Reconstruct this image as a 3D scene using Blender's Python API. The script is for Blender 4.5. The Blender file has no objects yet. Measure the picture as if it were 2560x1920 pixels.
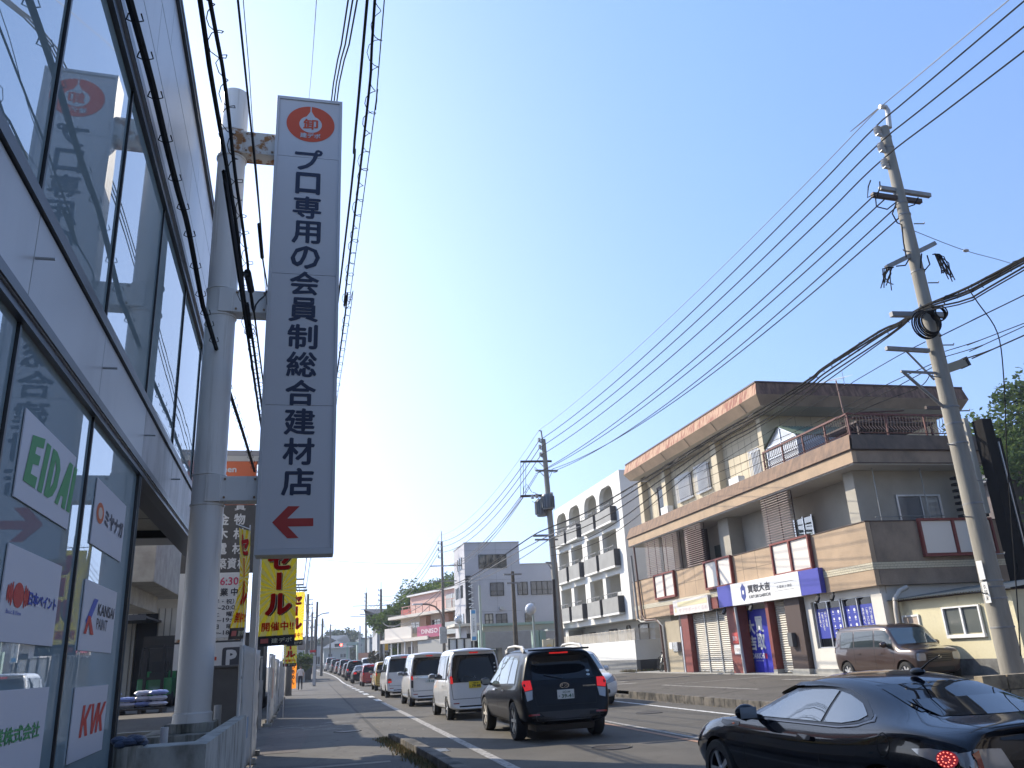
import bpy, bmesh, math, random
from math import radians as R, sin, cos, pi, atan2, sqrt
from mathutils import Vector, Matrix, noise
from mathutils.bvhtree import BVHTree
random.seed(7)
sc = bpy.context.scene
col = sc.collection
# ---------------- camera, from the photograph's vanishing points ----------------
CX, CY = 1280.0, 960.0
VPS, VPZ = Vector((778.0 - CX, 1667.0 - CY)), Vector((960.0 - CX, -5000.0 - CY))
F = sqrt(-VPS.dot(VPZ))
H = 1.53
fw = Vector((VPS.x, VPS.y, F)).normalized()
up = Vector((VPZ.x, VPZ.y, F)).normalized()
up = (up - fw * fw.dot(up)).normalized()
rt = fw.cross(up)
if rt.x < 0: rt = -rt
def w_of(v): return Vector((rt.dot(v), fw.dot(v), up.dot(v)))
cr, cd, cf = w_of(Vector((1, 0, 0))), w_of(Vector((0, 1, 0))), w_of(Vector((0, 0, 1)))
cam = bpy.data.cameras.new('camera'); cam.sensor_width = 36; cam.lens = 36 * F / 2560
cam.clip_start = 0.1; cam.clip_end = 4000
co = bpy.data.objects.new('camera', cam); col.objects.link(co); sc.camera = co
m = Matrix.Identity(4)
for i, v in enumerate((cr, -cd, -cf)):
    for j in range(3): m[j][i] = v[j]
m[2][3] = H
co.matrix_world = m
# ---------------- light ----------------
SUN_AZ, SUN_EL = R(-41), R(35.5)          # azimuth from +Y towards +X
world = bpy.data.worlds.new('World'); sc.world = world; world.use_nodes = True
nt = world.node_tree; nt.nodes.clear()
bg = nt.nodes.new('ShaderNodeBackground'); wo = nt.nodes.new('ShaderNodeOutputWorld')
sky = nt.nodes.new('ShaderNodeTexSky'); sky.sky_type = 'NISHITA'; sky.sun_disc = False
sky.sun_elevation = SUN_EL; sky.sun_rotation = SUN_AZ
sky.air_density = 1.0; sky.dust_density = 0.6; sky.ozone_density = 2.0; sky.altitude = 10
bg.inputs[1].default_value = 0.10
# pale summer haze added low in the sky
tcw = nt.nodes.new('ShaderNodeTexCoord'); sp = nt.nodes.new('ShaderNodeSeparateXYZ'); nt.links.new(tcw.outputs['Generated'], sp.inputs[0])
ab = nt.nodes.new('ShaderNodeMath'); ab.operation = 'ABSOLUTE'; nt.links.new(sp.outputs[2], ab.inputs[0])
mu = nt.nodes.new('ShaderNodeMath'); mu.operation = 'MULTIPLY'; mu.inputs[1].default_value = -3.2; nt.links.new(ab.outputs[0], mu.inputs[0])
ex_ = nt.nodes.new('ShaderNodeMath'); ex_.operation = 'EXPONENT'; nt.links.new(mu.outputs[0], ex_.inputs[0])
hz = nt.nodes.new('ShaderNodeMix'); hz.data_type = 'RGBA'; hz.inputs[6].default_value = (1.08, 2.42, 5.5, 1); hz.inputs[7].default_value = (1.7, 3.2, 7.4, 1)
nt.links.new(ex_.outputs[0], hz.inputs[0])
hs = nt.nodes.new('ShaderNodeHueSaturation'); hs.inputs['Saturation'].default_value = .75; hs.inputs['Value'].default_value = .62; nt.links.new(sky.outputs[0], hs.inputs['Color'])
sd0 = nt.nodes.new('ShaderNodeVectorMath'); sd0.operation = 'DOT_PRODUCT'; nt.links.new(tcw.outputs['Generated'], sd0.inputs[0]); sd0.inputs[1].default_value = Vector((sin(SUN_AZ), cos(SUN_AZ), .12)).normalized()
fd = nt.nodes.new('ShaderNodeMapRange'); fd.inputs[1].default_value = -.9; fd.inputs[2].default_value = .3; fd.inputs[3].default_value = .30; fd.inputs[4].default_value = 1.; nt.links.new(sd0.outputs['Value'], fd.inputs[0])
av0 = nt.nodes.new('ShaderNodeVectorMath'); av0.operation = 'SCALE'; nt.links.new(hz.outputs[2], av0.inputs[0]); nt.links.new(fd.outputs[0], av0.inputs['Scale'])
av = nt.nodes.new('ShaderNodeVectorMath'); av.operation = 'ADD'; nt.links.new(hs.outputs[0], av.inputs[0]); nt.links.new(av0.outputs[0], av.inputs[1])
sdv = nt.nodes.new('ShaderNodeVectorMath'); sdv.operation = 'DOT_PRODUCT'; nt.links.new(tcw.outputs['Generated'], sdv.inputs[0])
sdv.inputs[1].default_value = Vector((sin(SUN_AZ), cos(SUN_AZ), .12)).normalized()
mx = nt.nodes.new('ShaderNodeMath'); mx.operation = 'MAXIMUM'; mx.inputs[1].default_value = 0; nt.links.new(sdv.outputs['Value'], mx.inputs[0])
pw_ = nt.nodes.new('ShaderNodeMath'); pw_.operation = 'POWER'; pw_.inputs[1].default_value = 3.6; nt.links.new(mx.outputs[0], pw_.inputs[0])
gl = nt.nodes.new('ShaderNodeVectorMath'); gl.operation = 'SCALE'; gl.inputs[0].default_value = (10., 10.1, 10.); nt.links.new(pw_.outputs[0], gl.inputs['Scale'])
a2 = nt.nodes.new('ShaderNodeVectorMath'); a2.operation = 'ADD'; nt.links.new(av.outputs[0], a2.inputs[0]); nt.links.new(gl.outputs[0], a2.inputs[1])
nt.links.new(a2.outputs[0], bg.inputs[0]); nt.links.new(bg.outputs[0], wo.inputs[0])
sl = bpy.data.lights.new('sun', 'SUN'); sl.energy = 4.6; sl.angle = R(0.5); sl.color = (1, .90, .74)
so = bpy.data.objects.new('sun', sl); col.objects.link(so)
sd = Vector((sin(SUN_AZ) * cos(SUN_EL), cos(SUN_AZ) * cos(SUN_EL), sin(SUN_EL)))
so.rotation_euler = sd.to_track_quat('Z', 'Y').to_euler()
so.location = (-30, 30, 40)
sc.view_settings.view_transform = 'Standard'; sc.view_settings.look = 'None'
sc.view_settings.exposure = 0.56; sc.view_settings.gamma = 1
sc.cycles.max_bounces = 6; sc.cycles.transparent_max_bounces = 12
# ---------------- pixel (2560x1920 photograph) to place ----------------
def ray(x, y): return w_of(Vector((x - CX, y - CY, F)))
def uX(x, y, X): v = ray(x, y); return Vector((0, 0, H)) + v * (X / v.x)
def uY(x, y, Y): v = ray(x, y); return Vector((0, 0, H)) + v * (Y / v.y)
def uZ(x, y, Z=0.): v = ray(x, y); return Vector((0, 0, H)) + v * ((Z - H) / v.z)
def zm(x0, y0, s): return lambda x, y: (x0 + x * s, y0 + y * s)
# ---------------- materials ----------------
_m = {}
def mat(name, c, rough=.6, metal=0., var=0., scale=3., bump=0., bscale=None, coat=0., emit=None, es=1., spec=.5, c2=None, stretch=None, thr=None):
    if name in _m: return _m[name]
    ma = bpy.data.materials.new(name); ma.use_nodes = True; _m[name] = ma
    n = ma.node_tree.nodes; l = ma.node_tree.links; b = n['Principled BSDF']
    b.inputs['Base Color'].default_value = (*c, 1); b.inputs['Roughness'].default_value = rough
    b.inputs['Metallic'].default_value = metal; b.inputs['Coat Weight'].default_value = coat
    b.inputs['Coat Roughness'].default_value = .02
    b.inputs['Specular IOR Level'].default_value = spec
    if emit: b.inputs['Emission Color'].default_value = (*emit, 1); b.inputs['Emission Strength'].default_value = es
    if var or bump or c2:
        tc = n.new('ShaderNodeTexCoord'); mp = n.new('ShaderNodeMapping'); l.new(tc.outputs['Object'], mp.inputs[0])
        if stretch: mp.inputs['Scale'].default_value = stretch
        t = n.new('ShaderNodeTexNoise'); t.inputs['Scale'].default_value = scale; t.inputs['Detail'].default_value = 7
        t.inputs['Roughness'].default_value = .62
        l.new(mp.outputs[0], t.inputs[0])
        r = n.new('ShaderNodeValToRGB')
        a, z = thr or (.3, .7)
        r.color_ramp.elements[0].position = a; r.color_ramp.elements[1].position = z
        d = c2 or tuple(max(0, k * (1 - var)) for k in c)
        e = c if c2 else tuple(min(1, k * (1 + var)) for k in c)
        r.color_ramp.elements[0].color = (*d, 1); r.color_ramp.elements[1].color = (*e, 1)
        l.new(t.outputs[0], r.inputs[0]); l.new(r.outputs[0], b.inputs['Base Color'])
        if bump:
            t2 = n.new('ShaderNodeTexNoise'); t2.inputs['Scale'].default_value = bscale or scale * 6; t2.inputs['Detail'].default_value = 5
            l.new(mp.outputs[0], t2.inputs[0])
            bp = n.new('ShaderNodeBump'); bp.inputs['Strength'].default_value = bump; bp.inputs['Distance'].default_value = .02
            l.new(t2.outputs[0], bp.inputs['Height']); l.new(bp.outputs[0], b.inputs['Normal'])
    return ma
def paint(name, c, metal=0., rough=.28):
    d = max(c) < .05
    return mat('paint_' + name, c, rough=rough, metal=metal, coat=.32 if d else 1.0, spec=.1 if d else .5)
def cloth(name, c, t=.55, rough=.8):
    if name in _m: return _m[name]
    ma = bpy.data.materials.new(name); ma.use_nodes = True; _m[name] = ma; n = ma.node_tree.nodes; l = ma.node_tree.links; b = n['Principled BSDF']
    b.inputs['Base Color'].default_value = (*c, 1); b.inputs['Roughness'].default_value = rough; b.inputs['Specular IOR Level'].default_value = .2
    tr = n.new('ShaderNodeBsdfTranslucent'); tr.inputs[0].default_value = (*c, 1); mx_ = n.new('ShaderNodeMixShader'); mx_.inputs[0].default_value = t
    l.new(b.outputs[0], mx_.inputs[1]); l.new(tr.outputs[0], mx_.inputs[2]); l.new(mx_.outputs[0], n['Material Output'].inputs[0]); return ma
# ---------------- mesh building ----------------
class MB:
    def __init__(s): s.v = []; s.f = []; s.mi = []; s.k = 0
    def add(s, vs, fs):
        o = len(s.v); s.v += [Vector(v) for v in vs]; s.f += [tuple(i + o for i in f) for f in fs]; s.mi += [s.k] * len(fs); return s
    def box(s, x0, x1, y0, y1, z0, z1):
        v = [(x, y, z) for x in (x0, x1) for y in (y0, y1) for z in (z0, z1)]
        return s.add(v, [(0, 1, 3, 2), (4, 6, 7, 5), (0, 4, 5, 1), (2, 3, 7, 6), (0, 2, 6, 4), (1, 5, 7, 3)])
    def bar(s, p, q, w, h=None, upv=(0, 0, 1)):
        h = h or w; p = Vector(p); q = Vector(q); d = (q - p).normalized(); u = Vector(upv)
        if abs(d.dot(u)) > .99: u = Vector((0, 1, 0))
        a = d.cross(u).normalized(); b = a.cross(d)
        v = [e + a * i * w / 2 + b * j * h / 2 for e in (p, q) for i, j in ((-1, -1), (1, -1), (1, 1), (-1, 1))]
        return s.add(v, [(3, 2, 1, 0), (4, 5, 6, 7), (0, 1, 5, 4), (1, 2, 6, 5), (2, 3, 7, 6), (3, 0, 4, 7)])
    def tube(s, pts, r, n=6, cap=True):
        pts = [Vector(p) for p in pts]; rs = r if isinstance(r, (list, tuple)) else [r] * len(pts)
        vs = []; ref = None
        for i, p in enumerate(pts):
            d = (pts[min(i + 1, len(pts) - 1)] - pts[max(i - 1, 0)])
            d = d.normalized() if d.length > 1e-9 else Vector((0, 0, 1))
            if ref is None: ref = Vector((0, 0, 1)) if abs(d.z) < .9 else Vector((1, 0, 0))
            a = d.cross(ref).normalized(); b = a.cross(d).normalized(); ref = b
            for k in range(n):
                t = 2 * pi * k / n; vs.append(p + (a * cos(t) + b * sin(t)) * rs[i])
        fs = []
        for i in range(len(pts) - 1):
            for k in range(n):
                j = (k + 1) % n; fs.append((i * n + k, i * n + j, (i + 1) * n + j, (i + 1) * n + k))
        if cap: fs += [tuple(range(n - 1, -1, -1)), tuple(range((len(pts) - 1) * n, len(pts) * n))]
        return s.add(vs, fs)
    def cyl(s, p, q, r0, r1=None, n=20): return s.tube([p, q], [r0, r0 if r1 is None else r1], n)
    def poly(s, pts): return s.add(pts, [tuple(range(len(pts)))])
    def prism(s, pts, d):
        d = Vector(d); n = len(pts); pts = [Vector(p) for p in pts]
        fs = [tuple(range(n)), tuple(range(2 * n - 1, n - 1, -1))] + [(i, (i + 1) % n + 0, (i + 1) % n + n, i + n)[::-1] for i in range(n)]
        return s.add(pts + [p + d for p in pts], fs)
    def sphere(s, c, r, n=12, sq=(1, 1, 1)):
        c = Vector(c); vs = []; fs = []
        for i in range(n // 2 + 1):
            t = pi * i / (n // 2)
            for k in range(n):
                a = 2 * pi * k / n; vs.append(c + Vector((sin(t) * cos(a) * r * sq[0], sin(t) * sin(a) * r * sq[1], cos(t) * r * sq[2])))
        for i in range(n // 2):
            for k in range(n):
                j = (k + 1) % n; fs.append((i * n + k, (i + 1) * n + k, (i + 1) * n + j, i * n + j))
        return s.add(vs, fs)
    def lathe(s, prof, n=28, axis='x', c=(0, 0, 0)):
        c = Vector(c); vs = []; fs = []; m_ = len(prof)
        for k in range(n):
            a = 2 * pi * k / n
            for (r, h) in prof:
                p = (h, r * cos(a), r * sin(a)) if axis == 'x' else ((r * cos(a), h, r * sin(a)) if axis == 'y' else (r * cos(a), r * sin(a), h))
                vs.append(c + Vector(p))
        for k in range(n):
            j = (k + 1) % n
            for i in range(m_ - 1): fs.append((k * m_ + i, j * m_ + i, j * m_ + i + 1, k * m_ + i + 1))
        return s.add(vs, fs)
    def build(s, name, ma, parent=None, world=False, smooth=False, bevel=0., xf=None, fix=True):
        me = bpy.data.meshes.new(name); vs = s.v
        if xf is not None: vs = [xf @ v for v in vs]
        if world and parent is not None:
            inv = rootmat(parent).inverted(); vs = [inv @ v for v in vs]
        me.from_pydata([tuple(v) for v in vs], [], s.f)
        mats = ma if isinstance(ma, (list, tuple)) else [ma]
        for q in mats: me.materials.append(q)
        if len(mats) > 1: me.polygons.foreach_set('material_index', s.mi)
        if fix or bevel:
            b = bmesh.new(); b.from_mesh(me)
            if fix:
                bmesh.ops.remove_doubles(b, verts=b.verts, dist=1e-5); bmesh.ops.recalc_face_normals(b, faces=b.faces)
            if bevel:
                bmesh.ops.bevel(b, geom=[e for e in b.edges if e.is_manifold and e.calc_face_angle(0) > .5], offset=bevel, segments=2, affect='EDGES', profile=.7)
            b.to_mesh(me); b.free()
        if smooth:
            me.shade_smooth()
            if smooth != 2:
                try: me.set_sharp_from_angle(angle=R(40))
                except Exception: pass
        o = bpy.data.objects.new(name, me); col.objects.link(o); o.parent = parent
        return o
def rootmat(o):
    while o.parent: o = o.parent
    return Matrix.Translation(o.location) @ o.rotation_euler.to_matrix().to_4x4()
def tag(o, label=None, cat=None, group=None, kind=None):
    if label: o['label'] = label
    if cat: o['category'] = cat
    if group: o['group'] = group
    if kind: o['kind'] = kind
    return o
def thing(name, label, cat, loc=(0, 0, 0), rz=0., group=None):
    o = bpy.data.objects.new(name, None); col.objects.link(o); o.location = loc; o.rotation_euler = (0, 0, rz); o.empty_display_size = .2
    return tag(o, label, cat, group)
def struct(o): o['kind'] = 'structure'; return o
def copy_tree(o, parent=None):
    c = o.copy(); col.objects.link(c); c.parent = parent
    for ch in list(o.children): copy_tree(ch, c)
    return c
# ---------------- lettering ----------------
_gl = {}
def glyphs(s, bold=.012):
    k = (s, bold)
    if k in _gl: return _gl[k]
    cu = bpy.data.curves.new('t', 'FONT'); cu.body = s; cu.resolution_u = 2
    o = bpy.data.objects.new('t', cu); col.objects.link(o)
    me = bpy.data.meshes.new_from_object(o.evaluated_get(bpy.context.evaluated_depsgraph_get()))
    vs = [v.co.copy() for v in me.vertices]; fs = [tuple(p.vertices) for p in me.polygons]
    bpy.data.objects.remove(o); bpy.data.curves.remove(cu); bpy.data.meshes.remove(me)
    if bold > .004:      # heavier strokes: shifted copies, each a hair proud of the last
        bv, bf = vs, fs; vs, fs = [], []; nd = 8 if bold > .035 else 4
        for q in range(nd + 1):
            d = Vector((0, 0, 0)) if q == nd else Vector((cos(2 * pi * q / nd + .4) * bold, sin(2 * pi * q / nd + .4) * bold, 0)); o_ = len(vs)
            vs += [Vector((v.x, v.y, q * .0004)) + d for v in bv]; fs += [tuple(i + o_ for i in f) for f in bf]
    x0 = min(v.x for v in vs); x1 = max(v.x for v in vs); y0 = min(v.y for v in vs); y1 = max(v.y for v in vs)
    _gl[k] = (vs, fs, x0, x1, y0, y1); return _gl[k]
def put(mb, s, P, ex, ey, u0, u1, v0, v1, bold=.012, off=.004):
    """fit the string s into the rectangle (u0..u1, v0..v1) of the plane P + u*ex + v*ey"""
    vs, fs, x0, x1, y0, y1 = glyphs(s, bold)
    P = Vector(P); ex = Vector(ex); ey = Vector(ey); n = ex.cross(ey).normalized()
    sx = (u1 - u0) / max(x1 - x0, 1e-6); sy = (v1 - v0) / max(y1 - y0, 1e-6)
    mb.add([P + ex * (u0 + (v.x - x0) * sx) + ey * (v0 + (v.y - y0) * sy) + n * (off + v.z) for v in vs], fs)
def put_col(mb, s, P, ex, ey, u0, u1, v0, v1, bold=.012, off=.004, gap=.12):
    """a column of characters, top to bottom"""
    h = (v1 - v0) / len(s)
    for i, ch in enumerate(s):
        if ch == ' ': continue
        b = v1 - (i + 1) * h + h * gap / 2; hh = h * (1 - gap); a, z = u0, u1
        if ch == 'ー':
            w = u1 - u0; mb.add([Vector(P) + Vector(ex) * x + Vector(ey) * y + Vector(ex).cross(Vector(ey)).normalized() * off for x, y in ((u0 + w * .42, b), (u0 + w * .58, b), (u0 + w * .58, b + hh), (u0 + w * .42, b + hh))], [(0, 1, 2, 3)]); continue
        if ch in '・': a, z = u0 + (u1 - u0) * .4, u0 + (u1 - u0) * .6; b += hh * .4; hh *= .2
        if ch == 'ロ': a, z = u0 + (u1 - u0) * .06, u1 - (u1 - u0) * .06
        put(mb, ch, P, ex, ey, a, z, b, b + hh, bold, off)
EX, EY, EZ = Vector((1, 0, 0)), Vector((0, 1, 0)), Vector((0, 0, 1))
# ---------------- shared materials ----------------
M = dict(
 asphalt=mat('asphalt', (.105, .098, .088), .9, var=.22, scale=.7, bump=.35, bscale=90),
 asphalt_dark=mat('asphalt_new', (.07, .068, .066), .9, var=.2, scale=1.2, bump=.3, bscale=90),
 asphalt_old=mat('asphalt_old', (.135, .122, .106), .92, var=.25, scale=.9, bump=.4, bscale=80),
 concrete=mat('concrete', (.34, .33, .30), .85, var=.25, scale=2.2, bump=.2),
 concrete_stain=mat('concrete_stained', (.36, .35, .31), .88, c2=(.07, .068, .05), scale=2.0, stretch=(3, 3, .35), thr=(.36, .56), bump=.25, bscale=20),
 line=mat('road_paint', (.62, .61, .58), .7, c2=(.2, .19, .18), scale=9, thr=(.36, .5)),
 line_old=mat('road_paint_worn', (.36, .34, .31), .8, c2=(.13, .12, .11), scale=12, thr=(.38, .55)),
 line_red=mat('road_paint_orange', (.30, .17, .11), .8, var=.25, scale=8),
 white=mat('white_paint', (.78, .78, .76), .5, var=.05, scale=2),
 alu=mat('aluminium', (.62, .63, .65), .35, metal=.8),
 steel=mat('galvanised_steel', (.42, .43, .43), .5, metal=.5, var=.2, scale=8),
 black=mat('black_rubber', (.018, .018, .02), .6),
 cable=mat('cable_black', (.014, .014, .015), .85, spec=.2),
 wire=mat('wire_grey', (.10, .10, .11), .6),
 dark=mat('dark_void', (.012, .012, .014), .8),
 glass_dark=mat('glass_dark', (.015, .02, .025), .04, spec=.9),
 glass_grey=mat('glass_grey', (.16, .19, .20), .06, spec=.9, var=.25, scale=1.3),
 curtain=mat('curtained_glass', (.34, .33, .30), .12, spec=.8, var=.2, scale=3, stretch=(6, 6, .5)),
)
# ======================= GROUND =======================
def bend(Y): return 0. if Y < 85 else (-.00085 * (Y - 85) ** 2 if Y < 135 else -2.125 - .045 * (Y - 135))
def rise(Y): return 0. if Y < 82 else (.018 * (Y - 82) if Y < 190 else 1.94)
def lot(X):  # height of the forecourt on the far side of the road
    return .20 if X < 10.6 else (.20 + (X - 10.6) * .045 if X < 16.4 else .46)
def asphalt(name, c, crack=.5, cs=.55, speck=1.):
    ma = bpy.data.materials.new(name); ma.use_nodes = True; n = ma.node_tree.nodes; l = ma.node_tree.links; b = n['Principled BSDF']
    b.inputs['Roughness'].default_value = .88; b.inputs['Specular IOR Level'].default_value = .35
    tc = n.new('ShaderNodeTexCoord')
    def N(sc_, det, rough=.6):
        t = n.new('ShaderNodeTexNoise'); t.inputs['Scale'].default_value = sc_; t.inputs['Detail'].default_value = det; t.inputs['Roughness'].default_value = rough
        l.new(tc.outputs['Object'], t.inputs[0]); return t.outputs[0]
    def ramp(i, a, z, c0, c1):
        r = n.new('ShaderNodeValToRGB'); r.color_ramp.elements[0].position = a; r.color_ramp.elements[1].position = z
        r.color_ramp.elements[0].color = (*c0, 1); r.color_ramp.elements[1].color = (*c1, 1); l.new(i, r.inputs[0]); return r.outputs[0]
    def mul(a, d, f=1.):
        m_ = n.new('ShaderNodeMix'); m_.data_type = 'RGBA'; m_.blend_type = 'MULTIPLY'; m_.inputs[0].default_value = f
        l.new(a, m_.inputs[6]); l.new(d, m_.inputs[7]); return m_.outputs[2]
    base = ramp(N(.5, 6), .3, .7, tuple(k * .78 for k in c), tuple(k * 1.2 for k in c))
    sp = ramp(N(70, 3, .8), .35, .66, (.62,) * 3, (1.35,) * 3)
    o = mul(base, sp, speck)
    v = n.new('ShaderNodeTexVoronoi'); v.feature = 'DISTANCE_TO_EDGE'; v.inputs['Scale'].default_value = cs
    t = n.new('ShaderNodeTexNoise'); t.inputs['Scale'].default_value = 2.2; t.inputs['Detail'].default_value = 6
    l.new(tc.outputs['Object'], t.inputs[0])
    ad = n.new('ShaderNodeVectorMath'); ad.operation = 'MULTIPLY_ADD'; l.new(t.outputs[1], ad.inputs[0]); ad.inputs[1].default_value = (.9, .9, 0); l.new(tc.outputs['Object'], ad.inputs[2])
    l.new(ad.outputs[0], v.inputs[0])
    o = mul(o, ramp(v.outputs[0], .0, .014, (.35,) * 3, (1,) * 3), crack)
    o = mul(o, ramp(N(1.6, 4), .32, .45, (.8,) * 3, (1,) * 3), .7)
    l.new(o, b.inputs['Base Color'])
    bp = n.new('ShaderNodeBump'); bp.inputs['Strength'].default_value = .45; bp.inputs['Distance'].default_value = .01
    l.new(N(110, 3), bp.inputs['Height']); l.new(bp.outputs[0], b.inputs['Normal'])
    return ma
A_road = asphalt('road_asphalt', (.104, .095, .081), .2, .22)
A_walk = asphalt('pavement_asphalt', (.112, .104, .092), .7, .4)
A_patch = asphalt('patch_asphalt', (.080, .077, .073), .2, .5)
A_lot = asphalt('lot_asphalt', (.098, .088, .075), .6, .3)
def ys(a, b):
    o = [a]; y = a
    while y < b:
        y += 5 if y >= 75 else 20; o.append(min(y, b))
    return o
def strip(name, x0, x1, y0, y1, z, ma, follow=True):
    mb = MB(); Y = ys(y0, y1)
    for i, y in enumerate(Y): mb.v += [Vector((x0 + bend(y) * follow, y, z + rise(y))), Vector((x1 + bend(y) * follow, y, z + rise(y)))]
    mb.f = [(2 * i, 2 * i + 1, 2 * i + 3, 2 * i + 2) for i in range(len(Y) - 1)]; mb.mi = [0] * len(mb.f)
    return struct(mb.build(name, ma, fix=False))
g = MB(); Y = [-1500, -200] + ys(-60, 240) + [500, 1500]
for y in Y: g.v += [Vector((-1500, y, -.03 + rise(y))), Vector((1500, y, -.03 + rise(y)))]
g.f = [(2 * i, 2 * i + 1, 2 * i + 3, 2 * i + 2) for i in range(len(Y) - 1)]; g.mi = [0] * len(g.f)
struct(g.build('ground', mat('ground_dust', (.13, .12, .10), .95, var=.3, scale=.4, bump=.3, bscale=20), fix=False))
strip('road', 1.55, 10.35, -45, 200, 0, A_road)
strip('pavement', -1.9, 1.55, -45, 190, .0, A_walk)
strip('pavement', 10.55, 12.2, 41, 190, .12, A_walk)
# forecourt sheet sloping up to the shops
fc = MB()
xs = [10.55, 12, 14, 16.4, 19]; yy = [-30, 0, 10, 20, 30, 41]
for y in yy:
    for x in xs: fc.v.append(Vector((x, y, lot(x))))
fc.f = [(i * 5 + j, i * 5 + j + 1, (i + 1) * 5 + j + 1, (i + 1) * 5 + j) for i in range(5) for j in range(4)]; fc.mi = [0] * len(fc.f)
struct(fc.build('forecourt', A_lot, fix=False))
ap = MB(); ap.box(15.75, 19, 19.5, 40.2, .2, .463)
struct(ap.build('shop_apron', M['concrete']))
# patches on the pavement
def patch(pts, z, ma, name='patch'):
    return struct(MB().add([(x, y, z) for x, y in pts], [tuple(range(len(pts)))]).build(name, ma, fix=False))
patch([(-1.1, 24.6), (1.25, 24.3), (1.62, 27.5), (1.2, 33), (.2, 37), (-1.2, 36)], .004, A_patch, 'pavement_patch')
patch([(-1.9, 12.0), (1.6, 11.8), (1.6, 14.7), (-1.9, 15.4)], .004, A_patch, 'pavement_patch')
patch([(1.7, 30), (2.7, 30), (2.75, 47), (1.75, 47)], .004, asphalt('patch_b', (.115, .10, .085), .5, .4), 'road_patch')
patch([(-.95, 17.4), (-.2, 17.3), (.05, 22.6), (-.55, 24.0), (-.95, 23.6)], .006, asphalt('patch_c', (.125, .105, .093), .9, .9), 'pavement_patch')
# road markings
def line(name, x0, w, y0, y1, ma=M['line'], z=.006, dash=None):
    if not dash: return strip(name, x0 - w / 2, x0 + w / 2, y0, y1, z, ma)
    mb = MB(); y = y0
    while y < y1:
        a, b_ = y, y + dash[0]
        mb.add([(x0 - w / 2 + bend(a), a, z + rise(a)), (x0 + w / 2 + bend(a), a, z + rise(a)), (x0 + w / 2 + bend(b_), b_, z + rise(b_)), (x0 - w / 2 + bend(b_), b_, z + rise(b_))], [(0, 1, 2, 3)])
        y += dash[0] + dash[1]
    return struct(mb.build(name, ma, fix=False))
line('edge_line', 2.87, .17, -40, 35.5, M['line_old'])
line('edge_line', 2.87, .26, 37.2, 74, dash=(2.1, 2.1))
line('edge_line', 2.87, .15, 75, 135)
line('centre_line', 6.38, .12, -40, 190, M['line_red']); line('centre_line', 6.62, .12, -40, 190, M['line_old'])
line('edge_line', 9.42, .15, -40, 135)
def seg(x0, y0, x1, y1, w=.12, ma=None, name='parking_line'):
    d = Vector((x1 - x0, y1 - y0, 0)).normalized(); n_ = Vector((-d.y, d.x, 0)) * w / 2
    P = [Vector((x0, y0, 0)) - n_, Vector((x1, y1, 0)) - n_, Vector((x1, y1, 0)) + n_, Vector((x0, y0, 0)) + n_]
    struct(MB().add([(p.x, p.y, lot(p.x) + .006) for p in P], [(0, 1, 2, 3)]).build(name, ma or M['line_old'], fix=False))
seg(12.2, 28.6, 15.4, 26.6); seg(12.2, 28.6, 12.35, 22.2)
seg(11.3, 36.0, 12.6, 33.2, .35); seg(10.9, 33.4, 12.4, 31.6, .3); seg(14.6, 24.6, 15.1, 22.6, .2)
# kerbs
def kerb(x, y0, y1, z0, h, w, seglen, ma, name='kerb'):
    mb = MB(); y = y0
    while y < y1 - .05:
        e = min(y + seglen, y1); mb.box(x - w / 2, x + w / 2, y + .008, e - .008, z0, z0 + h); y = e
    return struct(mb.build(name, ma, bevel=.018))
k_shaded = mat('kerb_stone', (.17, .15, .125), .9, c2=(.035, .033, .03), scale=2.5, thr=(.40, .66), bump=.5, bscale=25)  # dark tone: the near kerb's shade is mixed into the stone colour
kb = MB()
pts = [(2.5, -8), (2.2, 6), (1.95, 13.5), (1.82, 16.5), (1.70, 18.4)]
for (a, b_), (c, d) in zip(pts, pts[1:]):
    L = Vector((c - a, d - b_, 0)); n_ = max(1, int(L.length / .6))
    for i in range(n_):
        p = Vector((a, b_, .075)) + L * (i + .02) / n_; q = Vector((a, b_, .075)) + L * (i + .98) / n_
        kb.bar(p, q, .21, .15 if (d, i) != (18.4, n_ - 1) else .1)
struct(kb.build('kerb', k_shaded, bevel=.02))
kerb(10.45, -30, 27.2, -.02, .24, .2, .6, k_shaded); kerb(10.45, 27.2, 30, -.02, .12, .2, .6, k_shaded)
strip('gutter_seam', 1.50, 1.60, 19.3, 80, .007, asphalt('seam', (.055, .052, .048), .3, 1.)); kerb(10.45, 41, 80, -.02, .15, .18, 1, M['concrete'])
# drain gratings
def grate(x, y, w, l):
    mb = MB(); mb.k = 0
    mb.box(x - w / 2, x + w / 2, y - l / 2, y + l / 2, -.01, .0045); mb.k = 1
    n_ = int(l / .05)
    for i in range(n_): mb.box(x - w / 2 + .02, x + w / 2 - .02, y - l / 2 + .02 + i * .05, y - l / 2 + .04 + i * .05, .0, .008)
    o = mb.build('drain_grating', [M['dark'], M['steel']]); return o
tag(grate(2.28, 15.6, .3, .5), 'small iron drain grating set in the road against the near kerb', 'drain')
tag(grate(-.9, 13.55, .42, 1.3), 'long steel gutter grating crossing the shaded near pavement', 'drain')
strip('gutter_channel', -1.7, 1.3, 14.4, 14.62, .008, asphalt('channel', (.24, .22, .19), .5, 2.), follow=False)
def manhole(x, y, r, label):
    mb = MB(); mb.cyl((x, y, .0), (x, y, .0075), r, r, 32); o = mb.build('manhole_cover', mat('iron', (.075, .065, .055), .6, metal=.4, bump=1., bscale=40, scale=3)); mb = MB()
    mb.tube([(x + (r + .03) * cos(2 * pi * i / 32), y + (r + .03) * sin(2 * pi * i / 32), .004) for i in range(33)], .010, 5); mb.build('rim', mat('rim_iron', (.08, .075, .07), .8), o); tag(o, label, 'manhole cover')
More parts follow.
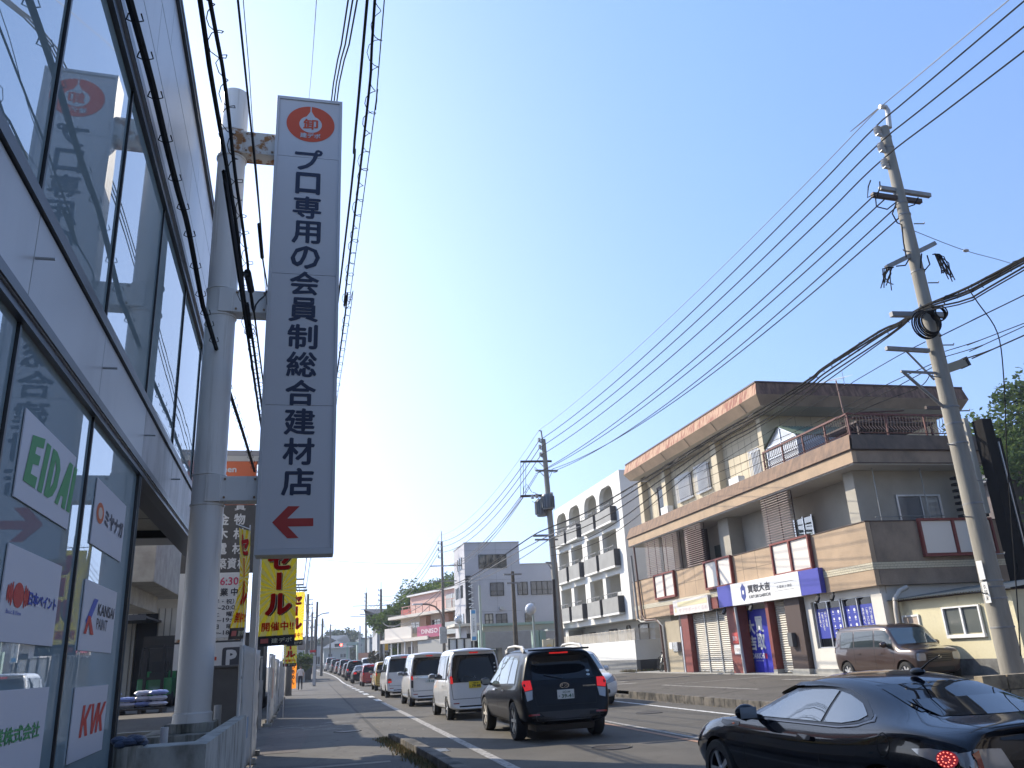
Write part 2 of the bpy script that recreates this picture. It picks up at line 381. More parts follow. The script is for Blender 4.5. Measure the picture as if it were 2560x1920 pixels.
manhole(4.9, 13.9, .31, 'round iron manhole cover in the road behind the black SUV'); manhole(.9, 21.6, .3, 'round iron manhole cover in the sunlit near pavement'); manhole(8.3, 20.5, .3, 'round iron manhole cover in the oncoming lane')
mk = MB(); rr = random.Random(3)
for i in range(26):
    x, y = rr.uniform(-.9, .9), rr.uniform(22.6, 25.4); a = rr.uniform(-.3, .3); L = rr.uniform(.1, .5); w_ = rr.uniform(.008, .03); d = Vector((cos(a), sin(a), 0)) * L; e = Vector((-sin(a), cos(a), 0)) * w_
    mk.add([Vector((x, y, .0085)), Vector((x, y, .0085)) + d, Vector((x, y, .0085)) + d + e, Vector((x, y, .0085)) + e], [(0, 1, 2, 3)])
struct(mk.build('paint_scuffs', M['line'], fix=False))
def _lit():
    t = rr.random(); return (rr.choice((1.7, 10.25, 10.25, 2.0)) + rr.gauss(0, .22), rr.uniform(13, 45))
lt = MB()
for i in range(900):
    x, y = _lit(); z_ = .009 if x < 10.3 else lot(x) + .012; s_ = rr.uniform(.01, .035); a = rr.uniform(0, 6.3); u = Vector((cos(a), sin(a), rr.uniform(-.2, .2))) * s_; w_ = Vector((-sin(a), cos(a), rr.uniform(-.1, .3))) * s_ * .6; c = Vector((x, y, z_ + .006)); lt.k = i % 2; lt.add([c - u, c - w_, c + u, c + w_], [(0, 1, 2, 3)])
tag(lt.build('litter_leaves', [mat('dead_leaf', (.20, .13, .06), .9), mat('grit', (.25, .23, .19), .9)], fix=False), 'scattered dry leaves and grit along both road edges', 'leaves', kind='stuff')
# dead grass and leaves behind the kerb
def tufts(name, n_, area, h, cols, label, cat, z=0.):
    mb = MB()
    for i in range(n_):
        x, y = area(); zz = z; s = h * random.uniform(.4, 1.2); a = random.uniform(0, pi); dx, dy = cos(a) * s * .16, sin(a) * s * .16; tx, ty = random.uniform(-.5, .5) * s, random.uniform(-.5, .5) * s
        mb.k = random.randrange(len(cols)); mb.add([(x - dx, y - dy, zz), (x + dx, y + dy, zz), (x + tx, y + ty, zz + s)], [(0, 1, 2)])
    o = mb.build(name, cols, fix=False); return tag(o, label, cat, kind='stuff')
dry = [mat('dry_leaf', (.28, .20, .09), .9), mat('dry_leaf_b', (.18, .12, .05), .9), mat('weed', (.10, .12, .04), .9)]
def _a():
    t = random.random(); y = 13 + 5.8 * t; return 1.95 - .26 * (y - 13.5) / 5.6 - .1 - abs(random.gauss(0, .11)), y
tufts('dead_grass', 2600, _a, .07, dry, 'dry brown grass and leaves heaped along the near kerb', 'dead grass')
def _b(): return 16.5 + random.uniform(-1.0, 2), 40.4 + random.random() * 1.6
tufts('weeds', 900, _b, .13, dry, 'low dry weeds at the foot of the gap between the shops and white apartments', 'weeds', .46)
# ======================= LEFT: SHOWROOM BUILDING =======================
def FX(Y, out=0.): return -1.86 - .026 * Y + out
def uF(x, y):
    v = ray(x, y); t = (-1.86 - 0) / (v.x + .026 * v.y); return Vector((0, 0, H)) + v * t
glass_show = bpy.data.materials.new('showroom_glass'); glass_show.use_nodes = True
_b = glass_show.node_tree.nodes['Principled BSDF']; _b.inputs['Base Color'].default_value = (.29, .385, .42, 1); _b.inputs['Roughness'].default_value = .0; _b.inputs['IOR'].default_value = 5.2
_n = glass_show.node_tree.nodes; _l = glass_show.node_tree.links
_tc = _n.new('ShaderNodeTexCoord'); _t = _n.new('ShaderNodeTexNoise'); _t.inputs['Scale'].default_value = .45; _t.inputs['Detail'].default_value = 2
_bp = _n.new('ShaderNodeBump'); _bp.inputs['Strength'].default_value = .035; _bp.inputs['Distance'].default_value = .06
_l.new(_tc.outputs['Object'], _t.inputs[0]); _l.new(_t.outputs[0], _bp.inputs['Height']); _l.new(_bp.outputs[0], _b.inputs['Normal'])
panel_m = mat('facade_panel', (.46, .46, .46), .36, c2=(.38, .38, .38), scale=1.4, stretch=(1, 1, .22), thr=(.25, .5), bump=.05, bscale=2.5, spec=.6)
panel_w = mat('facade_panel_stained', (.44, .43, .43), .45, c2=(.26, .25, .24), scale=2.2, stretch=(1, 1, .25), thr=(.36, .58), spec=.5)
frame_m = mat('black_frame', (.016, .018, .020), .35)
frame_g = mat('grey_frame', (.20, .21, .22), .4, metal=.3)
bld = thing('showroom_building', 'grey panelled showroom with big reflecting glass panes along the near left pavement', 'building', (-2, 8, 0))
J = [-4.2, -1.7, .8, 3.3, 5.8, 8.13, 10.65, 13.25, 15.95, 19.8]
def fbox(mb, y0, y1, z0, z1, o0, o1):
    v = [(FX(y, o), y, z) for o in (o0, o1) for y in (y0, y1) for z in (z0, z1)]
    mb.add(v, [(0, 1, 3, 2), (4, 6, 7, 5), (0, 4, 5, 1), (2, 3, 7, 6), (0, 2, 6, 4), (1, 5, 7, 3)])
W_ = dict(world=True)
for a, b_ in zip(J, J[1:]):
    mb = MB(); fbox(mb, a + .006, b_ - .006, 4.06, 4.76, -.10, 0); mb.build('wall_panel', panel_w if a > 10 else panel_m, bld, True, bevel=.006)
    mb = MB(); fbox(mb, a + .03, b_ - .03, 4.93, 7.66, -.06, -.035); mb.build('window', glass_show, bld, True)
    if b_ < 10.8:
        mb = MB(); fbox(mb, a + .025, b_ - .025, .45, 3.9, -.06, -.035); mb.build('window', glass_show, bld, True)
for k, (z0, z1, off) in enumerate(((8.02, 8.86, 0), (8.87, 9.72, 1.2), (9.73, 10.56, .4))):
    y = -4.2 - off
    while y < 19.8:
        e = min(y + 3.6, 19.8); mb = MB(); fbox(mb, max(y, -4.2) + .006, e - .006, z0, z1 - .008, -.1, 0); mb.build('wall_panel', panel_m, bld, True, bevel=.005); y += 3.6
mb = MB()
for z0, z1, o in ((3.9, 3.955, .02), (3.965, 4.045, .05), (4.775, 4.83, .03), (4.84, 4.92, .01), (7.67, 7.78, .02), (7.79, 7.88, .06), (7.89, 8.01, .03), (10.57, 10.66, .05)):
    fbox(mb, -4.2, 19.8, z0, z1, -.12, o)
mb.build('frame', mat('frame_band', (.055, .06, .068), .35), bld, True)
mb = MB()
for z0, z1, o in ((3.956, 3.964, .035), (4.046, 4.058, .04), (7.782, 7.788, .05), (10.661, 10.70, .07)): fbox(mb, -4.2, 19.81, z0, z1, -.1, o)
mb.build('frame_trim', M['alu'], bld, True)
for y in J[1:-1]:
    mb = MB(); fbox(mb, y - .017, y + .017, 4.93, 7.66, -.08, -.012); mb.build('mullion', frame_m, bld, True)
for y in J[1:6]: mb = MB(); fbox(mb, y - .017, y + .017, .45, 3.9, -.08, -.012); mb.build('mullion', frame_m, bld, True)
mb = MB(); fbox(mb, 10.63, 10.72, 0, 3.9, -.14, .0); mb.build('mullion', frame_m, bld, True)
mb = MB(); fbox(mb, 10.722, 10.735, .4, 3.9, -.1, .01); mb.build('mullion_trim', frame_g, bld, True)
mb = MB(); fbox(mb, -4.2, 10.62, 0, .44, -.3, -.02); mb.build('plinth', M['concrete'], bld, True)
for y in J[1:-1]:
    mb = MB(); mb.tube([(FX(y, .0), y + .03, 4.42), (FX(y, .13), y + .03, 4.42)], .012, 8); mb.build('peg', M['steel'], bld, True)
# body behind the skin, soffit over the passage
mb = MB(); mb.box(-14, -2.6, -4.2, 10.5, 0, 10.5); mb.box(-14, -2.6, 10.51, 19.7, 4.3, 10.5); mb.build('wall', panel_m, bld, True)
mb = MB(); mb.box(-14, -2.4, 10.62, 16.5, 4.12, 4.2); mb.build('soffit', mat('soffit', (.40, .395, .37), .7, var=.06, scale=2), bld, True)
mb = MB()
for y in (12.1, 13.6, 15.1): mb.box(-13.9, -2.7, y, y + .012, 4.113, 4.125)
for x in (-4.2, -6, -7.8): mb.box(x, x + .012, 10.7, 16.4, 4.112, 4.124)
mb.box(-14, -2.35, 16.4, 16.5, 3.98, 4.118); fbox(mb, 10.7, 19.75, 3.97, 4.11, -.42, -.13)
mb.build('soffit_edge', frame_m, bld, True)
# advertising boards stuck on the panes
board_m = mat('board_white', (.56, .56, .60), .5)
LG, LR, LB, LD = mat('ink_green', (.07, .30, .10), .6), mat('ink_red', (.55, .045, .03), .6), mat('ink_blue', (.06, .10, .42), .6), mat('ink_dark', (.035, .035, .045), .6)
g3 = zm(0, 1250, .40384); z2 = zm(0, 700, .40687); z1 = zm(0, 0, .45208); f4 = zm(600, 1380, .1929); r7 = zm(280, 1540, .22905); r5 = zm(500, 1080, .20489)
def board(label, tl, tr, br, bl):
    P = [uF(*p) for p in (tl, tr, br, bl)]
    y0 = (P[0].y + P[3].y) / 2; y1 = (P[1].y + P[2].y) / 2; za = (P[2].z + P[3].z) / 2; zb = (P[0].z + P[1].z) / 2
    mb = MB(); fbox(mb, y0, y1, za, zb, -.03, -.02); o = mb.build('logo_board', board_m, bld, True, bevel=.002); o['label'] = label
    ex = Vector((-.026, 1, 0)); P0 = Vector((FX(y0, -.02), y0, za)); w, h = y1 - y0, zb - za
    def txt(s, u0, u1, v0, v1, ma, bold=.02, name='lettering'):
        mb = MB(); put(mb, s, P0, ex, EZ, u0 * w, u1 * w, v0 * h, v1 * h, bold, .003); mb.build(name, ma, o, True, fix=False)
    def shp(polys, ma, off=.003):
        mb = MB()
        for pl in polys: mb.poly([P0 + ex * (u * w) + EZ * (v * h) + EX * off for u, v in pl])
        mb.build('emblem', ma, o, True, fix=False)
    return txt, shp, w, h
def ell(u, v, a, b_, n=36, t0=0, t1=2 * pi): return [(u + a * cos(t0 + (t1 - t0) * i / n), v + b_ * sin(t0 + (t1 - t0) * i / n)) for i in range(n + (0 if t1 - t0 > 6.2 else 1))]
txt, shp, w, h = board('white board with bold slanted green capital letters', z2(180, 790), z2(490, 1090), z2(425, 1530), z2(105, 1330))
sl_ = lambda u, v: (u + .10 * v, v)
shp([[sl_(u, v) for u, v in pl] for pl in (
  [(.07, .22), (.07, .78), (.27, .86), (.27, .73), (.16, .69), (.16, .60), (.25, .62), (.25, .50), (.16, .47), (.16, .35), (.27, .36), (.27, .22)],
  [(.31, .22), (.31, .84), (.39, .84), (.39, .22)],
  [(.43, .22), (.43, .84), (.51, .84), (.51, .22)], [(.51, .84), (.58, .78), (.63, .66), (.63, .42), (.58, .28), (.51, .22), (.51, .34), (.55, .44), (.55, .64), (.51, .72)],
  [(.64, .22), (.78, .86), (.86, .86), (.86, .22), (.78, .22), (.78, .36), (.73, .36), (.71, .22)], [(.89, .22), (.89, .86), (.965, .86), (.965, .22)])], LG)
txt, shp, w, h = board('white board with grey katakana lettering beside a small orange disc', (251, 1197), (321, 1263), (306, 1406), (231, 1356))
shp([ell(.17, .52, .11, .16)], mat('ink_orange', (.62, .14, .04), .6)); txt('ミヤナガ', .32, .95, .38, .66, mat('ink_grey', (.12, .12, .14), .6), .05)
shp([ell(.17, .52, .06, .09)], mat('ink_cream', (.66, .52, .42), .6), .005)
txt, shp, w, h = board('white board with a red sun emblem beside blue Japanese lettering', g3(65, 262), g3(398, 405), g3(345, 905), g3(0, 875))
shp([ell(.25, .50, .085, .135)] + [ell(.25 - s * (.105 + k * .032), .5, .016, .13 - k * .022, 20) for s in (-1, 1) for k in range(3)], LR)
txt('日本ペイント', .42, .96, .42, .58, LB, .04); txt('Basic & New', .09, .33, .29, .335, LB, .0)
txt, shp, w, h = board('white board with a blue and red ribbon emblem beside black capitals', g3(545, 490), g3(738, 568), g3(700, 948), g3(500, 930))
shp([[(.10, .42), (.28, .77), (.40, .77), (.16, .30)]], LB); shp([[(.08, .24), (.16, .50), (.22, .50), (.36, .24), (.26, .24), (.19, .40), (.15, .24)]], LR, .005)
txt('KANSAI', .42, .95, .54, .72, LD, .01); txt('PAINT', .42, .76, .33, .50, LD, .0)
txt, shp, w, h = board('white board with three big red slanted letters', g3(478, 1158), g3(680, 1145), g3(645, 1550), g3(435, 1628))
shp([[(u + .08 * v, v) for u, v in pl] for pl in ([(.20, .30), (.20, .74), (.27, .74), (.27, .55), (.38, .74), (.46, .74), (.35, .53), (.44, .30), (.36, .30), (.29, .47), (.27, .44), (.27, .30)],
  [(.46, .74), (.53, .74), (.56, .45), (.63, .74), (.70, .74), (.60, .30), (.53, .30)],
  [(.66, .30), (.66, .74), (.73, .74), (.73, .55), (.84, .74), (.92, .74), (.81, .53), (.90, .30), (.82, .30), (.75, .47), (.73, .44), (.73, .30)])], LR)
txt, shp, w, h = board('white board with green Japanese lettering at the bottom of the pane', (-120, 1733), g3(315, 1162), g3(262, 1700), (-120, 2030))
txt('未来工業株式会社', .04, .93, .44, .62, LG, .03)
# ======================= POLE SIGN =======================
sg = thing('pole_sign', 'tall white vertical signboard on a thick round white column beside the showroom', 'sign', (-1.6, 13.3, 0))
sgw = mat('sign_column_paint', (.72, .71, .69), .42, scale=3.2, c2=(.52, .50, .46), stretch=(3, 3, .16), thr=(.26, .44), bump=.04, bscale=3)
sgf = mat('sign_face', (.54, .54, .56), .5); rust = mat('rusty_white', (.56, .53, .48), .7, c2=(.28, .12, .03), scale=5, thr=(.42, .50), bump=.2)
cb = uY(476, 1825, 13.3); ctp = uY(596, 238, 13.3)
colx = cb.x * .7 + ctp.x * .3
mb = MB(); mb.lathe([(0, .86), (.275, .86), (.27, .98), (.25, 1.0), (.238, 10.6), (.232, 10.8)], 40, 'z', (colx, 13.3, 0)); mb.lathe([(.23, ctp.z - .02), (.19, ctp.z), (0, ctp.z + .02)], 40, 'z', (colx, 13.3, 0)); mb.lathe([(.238, 10.6), (.235, ctp.z - .02)], 40, 'z', (colx, 13.3, 0))
mb.build('column', sgw, sg, True, smooth=True)
mb = MB(); mb.box(colx - .33, colx + .33, 12.97, 13.63, .74, .86); mb.build('base_plate', M['concrete_stain'], sg, True, bevel=.01)
mb = MB(); mb.box(colx - .62, colx + .45, 12.6, 13.9, 0, .738); mb.build('footing', M['concrete_stain'], sg, True, bevel=.01)
A_ = uY(631.9, 1385.3, 13.); B_ = uY(832, 1388.7, 13.); C_ = uY(696.7, 240.7, 13.); D_ = uY(857.5, 259.2, 13.)
sx0, sx1, sz0, sz1 = (A_.x + C_.x) / 2, (B_.x + D_.x) / 2, (A_.z + B_.z) / 2, (C_.z + D_.z) / 2
mb = MB(); mb.box(sx0, sx1, 13.0, 13.46, sz0, sz1); box_o = mb.build('sign_box', mat('sign_side', (.52, .52, .53), .5), sg, True, bevel=.012)
mb = MB()
for (x0, x1, z0, z1_) in ((sx0, sx1, sz0, sz0 + .09), (sx0, sx1, sz1 - .06, sz1), (sx0, sx0 + .05, sz0 + .091, sz1 - .061), (sx1 - .05, sx1, sz0 + .091, sz1 - .061)): mb.box(x0, x1, 12.955, 12.999, z0, z1_)
mb.build('sign_frame', M['alu'] if 0 else mat('sign_frame', (.50, .51, .53), .45), sg, True, bevel=.006)
zs_ = sorted([uY(780, y, 13).z for y in (397, 689, 1015)]); zz = [sz0 + .091] + zs_ + [sz1 - .061]
mb = MB()
for a, b_ in zip(zz, zz[1:]): mb.box(sx0 + .051, sx1 - .051, 12.975, 12.999, a + .004, b_ - .004)
mb.build('sign_face', sgf, sg, True)
P0 = Vector((0, 12.975, 0))
def sp_(x, y): v = uY(x, y, 12.97); return (v.x, v.z)
navy = mat('sign_navy', (.012, .02, .055), .5)
u0, u1 = sp_(703, 1209)[0], sp_(784, 1209)[0]; vt, vb = sp_(770, 370)[1], sp_(741, 1243)[1]
mb = MB(); put_col(mb, 'プロ専用の会員制総合建材店', P0, EX, EZ, u0, u1, vb, vt, .028, .004, .09)
mb.build('lettering', navy, sg, True, fix=False)
red = mat('sign_red', (.42, .03, .02), .5); orng = mat('sign_orange', (.60, .075, .02), .5)
mb = MB(); mb.poly([(x, 12.97, z) for x, z in (sp_(*z2(*q)) for q in ((1672, 1490), (1765, 1587), (1835, 1585), (1768, 1515), (1925, 1512), (1925, 1463), (1765, 1465), (1842, 1390), (1770, 1390)))])
mb.build('arrow', red, sg, True, fix=False)
lc = sp_(*z1(1718, 687)); rx = .43; rz = lc[1] - sp_(*z1(1718, 785))[1]
mb = MB(); mb.poly([(lc[0] + u, 12.970, lc[1] + v) for u, v in ell(0, 0, rx, rz, 48)]); lo = mb.build('logo', orng, sg, True, fix=False)
mb = MB(); drop = ell(0, -.02 * rz, rx * .47, rz * .47, 30, pi * .62, pi * 2.38)
drop = drop + [(rx * .03, rz * .70), (rx * .025, rz * .99), (-rx * .025, rz * .99), (-rx * .03, rz * .70)]
mb.poly([(lc[0] + u, 12.967, lc[1] + v) for u, v in drop]); mb.build('drop', sgf, lo, True, fix=False)
mb = MB(); put(mb, '卸', Vector((0, 12.967, 0)), EX, EZ, lc[0] - rx * .31, lc[0] + rx * .31, lc[1] - rz * .32, lc[1] + rz * .28, .03); mb.build('lettering', orng, lo, True, fix=False)
mb = MB(); put(mb, '建デポ', Vector((0, 12.967, 0)), EX, EZ, lc[0] - rx * .42, lc[0] + rx * .42, lc[1] - rz * .80, lc[1] - rz * .52, .03); mb.build('lettering', sgf, lo, True, fix=False)
for k, (ya, yb) in enumerate(((331, 384), (727, 781), (1190, 1251))):
    za, zb = uY(640, ya, 13.08).z, uY(640, yb, 13.08).z
    mb = MB(); mb.box(colx + .12, sx0 - .002, 13.08, 13.42, zb, za); mb.box(colx - .02, colx + .2, 13.03, 13.47, zb - .015, za + .015)
    o = mb.build('arm', rust if k == 0 else sgw, sg, True, bevel=.008)
    mb = MB()
    for xx in (colx + .26, sx0 - .05):
        for zq in (zb + .05, za - .05): mb = MB(); mb.cyl((xx, 13.08, zq), (xx, 13.06, zq), .018, .018, 8); mb.build('bolt', mat('bolt_rusty', (.24, .15, .08), .7), o, True)
    mb = MB(); mb.lathe([(.243, zb - .06), (.262, zb - .055), (.262, zb - .03), (.243, zb - .025)], 32, 'z', (colx, 13.3, 0)); mb.build('collar', sgw, o, True, smooth=True); mb = MB(); mb.lathe([(.243, za + .03), (.262, za + .035), (.262, za + .06), (.243, za + .065)], 32, 'z', (colx, 13.3, 0)); mb.build('collar', sgw, o, True, smooth=True)
    if k == 0: o['label'] = 'topmost bracket arm streaked with rust'
# ======================= PLANTER WALL AND PASSAGE =======================
pw = []
A1, B1, C1 = uZ(338, 1871, .91), uZ(516, 1859.5, .91), uZ(600.7, 1794, .91)
A2, B2, C2 = uZ(350, 1862, .91), uZ(487, 1853, .91), uZ(574, 1789, .91)
C1.x = B1.x + .02; C1.y = 13.2; C2.x = C1.x - .16; C2.y = 13.2
wl = MB()
for a, b_, c, d in ((A1, B1, B2, A2), (B1, C1, C2, B2)):
    v = [a, b_, c, d]; wl.add([(p.x, p.y, z) for z in (0, .91) for p in v], [(0, 1, 2, 3), (7, 6, 5, 4), (0, 1, 5, 4), (1, 2, 6, 5), (2, 3, 7, 6), (3, 0, 4, 7)])
wo_ = wl.build('planter_wall', mat('stained_wall', (.42, .41, .37), .85, c2=(.15, .145, .12), scale=2.2, stretch=(1.6, 1.6, .7), thr=(.30, .56), bump=.25, bscale=18))
tag(wo_, 'low stained concrete wall bent round the foot of the sign column', 'wall')
def post(x, y, r, z0, z1_, label, group=None):
    o = MB(); o.cyl((x, y, z0), (x, y, z1_), r, r, 14); q = o.build('post', mat('post_paint', (.50, .50, .50), .5, var=.1), smooth=True); return tag(q, label, 'post', group)
p1 = uZ(412, 1818, 1.0); post(p1.x, p1.y, .04, 0, 1.0, 'thin grey post behind the planter wall, in front of the column footing')
p2 = uZ(545, 1763, 1.05); post(p2.x, p2.y, .055, 0, 1.05, 'thin grey post right of the column, behind the planter wall')
pit = MB(); pit.box(-9, -1.2, 10.8, 19.4, -.02, .012); struct(pit.build('soil', mat('damp_soil', (.03, .028, .024), .95)))
# pipe drum with blue sheet at the wall end
bn = thing('rubbish_tub', 'grey concrete tub under a dark blue plastic sheet at the planter wall end', 'tub', (A1.x, A1.y, 0))
tb = A1 + Vector((-.02, .1, 0))
mb = MB(); mb.cyl((tb.x - .05, tb.y, 0), (tb.x - .05, tb.y, .93), .13, .13, 20); mb.build('tub', M['concrete_stain'], bn, True, smooth=True)
mb = MB()
for i in range(9):
    a = i * .7; mb.sphere((tb.x - .05 + .09 * cos(a), tb.y + .09 * sin(a), .95 + .015 * (i % 3)), .075, 10, (1, 1, .55))
mb.build('sheet', mat('blue_sheet', (.03, .05, .10), .35, bump=.5, scale=20), bn, True, smooth=True)
# ------- yard floor, warehouse -------
yd = MB(); yd.box(-16, -1.9, 19.6, 60, -.02, .40); struct(yd.build('yard', A_lot))  # dark lot asphalt here puts the yard's shade into the floor colour
ed = MB(); ed.box(-9, -2.2, 19.4, 19.6, -.02, .43); struct(ed.build('yard_kerb', M['concrete']))
wh = thing('warehouse', 'cream sided warehouse with a corrugated canopy at the back of the yard', 'building', (-7, 40, 0))
cream = mat('cream_siding', (.50, .46, .38), .7, var=.08, scale=1.5)
mb = MB(); mb.box(-16, -4.6, 38, 50, .03, 5.4); mb.build('wall', cream, wh, True)
mb = MB(); mb.box(-16, -4.4, 37.6, 50, 5.41, 8.0); mb.build('upper_wall', mat('blue_grey_panel', (.30, .34, .40), .6, var=.05), wh, True)
mb = MB()
for i in range(60):
    x = -16 + i * .2; mb.add([(x, 36, 5.02), (x + .1, 36, 5.17), (x + .2, 36, 5.02), (x, 38, 5.2), (x + .1, 38, 5.35), (x + .2, 38, 5.2)], [(0, 1, 4, 3), (1, 2, 5, 4)]); mb.add([(x, 35.99, 5.02), (x + .1, 35.99, 5.17), (x + .2, 35.99, 5.02)], [(0, 1, 2)])
mb.box(-16, -4.2, 36, 36.1, 4.9, 5.0)
mb.build('canopy', mat('pale_corrugate', (.62, .66, .74), .5), wh, True)
mb = MB()
for x in (-9.2, -8.0, -6.3): mb.box(x, x + .8, 37.93, 38.0, .03, 4.2)
mb.build('door_panel', mat('steel_door', (.56, .53, .46), .5, var=.06, scale=3), wh, True)
mb = MB()
for x in [-9.1 + .25 * i for i in range(16)]: mb.box(x, x + .03, 37.9, 37.93, .03, 4.2)
mb.build('panel_rib', mat('rib_dark', (.22, .21, .19), .6), wh, True)
mb = MB(); mb.box(-7.15, -6.35, 37.88, 37.97, .03, 4.0); mb.box(-5.6, -4.7, 37.88, 37.97, .03, 4.2); mb.build('doorway', M['dark'], wh, True)
mb = MB(); mb.box(-10.2, -6.2, 34.4, 37.9, 3.62, 3.7); mb.box(-10.2, -6.2, 34.35, 34.4, 3.55, 3.75); mb.build('awning', mat('dark_awning', (.07, .07, .075), .5), wh, True)
cbk = MB(); q1 = uY(384, 1454, 24); cbk.box(-12, q1.x, 24, 30, q1.z, q1.z + 1.9); cbk.box(-12, q1.x - .7, 24.5, 29, q1.z - .5, q1.z)
tag(cbk.build('concrete_balcony', M['concrete'], bevel=.02), 'pale concrete annexe block jutting out above the yard, left of the sign column', 'building annexe')
# bags of cement
def bag(x, y, z, rz, label, tint):
    mb = MB(); n = 10
    vs = []; fs = []
    for i in range(n + 1):
        for j in range(n + 1):
            u, v = i / n * 2 - 1, j / n * 2 - 1
            e = (max(0, 1 - abs(u) ** 3.5) * max(0, 1 - abs(v) ** 3.5)) ** .5
            vs.append((u * .27 * (1 - .06 * v * v), v * .20 * (1 - .06 * u * u), .075 * e + .006 * sin(9 * u + tint) * e))
    for s in (1, -1):
        o = len(mb.v); mb.v += [Vector((a, b_, c * s)) for a, b_, c in vs]
        for i in range(n):
            for j in range(n): mb.f.append((o + i * (n + 1) + j, o + (i + 1) * (n + 1) + j, o + (i + 1) * (n + 1) + j + 1, o + i * (n + 1) + j + 1)); mb.mi.append(0)
    o = mb.build('cement_bag', mat('bag_blue', (.26, .34, .68), .35) if tint > .5 else mat('bag_white', (.58, .60, .72), .35), smooth=True)
    o.location = (x, y, z); o.rotation_euler = (0, 0, rz); return tag(o, label, 'bag', 'plastic bags stacked in front of the forklift')
bx = uZ(330, 1766, .1)
cols_ = [(0, 2, 'leftmost'), (1, 3, 'second from the left'), (2, 2, 'middle'), (3, 3, 'fourth from the left'), (4, 3, 'rightmost')]
lev = ['bottom', 'middle', 'top']
for i, n_, nm in cols_:
    for k in range(n_):
        lv = 'top' if k == n_ - 1 else lev[k]
        bag(-6.62 + i * .47, 29.6 + .12 * (i % 2), .67 + k * .17, random.uniform(-.15, .15), f'{"blue" if (i + k) % 3 == 0 else "white"} plastic bag, {lv} of the {nm} stack before the forklift', 1. if (i + k) % 3 == 0 else 0.)
ct = thing('price_crate', 'black crate with a white 298 price card under the plastic bags', 'crate', (-6, 29.6, 0))
mb = MB(); mb.box(-6.9, -5.95, 29.25, 29.32, .03, .42); mb.box(-6.9, -5.95, 29.32, 29.9, .03, .2); mb.build('crate', mat('black_plastic', (.02, .02, .024), .5), ct, True)
mb = MB(); mb.box(-6.42, -6.02, 29.235, 29.249, .08, .27); mb.build('price_card', M['white'], ct, True)
mb = MB(); put(mb, '298', Vector((0, 29.235, 0)), EX, EZ, -6.38, -6.1, .11, .24, .03); mb.build('lettering', LD, ct, True, fix=False)
pa = MB()
for i in range(5): pa.box(-5.9, -4.55, 29.3 + i * .18, 29.4 + i * .18, .14, .17)
for i in range(3): pa.box(-5.9 + i * .62, -5.79 + i * .62, 29.3, 30.15, .03, .139)
pal_o = tag(pa.build('pallet', mat('dark_wood', (.05, .045, .04), .8)), 'dark low pallet under the right stacks of plastic bags', 'pallet')
# forklift
fk = thing('forklift', 'small green forklift with a black mast parked facing the street in the yard', 'forklift', (-5.45, 33.4, 0))
gm = paint('forklift_green', (.02, .20, .07)); bl = mat('black_steel', (.02, .02, .022), .45)
mb = MB(); mb.box(-6.15, -4.95, 33.5, 35.2, .35, 1.05); mb.box(-6.1, -5.0, 34.6, 35.5, .3, 1.3); mb.build('body', gm, fk, True, bevel=.06)
mb = MB(); mb.box(-5.85, -5.25, 34.1, 34.5, 1.06, 1.25); mb.box(-5.85, -5.25, 34.45, 34.6, 1.2, 1.65); mb.build('seat', bl, fk, True, bevel=.03)
mb = MB()
for x in (-6.1, -5.0):
    mb.bar((x, 33.55, 1.05), (x, 33.8, 2.1), .06); mb.bar((x, 35.3, 1.2), (x, 34.9, 2.1), .06); mb.bar((x, 33.75, 2.12), (x, 34.95, 2.12), .06)
for i in range(6): mb.bar((-6.1, 33.8 + i * .22, 2.14), (-5.0, 33.8 + i * .22, 2.14), .03)
mb.build('roof_guard', bl, fk, True)
mb = MB()
for x in (-5.85, -5.25): mb.box(x - .05, x + .05, 33.2, 33.35, .08, 2.15)
for z in (.25, 1.0, 2.1): mb.box(-5.8, -5.3, 33.22, 33.33, z, z + .1)
mb.build('mast', bl, fk, True)
mb = MB()
for x in (-5.8, -5.3): mb.box(x - .06, x + .06, 32.2, 33.18, .12, .17); mb.box(x - .06, x + .06, 33.13, 33.19, .12, .7)
mb.build('fork', bl, fk, True)
for x, y in ((-6.1, 33.7), (-5.0, 33.7), (-6.05, 35.0), (-5.05, 35.0)):
    mb = MB(); mb.lathe([(0, -.1), (.2, -.1), (.27, -.07), (.27, .07), (.2, .1), (0, .1)], 24, 'x', (x, y, .3)); mb.build('wheel', M['black'], fk, True, smooth=True)
# cones / drums stacked right of forklift
for k in range(3):
    mb = MB(); mb.sphere((-4.45 + .12 * (k % 2), 35.2, .55 + .5 * k), .3, 14, (1, 1, .8)); tag(mb.build('rope_coil', mat('coil', (.30, .30, .32), .7, bump=.6, scale=30), smooth=True), f'{["lowest", "middle", "highest"][k]} of the round grey coils hanging right of the forklift', 'coil')
for q in [fk, ct, pal_o] + [q for q in col.objects if q.name.startswith('rope_coil')]: q.location.z += .37
# ======================= TOTEM SIGN =======================
tt = thing('totem_sign', 'tall grey and white totem sign listing goods and opening hours above the car park board', 'sign', (-2.6, 22.6, 0))
TY = 22.6
def T(x, y): v = uY(x, y, TY); return v
tx0, tx1 = -3.35, T(632, 1500).x
def tb_(name, y0, y1, ma, x0=None, x1=None, d=.3, par=None):
    a, b_ = T(600, y0).z, T(600, y1).z; mb = MB(); mb.box(tx0 if x0 is None else x0, tx1 if x1 is None else x1, TY + .0, TY + d, b_, a); return mb.build(name, ma, par or tt, True), a, b_
tb_('cap', 1126, 1139, mat('cap_grey', (.33, .31, .31), .5), tx0 - .05, tx1 + .15, .5); tb_('cap_band', 1139.5, 1153, mat('cream_band', (.50, .47, .42), .6), tx0 - .02, tx1 + .12, .4)
_, a, b_ = tb_('panel', 1153.5, 1262, mat('totem_orange', (.62, .14, .05), .5), None, tx1 - .08)
